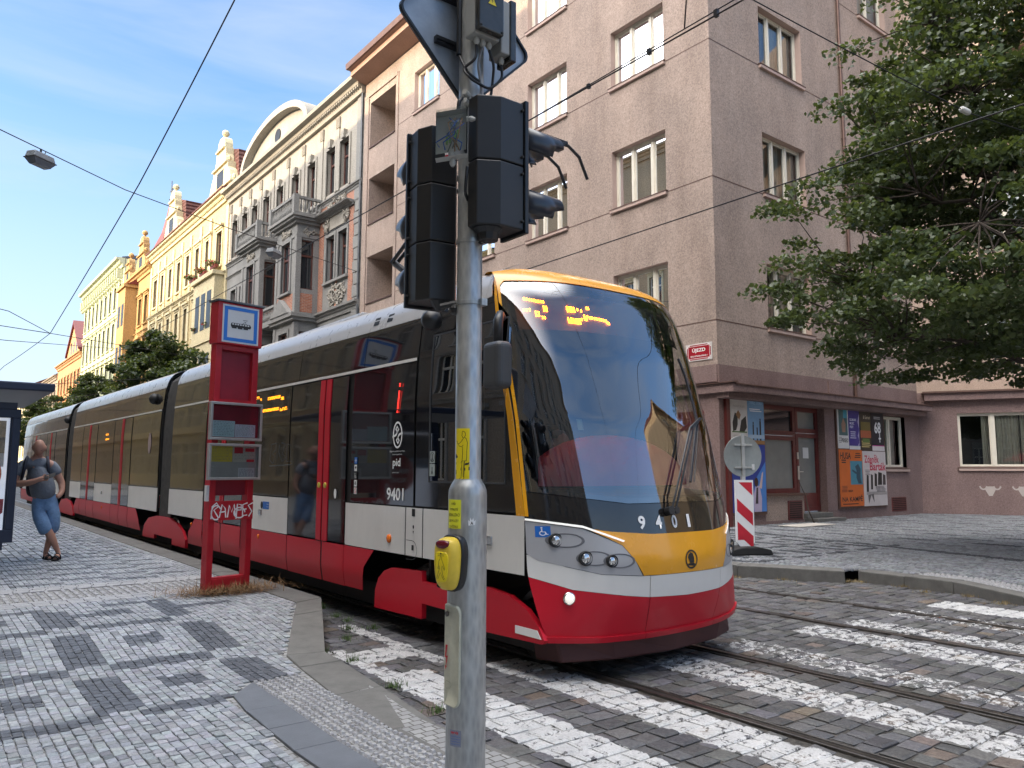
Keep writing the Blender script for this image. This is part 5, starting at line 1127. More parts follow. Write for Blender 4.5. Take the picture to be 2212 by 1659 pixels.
# front roof corner in silver up to the yellow cowl
for s, F in ((-1, T), (1, TF)):
    patch('roof_edge_panel', [(5.31, 3.11), (5.40, 3.10), (5.40, 3.46), (5.38, 3.30)], F, .006, M['tsilver'], TR, .2, .03)
mb = MB(); mb.grid(lambda a, b: tuple((S(a*2-1, 3.40)+Vector((0, .03, -.012)))*(1-b)+Vector((5.07+(a*2-1)*.76, 6.06, 3.47))*b), 20, 6); mb.build('front_roof', M['tyel'], TR, smooth=True)
for y in (7.17, 7.47):
    f = lambda a, b, d=0, y=y: T(y+a, 3.21+b)+Vector((-(.007+d), 0, 0)); mb = MB(); quadm(mb, f, -.06, .06, -.045, .045, .002); mb.build('roof_vent_slot', M['tframe'], TR, normals=False)
def near_side():
    # upper black band
    for a, b in ((6.46, 7.60), (7.61, 9.40), (9.41, 11.3), (11.31, 13.3), (13.31, 15.34), (16.2, 18.7), (18.71, 20.7), (20.71, 22.8), (22.81, 24.9), (24.91, 26.68), (27.82, 30.2), (30.21, 33), (33.01, 36), (36.01, 39.6)):
        strip('upper_side_panel', a, b, 2.705, 3.095, .003, M['tblack'], dz=.06)
    for a, b in ((6.48, 15.3), (16.25, 26.65), (27.9, 39.5)): strip('light_trim_line', a, b, 2.668, 2.698, .010, M['twhite'], dz=.1)
    # cab side: frame and real glass
    strip('cab_side_panel', 5.40, 6.44, 2.90, 3.095, .003, M['tblack'], dz=.06); patch('cab_side_panel', [(YCf(z)+wf(z), z) for z in lin(1.26, 3.1, 14)]+[(5.02, 1.26)][:0]+[(5.40, 3.1), (5.40, 2.88), (5.02, 2.88), (5.02, 1.5), (5.02, 1.26)], T, .003, M['tblack'], TR, .3, .08)
    strip('cab_side_panel', 5.02, 6.44, 1.26, 1.49, .003, M['tblack']); strip('cab_side_panel', 6.20, 6.44, 1.49, 2.90, .003, M['tblack'])
    strip('cab_side_window', 5.02, 6.19, 1.49, 2.88, .002, M['cabglass'])
    for q in ((5.02, 6.20, 2.87, 2.885), (5.02, 6.20, 1.485, 1.50), (6.185, 6.20, 1.5, 2.87), (5.02, 5.03, 1.5, 2.87), (5.62, 5.64, 1.5, 2.87)): strip('window_rail', *q, .010, M['darkgrey'], th=.01)
    for y in (5.50, 5.93, 6.08): strip('cab_strip', y-.035, y+.035, 1.5, 2.72, -.10, pmc('pale_teal_strip', (.32, .45, .40)), th=.003)  # pale teal upright strips set behind the cab glass
    # window band
    segs = [(6.48, 7.82), (9.62, 11.28), (13.22, 15.30), (16.25, 18.66), (20.62, 22.7), (24.92, 26.66), (27.9, 30.2), (32.4, 34.4), (36.6, 39.5)]
    for a, b in segs: strip('side_window', a, b, 1.255, 2.66, .003, M['tblack'], dz=.2)
    doors = [(7.96, 9.58), (11.35, 13.15), (18.74, 20.56), (22.78, 24.84), (30.3, 32.3), (34.5, 36.5)]
    for i, (a, b) in enumerate(doors):
        c = (a+b)/2; st = .065 if i == 0 else .035
        if i == 0: c = 8.545
        for l, r in ((a, c-.02), (c+.02, b)):
            d = strip('door', l, r, .795, 2.65, .004, M['tblack'], dz=.2); strip('door_skirt', l, r, .335, .775, .006, M['tred'], parent=d)
            e = (c-.02-2*st, c-.02) if r <= c else (c+.02, c+.02+2*st)
            strip('door_edge', *e, .785, 2.65, .014, M['tred'], parent=d, th=.01)
            if i < 2:
                m = MB(); yy = (e[0]+e[1])/2; m.lathe(tuple(T(yy, 1.42)+Vector((-.014, 0, 0))), [(.033, 0), (.033, .008), (.026, .014), (.001, .015)], 16, (-1, 0, 0)); m.build('door_button', pmc('green_yellow_button', (.45, .42, .06)), d, auto=True)
        strip('door_gap', c-.018, c+.018, .34, 2.65, .001, M['tframe'])
    wh_ = [(4.775, 6.285), (6.305, 6.605), (6.625, 7.93), (9.60, 11.31), (13.22, 15.33), (16.2, 18.71), (20.59, 22.76), (24.86, 26.68), (27.83, 30.25), (32.35, 34.45), (36.55, 39.4)]
    for a, b in wh_: strip('white_side_panel', a, b, .785, 1.24, .006, M['twhite'], dz=.2)
    rd_ = [([(7.95, .775), (7.255, .775), (7.47, .59), (7.53, .34), (7.95, .34)]), q4(9.60, 11.31, .34, .775), [(13.2, .34), (14.05, .34), (13.95, .55), (13.62, .775), (13.2, .775)], [(18.7, .34), (17.55, .34), (17.65, .55), (17.95, .775), (18.7, .775)], q4(20.6, 22.74, .34, .775),
           [(24.88, .34), (25.85, .34), (25.75, .5), (25.4, .775), (24.88, .775)], [(30.25, .34), (29.1, .34), (29.2, .5), (29.5, .775), (30.25, .775)], q4(32.35, 34.45, .34, .775), q4(36.55, 39.4, .34, .775)]
    for p in rd_: patch('red_skirt', p, T, .006, M['tred'], TR, 1.2, .06)
    for y0, y1, y2 in ((4.0, 0, 0), (15.8, 0, 0), (27.3, 0, 0)):
        pass
    cov = [[(7.27, .20), (7.26, .38), (7.20, .50), (7.08, .585), (6.93, .63), (6.35, .655), (6.34, .56), (5.55, .56), (5.55, .62), (5.29, .63), (5.0, .60), (4.78, .52), (4.62, .40), (4.57, .32), (4.60, .29), (5.55, .26), (5.55, .36), (6.34, .36), (6.34, .29), (6.34, .22)],
           [(17.35, .30), (17.25, .48), (16.93, .63), (16.3, .70), (15.4, .70), (14.87, .64), (14.45, .52), (14.24, .38), (14.24, .24), (15.1, .24), (15.1, .34), (16.4, .34), (16.4, .26), (17.33, .24)],
           [(28.85, .30), (28.7, .5), (28.3, .66), (27.4, .70), (26.65, .64), (26.2, .5), (26.0, .3), (26.0, .24), (28.83, .24)]]
    for p in cov: patch('bogie_cover', p, lambda y, z: Vector((3.865, y, z)), 0, M['tred'], TR, .5, .2, .05)
    patch('reflective_strip', [(4.60, .325), (4.92, .325), (4.92, .385), (4.65, .385)], lambda y, z: Vector((3.860, y, z)), 0, M['white'], TR, .5, .2)
near_side()
for a, b in ((5.3, 15.34), (16.2, 26.68), (27.82, 39.5)):       # far side of the tram
    strip('far_red_skirt', a, b, .34, .775, .006, M['tred'], TF, dz=.3); strip('far_white_panel', a, b, .785, 1.24, .006, M['twhite'], TF, dz=.3); strip('far_window_band', a, b, 1.25, 3.095, .003, M['tblack'], TF, dz=.1)
# bellows
for a, b in ((15.36, 16.2), (26.68, 27.82)):
    mb = MB(); n = 14; prof = [(.10, .45)]+[(INS(z)+.05, z) for z in lin(.5, 3.44, 14)]+[(1.23, 3.50)]
    P = []
    for i in range(2*n+1):
        y = a+(b-a)*i/(2*n); k = .04*(i % 2)
        ring = [(3.84+x+k, y, zsc(y, z)-k*(.5 if z > 3 else 0)) for x, z in prof]; ring += [(10.14-p[0], p[1], p[2]) for p in ring[::-1]]; P += ring
    m = len(prof)*2; mb.add(P, [(i*m+j, i*m+j+1, (i+1)*m+j+1, (i+1)*m+j) for i in range(2*n) for j in range(m-1)]); mb.build('bellows', M['bellow'], TR)
# running gear
for y0, y1 in ((4.75, 15.9), (15.9, 27.2), (27.2, 39.2)):
    mb = MB(); mb.box(4.05, 6.1, y0, y1-.05, .16, .36); mb.box(3.98, 6.16, y0+.4, y1-.05, .345, .42); mb.build('underframe', M['tunder'], TR)
mb = MB()
mb = MB(); mb.add([(4.05, 4.9, .10), (6.1, 4.9, .10), (6.1, 4.55, .13), (5.7, 4.40, .13), (5.07, 4.34, .13), (4.45, 4.40, .13), (4.05, 4.58, .13)]+[(4.0, 4.9, .34), (6.14, 4.9, .34), (6.14, 4.62, .34), (5.75, 4.38, .33), (5.07, 4.28, .33), (4.4, 4.38, .33), (4.0, 4.62, .34)], [[6, 5, 4, 3, 2, 1, 0], list(range(7, 14))]+[(i, (i+1) % 7, 7+(i+1) % 7, 7+i) for i in range(7)])
mb.build('track_guard', pmc('dusty_maroon_guard', (.07, .022, .022), .7), TR, bevel=.02)
for yc_ in (6.0, 15.8, 27.3, 37.5):
    for s in (-1, 1):
        for dy in (-.93, .93):
            x = 5.07+s*.72; mb = MB(); mb.lathe((x, yc_+dy, .315), [(.33, 0), (.33, .02), (.30, .03), (.30, .10), (.24, .11), (.22, .08), (.08, .08), (.07, .13), (.001, .13)], 28, (s, 0, 0)); mb.build('wheel', M['rail'], TR, auto=True)
        mb = MB(); mb.box(5.07+s*.88-.06, 5.07+s*.88+.06, yc_-1.3, yc_+1.3, .22, .50); mb.build('bogie_frame', M['tunder'], TR, bevel=.03)
# small things on the side
def Tm(y0, z0, o=.008): return lambda x, y, d=0: T(y0-x, z0+y)+Vector((-(o+d), 0, 0))
text('fleet_number', '9401', Tm(6.83, 1.36, .006), M['white'], TR, .34, .125, bold=.02)
f = Tm(6.80, 1.95, .006); mb = MB(); stroke(mb, f, [(x*.085, y*.125) for x, y in arc(0, 0, 1, 1, 0, 360, 32)[:-1]], .02, .001, True)
stroke(mb, f, [(-.10, -.02), (-.03, .0), (.02, .055), (-.01, .085), (-.035, .06), (.0, .02)], .022, .0012); stroke(mb, f, [(.10, .02), (.03, .0), (-.02, -.055), (.01, -.085), (.035, -.06), (.0, -.02)], .022, .0014); mb.build('operator_emblem', M['white'], TR, normals=False)
text('operator_text', 'Dopravní podnik hl. m. Prahy,', Tm(6.80, 1.785, .006), M['white'], TR, .30, .022); text('operator_text', 'akciová společnost', Tm(6.80, 1.755, .006), M['white'], TR, .19, .020)
text('network_logo', 'pid', Tm(6.81, 1.665, .006), M['white'], TR, .155, .105, bold=.02); text('operator_text', 'partnerem je město', Tm(6.83, 1.575, .006), M['white'], TR, .13, .018)
wheelchair('wheelchair_sticker', Tm(7.70, 1.535), .075, TR, M['txtblack'], M['white'])
for z, c, g_ in ((1.70, 'blue', 's'), (1.62, 'white', 'c'), (1.455, 'white', 'p'), (1.375, 'white', 'n')):
    mb = MB(); f = Tm(7.70, z); quadm(mb, f, -.032, .032, -.035, .035, .001); o = mb.build('info_sticker', M[c], TR, normals=False); mb = MB()
    if g_ == 's':
        for a in (0, 60, 120): stroke(mb, f, [(.024*math.cos(R(a)), .024*math.sin(R(a))), (-.024*math.cos(R(a)), -.024*math.sin(R(a)))], .006, .002)
    elif g_ == 'c': polym(mb, f, [(-.02, .01), (.012, .022), (.022, .0), (-.01, -.012)], .002)
    elif g_ == 'p': stroke(mb, f, arc(0, 0, .017, .014, 180, 360, 8)+[(-.017, 0)], .007, .002); polym(mb, f, arc(0, .012, .01, .01, 0, 330, 8), .002)
    else: stroke(mb, f, arc(0, 0, .025, .025, 0, 360, 16)[:-1], .005, .002, True); stroke(mb, f, [(-.016, .016), (.016, -.016)], .005, .002)
    mb.build('pictogram', M['white'] if c == 'blue' else (M['redtxt'] if g_ == 'n' else M['txtblack']), o, normals=False)
for z, w in ((1.72, .05), (1.60, .05)):
    mb = MB(); f = Tm(6.13, z, .012); quadm(mb, f, -.045, .045, -.055, .055, .001); o = mb.build('door_notice', pmc('grey_notice', (.35, .40, .38), .5), TR, normals=False); mb = MB(); stroke(mb, f, [(0, .03), (0, -.005), (-.015, -.04)], .012, .002); stroke(mb, f, [(0, -.005), (.015, -.04)], .01, .002)
    if z > 1.65: stroke(mb, f, arc(0, 0, .038, .042, 0, 360, 18)[:-1], .006, .002, True)
    mb.build('pictogram', M['txtblack'], o, normals=False)
def dotside(y0, z0, y1, z1, nc, mat, par, seg=.6):
    mb = MB(); rr = random.Random(int(y0*100+z0*1000))
    n = int(nc)
    for i in range(n):
        for r in range(3):
            if rr.random() > seg: continue
            y = y0+(y1-y0)*i/n; z = z0+(z1-z0)*i/n+.014*r; p = T(y, z); mb.box(p.x-.012, p.x-.005, y-.005, y+.005, z-.005, z+.005)
    return mb.build('lit_segments', mat, par)
mb = MB(); sdp = strip('side_display', 9.66, 10.98, 2.36, 2.62, .005, M['tblack'], dz=.2)
for q in ((10.92, 2.60, 10.8, 2.60, 8), (10.74, 2.57, 10.7, 2.57, 4), (10.45, 2.56, 10.0, 2.56, 34), (9.96, 2.53, 9.86, 2.53, 8), (10.8, 2.44, 10.72, 2.44, 5), (10.62, 2.40, 10.02, 2.40, 44), (9.98, 2.38, 9.72, 2.39, 16)): dotside(*q, M['ledside'], sdp)
for q in ((21.6, 2.45, 21.3, 2.45, 14), (21.6, 2.33, 21.2, 2.33, 22)): dotside(*q, M['ledside'], sdp, .5)
mb = MB()
for i in range(24):
    if i in (3, 4, 5, 21): continue
    z = 2.46-i*.0125; mb.box(3.820, 3.833, 6.752+i*.002, 6.760+i*.002, z, z+.007)
mb.build('stop_announcement_led', M['ledred'], TR)
for y, z in ((6.93, .92), ):
    mb = MB(); mb.lathe(tuple(T(y, z)+Vector((-.004, 0, 0))), [(.045, 0), (.042, .012), (.03, .02), (.001, .024)], 16, (-1, 0, 0)); mb.build('side_indicator', M['amberlens'], TR, smooth=True)
for y, z in ((10.6, .69), (13.8, .68), (21.6, .66)):
    mb = MB(); mb.lathe(tuple(T(y, z)+Vector((-.004, 0, 0))), [(.035, 0), (.03, .012), (.001, .018)], 12, (-1, 0, 0)); mb.build('side_reflector', M['amberlens'], TR, smooth=True)
for y in (5.25, 10.55, 21.7):
    mb = MB(); mb.box(3.815, 3.84, y-.06, y+.06, .98, 1.06); mb.build('side_marker_lamp', M['chrome'], TR, bevel=.012)
mb = MB(); f = Tm(10.3, 1.12); quadm(mb, f, -.16, .07, -.05, .05, .001); bs = mb.build('blue_info_sticker', M['blue'], TR, normals=False); mb = MB(); polym(mb, f, arc(-.20, 0, .045, .05, 0, 345, 18), .002); mb.build('round_button', M['txtblack'], bs, normals=False)
text('sticker_text', 'nástup', lambda x, y, d=0: f(x+.02, y+.018, .002), M['white'], bs, .08, .02); text('sticker_text', 'prosím', lambda x, y, d=0: f(x+.02, y-.018, .002), M['white'], bs, .08, .02)
mb = MB(); f = Tm(6.46, .93); stroke(mb, f, [(-.13, .0), (-.02, .0)]+arc(-.02, -.09, .09, .09, 90, -90, 8)+[(-.13, -.18)], .006, .001); mb.build('hatch_outline', M['darkgrey'], TR, normals=False)
mb = MB(); f = Tm(6.46, .86); quadm(mb, f, -.02, .02, -.02, .03, .006); quadm(mb, lambda a, b, d=0: f(a, b+.33, d), -.03, .03, -.03, .04, .002); polym(mb, lambda a, b, d=0: f(a, b+.20, d), arc(0, 0, .014, .018, 0, 340, 10), .001); polym(mb, lambda a, b, d=0: f(a, b+.15, d), [(-.012, .012), (.012, .012), (0, -.016)], .001); mb.build('hatch_latch', M['txtblack'], TR, normals=False)
M['scratch'] = pm('etched_glass_graffiti', (.10, .11, .11), .6, var=.2)
mb = MB(); f = Tm(9.95, 1.82); rr = random.Random(4); 
for lp in ([(-.30, .10), (-.10, .12), (-.13, .02), (-.25, -.02), (-.12, -.05), (-.20, -.15), (-.32, -.1), (-.27, .08)], [(-.08, .12), (-.06, -.10), (.02, .10), (.0, .0), (.1, -.10)], [(.08, .12), (.22, .10), (.12, -.02), (.26, -.08), (.1, -.12)], [(.28, .10), (.27, -.12), (.42, -.12), (.40, .08), (.30, .10)], [(-.33, -.18), (.45, -.16), (.46, -.1)]): stroke(mb, f, lp, .010, .001)
mb.build('window_graffiti', M['scratch'], TR, normals=False)
mb = MB(); polym(mb, Tm(8.19, 1.33), arc(0, 0, .035, .055, 0, 345, 18), .006); mb.build('oval_sticker', M['white'], TR, normals=False)
mb = MB(); polym(mb, Tm(17.0, 2.08), arc(0, 0, .13, .2, 0, 345, 18), .004); mb.build('oval_sticker', pmc('grey_pink_sticker', (.32, .24, .23)), TR, normals=False)
for y in (16.9, 27.95, 15.1):
    if y == 15.1: continue
    mb = MB(); mb.lathe(tuple(T(y, 2.93)+Vector((.02, 0, 0))), [(.11, 0), (.11, .08), (.08, .13), (.001, .16)], 16, (-1, -.1, 0)); mb.build('side_camera', M['tframe'], TR, smooth=True)
mb = MB(); mb.lathe((3.74, 6.02, 2.98), [(.09, -.02), (.10, .05), (.07, .1), (.001, .12)], 14, (-.7, -.7, 0)); mb.build('side_camera', M['black'], TR, smooth=True)
# door mirror
mb = MB(); mb.box(3.56, 3.72, 4.76, 4.99, 2.24, 2.62); mr_ = mb.build('wing_mirror', M['darkgrey'], TR, bevel=.05, seg=4); mb = MB(); mb.tube([(3.80, 5.02, 2.86), (3.70, 4.92, 2.86), (3.65, 4.88, 2.80), (3.64, 4.87, 2.60)], [.03, .035, .04, .04], 10); mb.build('mirror_arm', M['black'], mr_, smooth=True)
# tail
mb = MB(); mb.grid(lambda a, b: (5.07+(a*2-1)*(1.23-INS(.35+3.1*b)), 39.6+.55*(1-abs(a*2-1)**2.5)-.5*max(0, b-.4), zsc(39.6, .35+3.1*b)), 16, 14); mb.build('tail', M['tblack'], TR, smooth=True)
# pantograph
PG = MB(); 
for y in (6.35, 6.72): PG.tube([(4.06, y, 5.0), (4.19, y, 5.22), (4.39, y, 5.33), (5.07, y, 5.35), (5.75, y, 5.33), (5.92, y, 5.24), (6.05, y, 5.0)], .019, 8); PG.box(4.42, 5.72, y-.03, y+.03, 5.335, 5.365)
pg = PG.build('pantograph', M['black'], TR, auto=True); PG = MB()
for x in (4.55, 5.6): PG.tube([(x, 6.25, 5.28), (x, 6.85, 5.28)], .022, 6); PG.box(x-.04, x+.04, 6.3, 6.4, 5.24, 5.33); PG.box(x-.04, x+.04, 6.66, 6.78, 5.24, 5.33)
PG.tube([(4.55, 6.55, 5.26), (5.6, 6.55, 5.26)], .025, 6); PG.tube([(5.3, 6.35, 5.2), (5.25, 6.5, 5.12), (5.45, 6.65, 5.1), (5.5, 6.7, 5.25)], .009, 5)
PG.tube([(5.2, 6.6, 5.24), (5.0, 7.6, 4.95), (4.95, 8.9, 4.35)], .026, 8); PG.tube([(4.9, 6.6, 5.24), (4.86, 7.6, 4.95), (4.88, 8.9, 4.35)], .026, 8); PG.tube([(4.92, 8.9, 4.35), (4.92, 7.7, 3.62)], .045, 8); PG.box(4.6, 5.5, 7.2, 9.0, 3.52, 3.6)
PG.build('pantograph_arm', M['black'], pg, auto=True)
for y, l in ((9, 2.2), (12.4, 2.0), (18, 2.4), (22, 2.6), (29.5, 3), (34, 2.5)):
    mb = MB(); mb.box(4.5, 5.64, y, y+l, 3.50, 3.66+.02*0); mb.build('roof_unit', M['tsilver'], TR, bevel=.05)
# ------------------------------------------------------------------ signal pole
def galv():
    t = NT('galvanised_steel'); v = t.n('ShaderNodeTexVoronoi'); v.inputs['Scale'].default_value = 55; t.l(t.obj((1, 1, .30)), v.inputs['Vector'])
    a = t.ramp(v.outputs['Distance'], 0, .8); b = t.ramp(t.noise(5, 6, .7, t.obj((1, 1, .4))), .35, .7)
    k = t.mix(a, (.33, .34, .34), (.52, .53, .52)); k = t.mix(t.math('MULTIPLY', b, .5), k, (.26, .27, .27)); d = t.ramp(t.noise(30, 6, .8), .68, .74); k = t.mix(d, k, (.10, .09, .08))
    return t.done(t.pbsdf(k, t.ramp(t.noise(11, 5), .3, .7, .30, .55), .72, t.bump(t.noise(40, 4), .15, .004), .5))
M['galv'] = galv()
PX, PY = 1.925, 2.79
P = thing('signal_pole', (PX, PY, .08), 'galvanised steel signal pole with yellow stickers standing in front of the tram', 'signal pole')
mb = MB(); mb.lathe((PX, PY, 0), [(.084, .02), (.084, 1.49), (.082, 1.515), (.074, 1.535), (.062, 1.555), (.057, 1.565), (.057, 3.95)], 48); mb.build('mast', M['galv'], P, auto=True)
for z in (2.612, 2.33, 1.98):
    mb = MB(); r = .0585; mb.lathe((PX, PY, z), [(r, 0), (r+.002, .001), (r+.002, .017), (r, .018)], 40)
    if z > 2.5 or z < 2.34 and z > 2.3: mb.box(PX-.0+.015, PX+.045, PY-.075, PY-.045, z-.004, z+.026)
    if z > 2.3: mb.build('clamp_band', M['galv'], P)
cyl = lambda r, a0, z0, d0=.0012: (lambda x, y, d=0: Vector((PX+(r+d0+d)*math.sin(R(a0)+x/r), PY-(r+d0+d)*math.cos(R(a0)+x/r), z0+y)))
yel = pm('yellow_sticker', (.80, .62, .01), .4, var=.04, scale=8); yel2 = pm('fluorescent_yellow_sticker', (.72, .72, .03), .45, var=.05)
# camera sees the pole from about 214 degrees; angle 0 faces -Y, positive turns to +X
f = cyl(.057, -62, 1.66); mb = MB(); quadm(mb, f, -.034, .034, -.118, .120, 0, 1, 10, 1); st = mb.build('walk_sticker', yel, P, smooth=True, normals=False)
mb = MB(); ln = lambda pts, w=.0022: stroke(mb, f, [(a*.001, b*.001) for a, b in pts], w, .0008)
ln([(4, 108), (10, 106), (15, 100), (16, 90), (12, 82), (8, 78), (4, 80), (2, 86), (-1, 88), (1, 93), (1, 102), (4, 108)]); ln([(12, 82), (20, 74), (24, 58), (22, 20), (22, -5), (20, -20), (14, -20), (10, -98), (4, -98)])
ln([(8, 78), (4, 72), (-6, 60), (-18, 52), (-22, 56), (-28, 58), (-24, 62), (-30, 66)]); ln([(-18, 52), (-14, 44), (0, 40), (6, 48)]); ln([(2, 40), (4, 10), (2, -20), (20, -20)]); ln([(2, -20), (0, -60), (-2, -92), (-12, -98), (-14, -102), (2, -103), (6, -100)]); ln([(11, -22), (8, -60), (7, -90)])
polym(mb, f, [(-.034, -.010), (-.020, -.004), (-.034, .012)], .0006); polym(mb, f, [(-.034, -.036), (-.003, -.030), (.001, -.020), (-.034, -.026)], .0006); polym(mb, f, [(.016, -.030), (.034, -.026), (.030, -.036), (.014, -.040)], .0006); polym(mb, f, [(-.034, -.078), (-.004, -.060), (-.002, -.048), (-.034, -.060)], .0006); polym(mb, f, [(.012, -.062), (.034, -.060), (.034, -.046), (.012, -.050)], .0006)
mb.build('walk_pictogram', M['txtblack'], st, normals=False)
f2 = cyl(.084, -74, 1.417); mb = MB(); quadm(mb, f2, -.047, .030, -.064, .058, 0, 1, 10, 1); st = mb.build('instruction_sticker', yel2, P, smooth=True, normals=False)
for k, (s_, w) in enumerate((('I PŘI', .024), ('VYPNUTÉ', .048), ('SIGNALIZACI', .064), ('LZE POUŽÍT', .056), ('TLAČÍTKO', .05))):
    text('instruction_text', s_, (lambda kk: lambda x, y, d=0: f2(x-.008, y+.042-kk*.024, .0008))(k), M['txtblack'], st, w, .0125, bold=.01)
f3 = cyl(.084, -22, 1.385); mb = MB(); polym(mb, f3, [(-.014, -.018), (.014, -.016), (.017, .005), (.010, -.001), (.006, .014), (.0, .002), (-.006, .016), (-.009, .000), (-.016, .006)], 0); st = mb.build('torn_sticker', M['white'], P, normals=False); text('torn_letter', 'A', lambda x, y, d=0: f3(x, y-.008, .0008), M['txtblack'], st, .012, .014, bold=.03)
f4 = cyl(.084, -62, .50); mb = MB(); quadm(mb, f4, -.032, .022, -.03, .035, 0, 1, 6, 1); st = mb.build('maker_sticker', pm('faded_silver_sticker', (.24, .26, .33), .5, var=.2), P, normals=False); text('sticker_text', 'servis', lambda x, y, d=0: f4(x-.008, y+.026, .0008), M['redtxt'], st, .036, .012, bold=.03)
for y in (.010, .000, -.010, -.02): text('sticker_text', 'signalizace', (lambda yy: lambda x, y, d=0: f4(x-.004, y+yy, .0008))(y), M['blue'], st, .044, .007)
# access hatch cover
M['cream'] = pm('cream_plastic_cover', (.50, .49, .38), .5, var=.15, scale=14, dirt=.4)
f5 = cyl(.084, -76, .835, .0); pts = []; A_, B_ = .038, .205; o_ = []
for cx_, cy_, a0 in ((A_-.022, B_-.04, 0), (-A_+.005, B_-.005, 90), (-A_+.005, -B_+.005, 180), (A_-.022, -B_+.03, 270)):
    r_ = .005 if cx_ < 0 else .03
    for i in range(7): t = R(a0+i*15); o_.append((cx_+r_*math.cos(t)*.75, cy_+r_*math.sin(t)*(1.2 if cx_ > 0 else 1)))
mb = MB(); n = len(o_)
for sc_, dp in ((1.0, 0), (1.0, .012), (.93, .017), (.84, .017), (.80, .014), (0, .015)): mb.v += [tuple(f5(x*sc_, y*(1-(1-sc_)*.2 if sc_ > 0 else .6), dp)) for x, y in o_]
mb.f += [(k*n+i, k*n+(i+1) % n, (k+1)*n+(i+1) % n, (k+1)*n+i) for k in range(5) for i in range(n)]
hc = mb.build('hatch_cover', M['cream'], P, smooth=True)
mb = MB(); mb.lathe(tuple(f5(-.018, .165, .015)), [(.011, 0), (.011, .006), (.006, .007), (.001, .004)], 12, tuple(f5(-.018, .165, 1)-f5(-.018, .165, 0))); mb.build('hatch_screw', M['rail'], hc, auto=True)
mb = MB(); polym(mb, f5, [(-.024, .04), (-.012, .04), (-.020, -.005), (-.010, -.003), (-.019, -.045), (-.015, -.045), (-.022, -.062), (-.027, -.045), (-.022, -.045), (-.019, -.012), (-.028, -.012)], .0185); mb.build('lightning_mark', M['redtxt'], hc, normals=False)
mb = MB(); stroke(mb, f5, [(-.01+x, -.12+y) for x, y in arc(0, 0, .016, .016, 0, 360, 20)[:-1]], .002, .0178, True); stroke(mb, f5, [(-.02, -.105), (.012, -.112), (.0, -.128), (-.012, -.13)], .002, .0178); mb.build('cover_relief', pm('cover_shadow_line', (.34, .34, .26), .6), hc, normals=False)
# push button box
mb = MB(); PBz = 1.212
d1 = Vector((-.96, -.30, 0)).normalized(); s1 = Vector((-d1.y, d1.x, 0)); 
def PB(x, y, w): return Vector((PX, PY, PBz))+d1*(.075+w)+s1*(-x)+Vector((0, 0, y))
def blob(prof, nx=.5, ny=.5, n=36, pw=3.0):
    mb = MB()
    for hw, hh, w, oy in prof:
        for i in range(n):
            t = 2*math.pi*i/n; c, s_ = math.cos(t), math.sin(t); x = hw*abs(c)**(2/pw)*(1 if c > 0 else -1); y = hh*abs(s_)**(2/pw)*(1 if s_ > 0 else -1)
            mb.v.append(tuple(PB(x*(1-.12*(-y/hh)*1), y+oy, w)))
    m = len(prof); mb.f += [(k*n+i, k*n+(i+1) % n, (k+1)*n+(i+1) % n, (k+1)*n+i) for k in range(m-1) for i in range(n)]+[list(range(n))[::-1], list(range((m-1)*n, m*n))]
    return mb
PBT = thing('push_button_box', tuple(PB(0, -.12, 0)), 'yellow and black pedestrian push button box clamped to the signal pole', 'push button')
blob([(.050, .108, -.02, 0), (.060, .116, 0, 0), (.062, .118, .03, 0), (.058, .114, .037, 0)]).build('back_shell', M['black'], PBT, smooth=True)
blob([(.054, .108, .03, 0), (.056, .110, .045, 0), (.054, .106, .070, 0), (.046, .096, .088, .004), (.032, .08, .096, .006)]).build('front_shell', pm('worn_yellow_plastic', (.74, .52, .045), .42, var=.15, scale=9, dirt=.2), PBT, smooth=True)
blob([(.034, .017, .078, .085), (.034, .017, .094, .080), (.028, .012, .099, .078)], pw=2.4).build('red_lens', pm('dark_red_lens', (.12, .008, .015), .15, var=.1), PBT, smooth=True)
fpb = lambda x, y, d=0: PB(x, y, .100+d)
blob([(.034, .062, .090, -.010), (.034, .062, .0985, -.010), (.031, .058, .1, -.010)], pw=4).build('touch_plate', yel, PBT, smooth=True)
mb = MB(); man = [(.0, .048), (.004, .042), (.004, .036), (.010, .030), (.013, .008), (.016, -.002), (.012, -.004), (.008, .010), (.006, .0), (.014, -.022), (.020, -.040), (.014, -.043), (.002, -.018), (-.008, -.034), (-.016, -.046), (-.020, -.042), (-.010, -.024), (-.006, -.004), (-.007, .010), (-.014, .002), (-.019, -.008), (-.022, -.005), (-.014, .016), (-.007, .030), (-.004, .036), (-.005, .042)]
stroke(mb, fpb, [(a, b-.014) for a, b in man], .0018, .001, True); stroke(mb, fpb, [(-.03, .045), (.028, .045), (.030, -.02), (.024, -.06)], .0012, .001); polym(mb, fpb, arc(0, .045, .004, .004, 0, 330, 10), .0012); mb.build('walking_man_outline', M['txtblack'], PBT, normals=False)
text('plate_text', 'STISKNI', lambda x, y, d=0: fpb(x, y+.037, .001), M['gutter'], PBT, .032, .007)
mb = MB(); mb.lathe(tuple(PB(.022, -.086, .07)), [(.011, 0), (.011, .016), (.008, .017), (.007, .006)], 16, tuple(d1)); mb.build('sounder_hole', M['txtblack'], PBT)
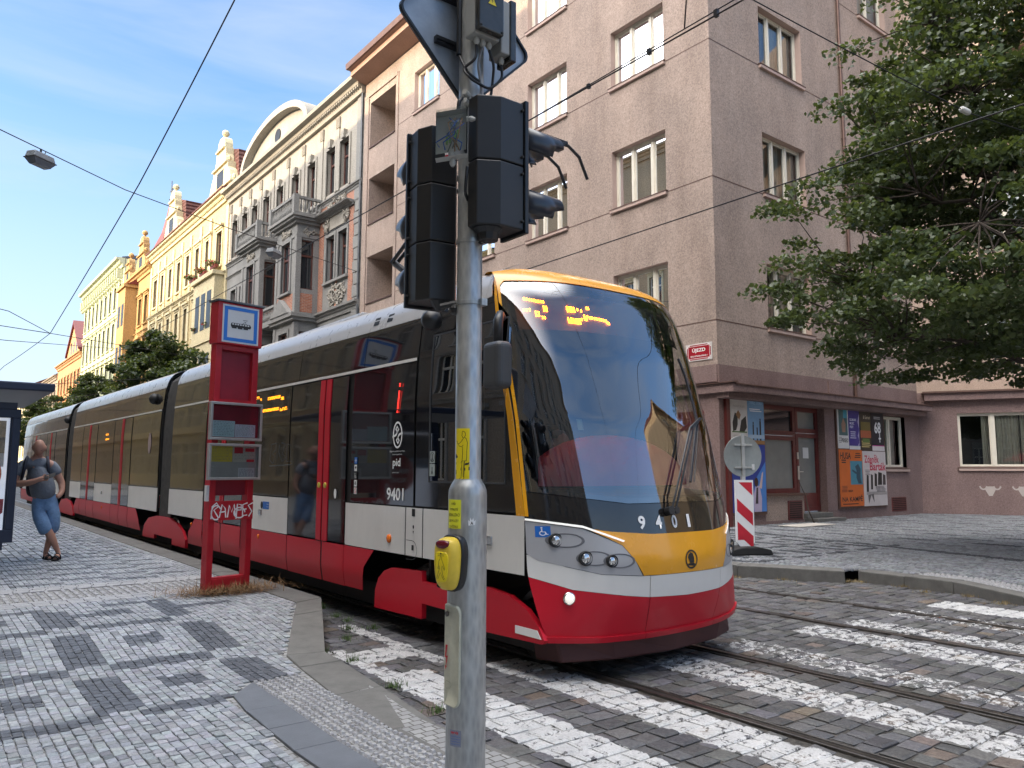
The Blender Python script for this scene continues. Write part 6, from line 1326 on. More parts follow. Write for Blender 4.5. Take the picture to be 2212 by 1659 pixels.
# signal heads
def head(name, label, c, ang, z0, z1, W, D, nl, pole_side, lit=None, vis=.17, vr=.1):
    fwd = Vector((math.sin(R(ang)), math.cos(R(ang)), 0)); side = Vector((fwd.y, -fwd.x, 0))       # side = right of the facing direction
    o = thing(name, tuple(Vector(c)+Vector((0, 0, z0))), label, 'traffic light'); Fh = Fr((c[0], c[1], 0), side, fwd); hh = (z1-z0)/nl
    for k in range(nl):
        mb = MB(Fh); a, b = z0+k*hh+.002, z0+(k+1)*hh-.002; x = W/2; ch = D*.42
        mb.prism([(-x, D), (-x, ch), (-x+ch*.55, 0), (x-ch*.55, 0), (x, ch), (x, D)], a, b, 2); mb.build('housing', M['black'], o, bevel=.006)
    mb = MB(Fh); x = W/2+.010; mb.box(-x, x, D, D+.022, z0-.012, z1+.012); mb.build('front_door', M['blackm'], o, bevel=.004)
    for k in range(nl):
        zc_ = z0+(k+.5)*hh; mb = MB(Fh); n = 20; pts = []
        for j, (wv, rr_) in enumerate(((D+.02, vr), (D+.02+vis*.6, vr*.97), (D+.02+vis, vr*.93))):
            for i in range(n+1):
                t = R(-38+256*i/n); cut_ = 1 if j == 0 else 1
                L = wv if j < 2 else wv-(.25*vis if math.sin(t) < 0 else 0)
                pts.append((rr_*math.cos(t), L, zc_+rr_*math.sin(t)))
        mb.add(pts, [(j*(n+1)+i, j*(n+1)+i+1, (j+1)*(n+1)+i+1, (j+1)*(n+1)+i) for j in range(2) for i in range(n)])
        vo = mb.build('visor', M['visor'], o, smooth=True, normals=False); md = vo.modifiers.new('s', 'SOLIDIFY'); md.thickness = .004
        mb = MB(Fh); mb.lathe((0, D+.02, zc_), [(vr*.94, 0), (vr*.8, .01), (vr*.4, .017), (.001, .02)], 20, (0, 1, 0)); mb.build('signal_lens', pmc('dark_signal_lens', (.03, .02, .02), .15), o, smooth=True)
        mb = MB(Fh)
        for zz2 in (z0+k*hh+.04, z0+(k+1)*hh-.04):
            for sx2 in (-1, 1): mb.lathe((sx2*(W/2), D-.012, zz2), [(.007, 0), (.007, .010), (.005, .012)], 8, (sx2, 0, 0))
        mb.split('hinge', M['rubber'], o)
    return o, Fh
M['visor'] = pm('weathered_black_visor', (.016, .020, .030), .30, var=.2, spec=.6)
h1, F1 = head('crossing_signal', 'two-lamp black signal head on the right side of the steel pole', (1.868+.0, 2.695, 0), 90, 2.665, 3.262, .17, .225, 2, 1, vis=.23, vr=.078)
mb = MB(); mb.lathe((1.96, 2.70, 2.665), [(.07, 0), (.05, -.02), (.045, -.05), (.02, -.055), (.001, -.056)], 10, (0, 0, 1)); mb.tube([(1.96, 2.70, 2.63), (1.935, 2.76, 2.62)], .02, 8); mb.build('lower_bracket', M['black'], h1)
h2, F2 = head('tram_signal', 'three-lamp black signal head on the left side of the steel pole', (1.855, 2.905, 0), 8, 2.365, 3.19, .205, .17, 3, -1, vis=.17, vr=.095)
mb = MB(); mb.lathe((1.86, 2.93, 2.365), [(.05, 0), (.03, -.03), (.02, -.045), (.001, -.046)], 10, (0, 0, 1)); mb.tube([(1.83, 2.88, 2.33), (1.90, 2.82, 2.35)], .014, 8); mb.lathe((1.885, 2.84, 2.32), [(.001, -.03), (.025, -.02), (.03, 0), (.02, .02), (.001, .03)], 10); mb.build('lower_bracket', M['black'], h2)
# diamond priority plate seen from behind
TS = thing('priority_road_sign', (1.95, 2.88, 3.33), 'grey back of a diamond road sign at the top of the signal pole', 'road sign')
M['signback'] = pm('grey_painted_sign_back', (.30, .34, .39), .40, .2, var=.2, scale=5, dirt=.2)
def rdia(h, r):
    out_ = []
    for k in range(4):
        a0 = 90*k; c_ = Vector((math.cos(R(a0)), math.sin(R(a0))))*(h-r*1.414); out_ += [(c_.x+r*math.cos(R(a0+t)), c_.y+r*math.sin(R(a0+t))) for t in (-45, -30, -15, 0, 15, 30, 45)]
    return out_
CX_, CZ_ = 1.952, 3.675; o3 = rdia(.385, .05); mb = MB(); mb.prism([(CX_+x, CZ_+z) for x, z in o3], 2.872, 2.878, 1); tp = mb.build('plate', M['signback'], TS)
mb = MB(); i3 = rdia(.370, .042); n = len(o3)
V_ = [(CX_+x, 2.858, CZ_+z) for x, z in o3]+[(CX_+x, 2.858, CZ_+z) for x, z in i3]+[(CX_+x, 2.880, CZ_+z) for x, z in o3]+[(CX_+x, 2.872, CZ_+z) for x, z in i3]
mb.add(V_, [(i, (i+1) % n, n+(i+1) % n, n+i) for i in range(n)]+[(i, (i+1) % n, 2*n+(i+1) % n, 2*n+i) for i in range(n)]+[(n+i, n+(i+1) % n, 3*n+(i+1) % n, 3*n+i) for i in range(n)]); mb.build('folded_rim', M['blackm'], tp, normals=False)
for z in (3.80, 3.575): mb = MB(); mb.box(1.77, 2.02, 2.848, 2.872, z-.016, z+.016); mb.box(1.77, 2.02, 2.842, 2.850, z-.004, z+.004); mb.build('mounting_rail', M['blackm'], tp)
mb = MB(); mb.tube([(1.862, 2.80, 3.95), (1.862, 2.80, 3.50)], .014, 8); mb.build('cable_duct', M['black'], TS, auto=True)
# boxes at the top
M['greybox'] = pm('grey_junction_plastic', (.30, .30, .28), .45, var=.12, dirt=.2); M['smoked'] = pm('smoked_lid', (.030, .028, .024), .18, var=.3, scale=20, spec=.6)
JB = thing('switch_box', (PX, 2.72, 3.53), 'smoky lidded switch box with a yellow lightning warning triangle at the pole top', 'electrical box')
mb = MB(); mb.box(1.85, 1.99, 2.66, 2.735, 3.545, 3.78); mb.build('case', M['greybox'], JB, bevel=.006); mb = MB(); mb.box(1.85, 1.99, 2.625, 2.66, 3.555, 3.78); lid = mb.build('lid', M['smoked'], JB, bevel=.008, seg=3)
fj = flat((1.922, 2.6245, 3.70), (1, 0, 0), (0, 0, 1)); mb = MB(); polym(mb, fj, [(-.024, -.019), (.024, -.019), (0, .023)], .001); wt_ = mb.build('warning_triangle', yel, lid, normals=False)
mb = MB(); stroke(mb, fj, [(-.024, -.019), (.024, -.019), (0, .023)], .0022, .0015, True); polym(mb, fj, [(.0, .010), (-.005, -.002), (.0, -.001), (-.003, -.013), (.005, .002), (.0005, .001), (.003, .010)], .0016); mb.build('lightning_mark', M['txtblack'], wt_, normals=False)
mb = MB()
for x in (1.862, 1.978):
    for z in (3.568, 3.768): mb.lathe((x, 2.625, z), [(.006, 0), (.006, .004), (.003, .005)], 8, (0, -1, 0))
mb.build('lid_screw', M['rubber'], lid)
gl_ = pm('pale_grey_cable_gland', (.40, .39, .35), .5, var=.1)
for x in (1.885, 1.92, 1.955):
    mb = MB(); mb.lathe((x, 2.695, 3.545), [(.011, 0), (.011, -.010), (.014, -.011), (.014, -.022), (.009, -.030), (.007, -.034)], 8); mb.build('cable_gland', gl_, JB)
SB = thing('side_box', (2.03, 2.74, 3.5), 'narrow grey electrical box beside the smoky switch box', 'electrical box')
mb = MB(); mb.box(2.0, 2.05, 2.66, 2.76, 3.50, 3.76); mb.build('case', M['greybox'], SB, bevel=.006); mb = MB(); mb.box(2.05, 2.085, 2.655, 2.765, 3.475, 3.775); mb.build('lid', M['smoked'], SB, bevel=.006)
mb = MB(); mb.lathe((2.03, 2.70, 3.50), [(.011, 0), (.011, -.010), (.014, -.011), (.014, -.022), (.008, -.034)], 8); mb.build('cable_gland', gl_, SB)
TB = thing('terminal_box', (1.86, 2.70, 2.95), 'clear-lidded terminal box with coloured wires inside, strapped to the pole between the signal heads', 'electrical box')
u_ = Vector((.80, -.60, 0)); w_ = Vector((-.60, -.80, 0)); FT = Fr((1.815, 2.75, 0), u_, w_)
mb = MB(FT); a, b, c, d = -.085, .055, 2.955, 3.165; sl = .025
mb.add([(a, 0, c), (b, 0, c+sl), (b, 0, d+sl), (a, 0, d), (a, .050, c), (b, .050, c+sl), (b, .050, d+sl), (a, .050, d)], [(0, 1, 2, 3), (0, 4, 5, 1), (1, 5, 6, 2), (2, 6, 7, 3), (3, 7, 4, 0)]); mb.build('case', pm('pale_box_plastic', (.48, .48, .45), .5, var=.08), TB, normals=False)
mb = MB(FT); mb.add([(a, .05, c), (b, .05, c+sl), (b, .05, d+sl), (a, .05, d), (a+.004, .08, c+.004), (b-.004, .08, c+sl+.004), (b-.004, .08, d+sl-.004), (a+.004, .08, d-.004)], [(4, 5, 6, 7), (0, 4, 5, 1), (1, 5, 6, 2), (2, 6, 7, 3), (3, 7, 4, 0)]); mb.build('clear_lid', glassm('clear_box_lid', (.90, .92, .90), .04, .9, .05), TB, normals=False)
mb = MB(FT); rr = random.Random(3)
for i in range(5): mb.box(-.04+i*.012, -.032+i*.012, .02, .04, 3.03+i*.008, 3.06+i*.008)
mb.build('terminal_strip', pm('green_terminals', (.20, .42, .10), .5), TB)
for col, nm in (((.02, .10, .40), 'blue_wire'), ((.10, .12, .10), 'dark_wire'), ((.3, .16, .06), 'brown_wire')):
    for q in range(3):
        x0, z0 = rr.uniform(-.07, .04), rr.uniform(2.98, 3.02); mb = MB(FT); mb.tube([(x0, .03, z0), (x0+rr.uniform(-.03, .03), .045, 3.03), (rr.uniform(-.04, .02), .04, 3.07), (rr.uniform(-.07, .04), .045, 3.12), (rr.uniform(-.03, .03), .03, 3.15)], .003, 5); mb.build('wire', pmc(nm, col), TB, smooth=True)
for p in ((-.01, .0, 2.962), (.06, .03, 3.15)):
    mb = MB(FT); mb.lathe((p[0], .025, p[2]), [(.011, 0), (.014, -.012), (.014, -.022), (.007, -.034)] if p[0] < 0 else [(.011, 0), (.014, .012), (.007, .03)], 8, (0, 0, 1) if p[0] < 0 else (.8, .3, -.2)); mb.build('cable_gland', gl_, TB)
blk = pm('black_cable', (.015, .015, .016), .5, var=.1); gry = pm('grey_cable', (.22, .21, .20), .5, var=.1)
def cable(pts, r, mat, lab, g='cables on the signal pole'):
    P_ = [Vector(p) for p in pts]; out_ = []
    for i in range(len(P_)-1):
        p0, p1, p2, p3 = P_[max(i-1, 0)], P_[i], P_[i+1], P_[min(i+2, len(P_)-1)]
        for k in range(7):
            t = k/7; out_.append(tuple(.5*((2*p1)+(p2-p0)*t+(2*p0-5*p1+4*p2-p3)*t*t+(3*p1-p0-3*p2+p3)*t**3)))
    out_.append(tuple(P_[-1])); mb = MB(); mb.tube(out_, r, 7); o = mb.build('cable', mat, None, smooth=True); tag(o, lab, 'cable', g); return o
cable([(1.885, 2.695, 3.51), (1.875, 2.69, 3.44), (1.845, 2.73, 3.40), (1.85, 2.70, 3.35), (1.90, 2.70, 3.335), (1.975, 2.71, 3.34), (2.03, 2.70, 3.40), (2.03, 2.70, 3.465)], .0065, blk, 'black cable looping from the switch box to the narrow side box')
cable([(1.92, 2.695, 3.51), (1.90, 2.70, 3.43), (1.915, 2.71, 3.37), (1.925, 2.715, 3.30), (1.88, 2.72, 3.27)], .0055, gry, 'grey cable hanging from the middle gland of the switch box')
cable([(1.955, 2.695, 3.51), (1.985, 2.70, 3.45), (1.995, 2.72, 3.38), (1.985, 2.72, 3.30), (1.98, 2.73, 3.2)], .0065, blk, 'black cable running from the right gland down behind the right signal head')
cable([(1.862, 2.80, 3.50), (1.858, 2.76, 3.44), (1.862, 2.72, 3.38), (1.91, 2.70, 3.345)], .006, blk, 'short black cable from the cable duct behind the pole')
cable([(1.875, 2.745, 3.262), (1.845, 2.74, 3.262), (1.822, 2.735, 3.235), (1.820, 2.74, 3.19)], .009, blk, 'thick black cable bending into the left signal head')
cable([(1.845, 2.70, 2.93), (1.84, 2.70, 2.88), (1.85, 2.72, 2.82), (1.885, 2.75, 2.80)], .007, blk, 'black cable dropping from the clear terminal box')
for z in (3.285, 3.245):
    mb = MB(); mb.lathe((1.905-.03, 2.745, z), [(.016, 0), (.016, .014), (.013, .02), (.013, .035)], 8, (-.8, -.5, .1)); mb.build('cable_gland', gl_, P)
# ------------------------------------------------------------------ tram stop post
M['stopred'] = pm('faded_red_paint', (.40, .012, .022), .42, var=.12, scale=6, dirt=.25, rvar=.08); M['stopred2'] = pm('dark_red_panel', (.27, .014, .028), .5, var=.15, dirt=.3)
M['papern'] = pm('paper_white', (.55, .56, .56), .6, var=.06); M['ygloss'] = glassm('display_case_perspex', (.88, .90, .90), .03, .8, .05)
M['alu'] = pm('brushed_aluminium', (.45, .45, .43), .40, .6, var=.15)
su = Vector((.980, .199, 0)); sw = Vector((.199, -.980, 0))
SF = Fr((2.70, 9.16, 0), su, sw)
ST = thing('tram_stop_post', (2.97, 9.22, .2), 'tall red tram stop post with a blue and white tram sign and timetable cases', 'tram stop')
for x in (0.0, .475):
    mb = MB(SF); mb.box(x, x+.075, -.06, .06, .18, 3.06); mb.build('leg', M['stopred'], ST, bevel=.006)
mb = MB(SF); mb.box(-.015, .565, -.09, .10, 3.06, 3.56); hb = mb.build('head_box', M['stopred'], ST, bevel=.012); mb = MB(SF); mb.box(-.03, .58, -.105, .115, 3.56, 3.585); mb.build('lid', M['slate'], hb, bevel=.004)
fs = flat(SF(.275, .101, 3.31), SF.u, (0, 0, 1))
mb = MB(); quadm(mb, fs, -.235, .235, -.225, .225, .001); pn = mb.build('sign_face', M['papern'], hb, normals=False)
mb = MB()
for q in ((-.215, .215, .165, .205), (-.215, .215, -.205, -.165), (-.215, -.170, -.165, .165), (.170, .215, -.165, .165)): quadm(mb, fs, *q, .003)
mb.build('blue_border', pm('stop_blue', (.010, .15, .52), .4, var=.05), pn, normals=False)
mb = MB(); polym(mb, fs, [(-.125, -.035), (.125, -.035), (.135, -.01), (.12, .015), (-.12, .015), (-.13, -.01)], .003)
for x in (-.085, -.01, .065): polym(mb, fs, [(x-.03, -.05), (x+.03, -.05), (x+.03, -.035), (x-.03, -.035)], .003)
stroke(mb, fs, [(.02, .015), (.055, .040), (.025, .062), (.085, .062), (.055, .040), (.07, .015)], .006, .003); mb.build('tram_pictogram', M['txtblack'], pn, normals=False)
mb = MB()
for i in range(7): quadm(mb, fs, -.112+i*.033, -.090+i*.033, -.008, .009, .0042)
mb.build('pictogram_windows', M['papern'], pn, normals=False)
for a, b, nm in ((2.42, 3.02, 'red_panel'), (1.30, 1.48, 'lower_red_panel')):
    mb = MB(SF); mb.box(.075, .475, -.03, .0, a, b); mb.build(nm, M['stopred2'], ST); 
mb = MB(SF); mb.box(.075, .475, -.06, .06, 3.0, 3.06); mb.box(.075, .475, -.06, .06, 2.38, 2.42); mb.build('cross_rail', M['stopred'], ST)
mb = MB(SF); mb.box(.0, .55, .062, .07, 1.02, 1.24); gp = mb.build('graffiti_panel', M['stopred'], ST, bevel=.002)
mb = MB(SF); mb.box(.075, .475, -.06, .06, .19, .36); mb.build('foot_panel', M['stopred'], ST, bevel=.004); mb = MB(SF); mb.box(.0, .55, -.05, .055, .36, .375); mb.build('foot_rail', M['stopred'], ST)
for a, b, k in ((1.94, 2.38, 0), (1.48, 1.90, 1)):
    mb = MB(SF); x0, x1 = -.055, .605
    mb.box(x0, x1, .06, .115, a, a+.03); mb.box(x0, x1, .06, .115, b-.03, b); mb.box(x0, x0+.03, .06, .115, a+.03, b-.03); mb.box(x1-.03, x1, .06, .115, a+.03, b-.03); cs_ = mb.build('timetable_case', M['alu'], ST, bevel=.004)
    mb = MB(SF); mb.box(x0+.02, x1-.02, .062, .068, a+.02, b-.02); mb.build('case_back', M['stopred2'] if k == 0 else pmc('grey_case_back', (.34, .34, .31)), cs_)
    mb = MB(SF); mb.quad((x0+.03, .108, a+.03), (x1-.03, .108, a+.03), (x1-.03, .108, b-.03), (x0+.03, .108, b-.03)); mb.build('perspex', M['ygloss'], cs_, normals=False)
    fc = flat(SF(.275, .070, (a+b)/2), SF.u, (0, 0, 1)); shts = [(-.285, -.005, -.18, .005, (.52, .68, .68)), (-.0, .26, -.18, -.03, (.68, .69, .74))] if k == 0 else [(-.285, -.02, .0, .18, (.62, .48, .06)), (-.01, .27, .0, .18, (.50, .47, .38)), (.06, .27, -.18, -.07, (.55, .55, .55))]
    for i, (p0, p1, q0, q1, cc) in enumerate(shts):
        mb = MB(); quadm(mb, fc, p0, p1, q0, q1, .002+.001*i); sh_ = mb.build('timetable_sheet', pmc('sheet_%d%d' % (k, i), cc), cs_, normals=False); mb = MB(); rr = random.Random(i+k*5)
        for r in range(9):
            y = q1-.012-(q1-q0-.02)*r/9; x = p0+.015
            while x < p1-.03:
                l = rr.uniform(.008, .03); quadm(mb, fc, x, min(x+l, p1-.01), y-.004, y, .005); x += l+rr.uniform(.006, .02)
        mb.build('printed_lines', pmc('print_grey', (.16, .17, .20)), sh_, normals=False)
    if k == 1:
        mb = MB(); quadm(mb, fc, .0, .11, .10, .17, .006); quadm(mb, fc, .14, .26, .12, .16, .006); quadm(mb, fc, .16, .26, .0, .03, .006); mb.build('red_print', M['redtxt'], cs_, normals=False)
fg = flat(SF(.275, .0705, 1.13), SF.u, (0, 0, 1)); mb = MB(); LS = [[(-.25, -.09), (-.24, .05), (-.19, .09), (-.16, .05), (-.22, .01), (-.16, -.08)], [(-.15, -.08), (-.12, .07), (-.08, .02), (-.07, -.08)], [(-.15, -.02), (-.07, -.01)], [(-.05, -.08), (-.03, .06), (.0, -.02), (.03, .07), (.05, -.06)], [(.06, -.1), (.07, .07), (.12, .06), (.12, .0), (.07, .0)], [(.20, .08), (.14, .06), (.14, -.07), (.2, -.06)], [(.14, .0), (.19, .01)], [(.27, .08), (.21, .05), (.26, -.02), (.22, -.08)], arc(.1, -.03, .07, .06, 0, 330, 16), arc(-.19, -.02, .06, .08, 30, 300, 12)]
for l in LS: stroke(mb, fg, l, .015, .001)
mb.build('white_graffiti', M['white'], gp, normals=False)
mb = MB(); fl = flat(SF(-.0005, 0, 1.6), sw, (0, 0, 1)); rr = random.Random(9); z = -.45
while z < .30: stroke(mb, fl, [(rr.uniform(-.04, .04), z+rr.uniform(0, .05)) for _ in range(5)], .007, -.002); z += .045
stroke(mb, fl, [(-.03, -.45), (.02, -.55), (-.04, -.62), (.0, -.7)], .02, -.002); mb.build('white_graffiti', M['white'], ST.children[0], normals=False)
mb = MB(SF); mb.box(-.03, .002, .0, .05, 1.24, 1.42); mb.build('paper_scrap', M['papern'], ST)
# dry grass round the foot
rg = np.random.default_rng(8); n = 2600; c0 = np.stack([2.97+rg.normal(0, .26, n), 9.12+rg.normal(0, .14, n), np.full(n, .20)+rg.uniform(0, .05, n)], 1); dr = rg.normal(size=(n, 3)); dr[:, 2] = np.abs(dr[:, 2])*.55; dr /= np.linalg.norm(dr, axis=1)[:, None]; L_ = rg.uniform(.05, .17, n)[:, None]; c1 = c0+dr*L_; sd_ = np.cross(dr, [0, 0, 1]); sd_ /= np.linalg.norm(sd_, axis=1)[:, None]+1e-6; wv = .0030
mb = MB(); mb.v = [tuple(p) for q in zip(c0-sd_*wv, c0+sd_*wv, c1+sd_*wv*.4-[0, 0, .01], c1-sd_*wv*.4-[0, 0, .01]) for p in q]; mb.f = [[4*i, 4*i+1, 4*i+2, 4*i+3] for i in range(n)]
tag(mb.build('dry_grass', pm('dry_straw', (.20, .115, .05), .8, var=.4, scale=30), normals=False), 'dry brown straw piled at the foot of the red stop post', 'grass', kind='stuff')
def tufts(name, pts, lab, col, n=60, L=.09, sp=.06):
    rg = np.random.default_rng(3); mb = MB()
    for (x, y, z) in pts:
        for i in range(n):
            a = rg.uniform(0, 6.28); r = abs(rg.normal(0, sp)); b = Vector((x+r*math.cos(a), y+r*math.sin(a), z)); d = Vector((rg.normal(0, .5), rg.normal(0, .5), 1)).normalized()*rg.uniform(.3, 1)*L; s_ = Vector((-d.y, d.x, 0)).normalized()*.003 if d.xy.length > 0 else Vector((.003, 0, 0))
            mb.add([tuple(b-s_), tuple(b+s_), tuple(b+d)], [(0, 1, 2)])
    tag(mb.build(name, pm(name+'_blades', col, .7, var=.3), normals=False), lab, 'grass', kind='stuff')
tufts('kerb_weeds', [(3.80, 8.0, 0), (3.78, 7.7, 0), (3.6, 7.3, 0), (3.05, 6.1, 0), (2.95, 5.2, 0), (3.0, 6.55, .0), (3.9, 8.6, 0), (3.82, 7.2, 0), (3.38, 6.9, 0), (2.88, 4.5, 0)], 'small green weeds growing in the joints along the kerb', (.06, .11, .02), 70, .09, .05)
tufts('gutter_litter', [(11.0, 5.9, 0), (11.0, 5.3, 0), (10.85, 4.4, 0), (10.6, 3.9, 0), (10.9, 6.0, 0), (10.3, 6.7, 0), (9.95, 7.3, .0), (10.8, 4.9, .0)], 'dry leaves and weeds along the gutter of the right kerb', (.22, .16, .06), 90, .06, .09)

# ------------------------------------------------------------------ shelter with lit poster case
M['shblue'] = pm('navy_blue_metal', (.012, .020, .045), .4, .2, var=.15)
SHL = thing('tram_shelter', (.5, 12.4, .2), 'dark navy tram shelter at the left edge of the picture', 'shelter')
mb = MB(); mb.box(-1.6, 1.48, 12.0, 15.6, 2.64, 2.75); mb.build('roof', M['shblue'], SHL, bevel=.02)
for x, y in ((-1.2, 12.6), (-1.2, 15.3)): mb = MB(); mb.box(x-.05, x+.05, y-.05, y+.05, .18, 2.64); mb.build('post', M['shblue'], SHL)
mb = MB(); mb.box(.38, .50, 12.42, 12.56, .18, .62); mb.box(.38, .50, 12.42, 12.56, 2.40, 2.64); mb.build('panel_post', M['shblue'], SHL)
AD = thing('poster_case', (.5, 12.45, .6), 'backlit poster case with a red circle in a dark frame under the shelter roof', 'poster case')
mb = MB(); x0, x1, z0, z1 = -.20, 1.15, .62, 2.41
for q in ((x0, x1, z0, z0+.17), (x0, x1, z1-.12, z1), (x0, x0+.12, z0+.17, z1-.12), (x1-.095, x1, z0+.17, z1-.12)): mb.box(q[0], q[1], 12.40, 12.55, q[2], q[3])
mb.box(x0, x1, 12.45, 12.55, z0+.1, z1-.1); fr0 = mb.build('frame', M['shblue'], AD, bevel=.008)
mb = MB(); mb.box(-.2, 1.04, 12.42, 12.5, .52, .62); mb.build('casing', M['shblue'], fr0); mb = MB(); mb.box(-.2, 1.10, 12.43, 12.5, 2.41, 2.50); mb.build('top_casing', M['shblue'], fr0)
fa = flat((.475, 12.449, 1.53), (1, 0, 0), (0, 0, 1)); mb = MB(); quadm(mb, fa, -.555, .555, -.74, .76, .001); bd = mb.build('poster', pm('poster_white', (.55, .58, .62), .4, var=.04, emit=(.8, .85, 1), es=.16), AD, normals=False)
mb = MB(); quadm(mb, fa, -.545, .515, .28, .72, .002); mb.build('photo_area', pm('dark_photo', (.10, .11, .13), .4, var=.5, scale=12), bd, normals=False); mb = MB(); quadm(mb, fa, -.545, .515, .10, .28, .002); mb.build('pale_sky_area', pm('pale_blue_print', (.30, .38, .46), .4), bd, normals=False)
mb = MB(); polym(mb, fa, arc(.14, -.0, .36, .34, 0, 352, 40), .003); mb.build('red_circle', M['redtxt'], bd, normals=False)
text('poster_text', 'SVÁŘEČ', lambda x, y, d=0: fa(x+.18, y+.06, .004), M['white'], bd, .52, .12, bold=.04); text('poster_text', 'KOVŮ', lambda x, y, d=0: fa(x+.16, y-.10, .004), M['white'], bd, .36, .12, bold=.04)
mb = MB(); stroke(mb, fa, [(.36, -.33), (.36, -.50), (.44, -.56), (.50, -.50), (.50, -.33)][::1], .09, .004); quadm(mb, fa, .38, .48, -.70, -.62, .004); mb.build('red_mark', M['redtxt'], bd, normals=False)
mb = MB(); mb.quad((-.08, 12.418, .8), (1.03, 12.418, .8), (1.03, 12.418, 2.29), (-.08, 12.418, 2.29)); mb.build('glass', glassm('poster_case_glass', (.85, .87, .88), .06, 1.2), AD, normals=False)

# ------------------------------------------------------------------ barrier boards on the right kerb
BD = thing('barrier_board', (11.68, 8.3, .15), 'red and white striped barrier board with a grey round sign back above it', 'barrier board')
BF = Fr((11.66, 8.32, 0), (.90, -.436, 0), (-.436, -.90, 0)); mb = MB(BF); mb.prism([(-.175, .36), (-.10, .28), (.10, .28), (.175, .36), (.175, 1.44), (-.175, 1.44)], -.02, .02, 1); b0 = mb.build('board', M['white'], BD, bevel=.004)
fb = flat(BF(0, .0205, .9), BF.u, (0, 0, 1)); 
for k in range(3):
    zt = .50-k*.40; P_ = [(-.15, zt), (.15, zt-.26), (.15, zt-.46), (-.15, zt-.20)]
    if k == 0: P_ = [(-.11, .50), (.15, .50), (.15, .27)]
    else: P_ = [(-.15, zt+.12), (.15, zt-.14), (.15, zt-.36), (-.15, zt-.10)]
    mb = MB(); polym(mb, fb, P_, .001); mb.build('red_stripe', pmc('reflective_red', (.52, .012, .03), .35), b0, normals=False)
mb = MB(); polym(mb, fb, [(-.15, -.50), (-.15, -.40), (.02, -.50)], .001); mb.build('red_stripe', pmc('reflective_red', (.52, .012, .03), .35), b0, normals=False)
mb = MB(BF); mb.box(-.03, .03, -.055, -.015, .20, 2.22); mb.build('upright', M['alu'], BD, bevel=.004); mb = MB(BF); mb.box(-.03, .03, -.0, .02, 1.44, 1.52); mb.build('post_socket', M['papern'], BD)
mb = MB(BF); mb.prism([(-.42, .15), (.42, .15), (.38, .24), (.15, .29), (-.15, .29), (-.38, .24)], -.22, .22, 1); mb.build('rubber_foot', M['rubber'], BD, bevel=.02)
RS = thing('round_sign', (11.66, 8.32, 1.5), 'round traffic sign seen from its grey back with two clamps, above the striped board', 'road sign')
mb = MB(BF); mb.lathe((0, -.012, 1.86), [(.36, 0), (.365, .012), (.36, .016), (.34, .010), (.001, .010)], 48, (0, 1, 0)); mb.build('disc', pm('pale_grey_sign_back', (.28, .30, .29), .45, .3, var=.15, dirt=.3), RS, auto=True)
for z in (1.66, 2.06): mb = MB(BF); mb.box(-.17, .17, -.005, .03, z-.014, z+.014); mb.box(-.04, .04, -.01, .05, z-.022, z+.022); mb.build('clamp', M['alu'], RS, bevel=.002)
mb = MB(BF); mb.box(-.028, .028, .0, .026, 1.50, 2.26); mb.build('upright', M['alu'], RS); mb = MB(BF); mb.box(.17, .22, .0, .006, 1.62, 1.72); mb.build('inspection_sticker', M['papern'], RS)

# ------------------------------------------------------------------ street name plate and posters
NP = thing('street_name_plate', (XF, 13.2, 4.8), 'red enamel street name plate reading Újezd on the corner house', 'street sign')
fn = flat((XF-.012, 13.21, 4.805), (0, -1, 0), (0, 0, 1)); mb = MB(FL_); mb.box(12.77, 13.65, .0, .022, 4.57, 5.04); pl = mb.build('plate', pm('white_enamel', (.55, .52, .50), .3, var=.08), NP, bevel=.004)
fn = flat((XF-.022, 13.21, 4.805), (0, -1, 0), (0, 0, 1)); mb = MB(); c_ = .05; polym(mb, fn, [(-.40+c_, -.205), (.40-c_, -.205), (.40-c_*.5, -.18), (.40, -.155), (.40, .155), (.40-c_, .205), (-.40+c_, .205), (-.40, .155), (-.40, -.155)], .0015); mb.build('red_field', pm('red_enamel', (.30, .012, .022), .25, var=.06, coat=.4), NP, normals=False)
mb = MB(); stroke(mb, fn, [(-.36, -.14), (-.32, -.17), (.32, -.17), (.36, -.14), (.36, .14), (.32, .17), (-.32, .17), (-.36, .14)], .010, .0025, True)
for sx2 in (-1, 1):
    for sy2 in (-1, 1): stroke(mb, fn, [(sx2*.405, sy2*.12), (sx2*.36, sy2*.18), (sx2*.30, sy2*.205)], .022, .0028)
mb.build('white_border', M['white'], NP, normals=False)
text('street_name', 'ÚJEZD', lambda x, y, d=0: fn(x, y+.055, .003), M['white'], NP, .44, .15, bold=.02); text('district_name', 'MALÁ STRANA-PRAHA 1', lambda x, y, d=0: fn(x, y-.10, .003), M['white'], NP, .56, .055, bold=.01)
pc = lambda c: pmc('print_%02d%02d%02d' % tuple(int(x*99) for x in c), c, .5, var=.08)
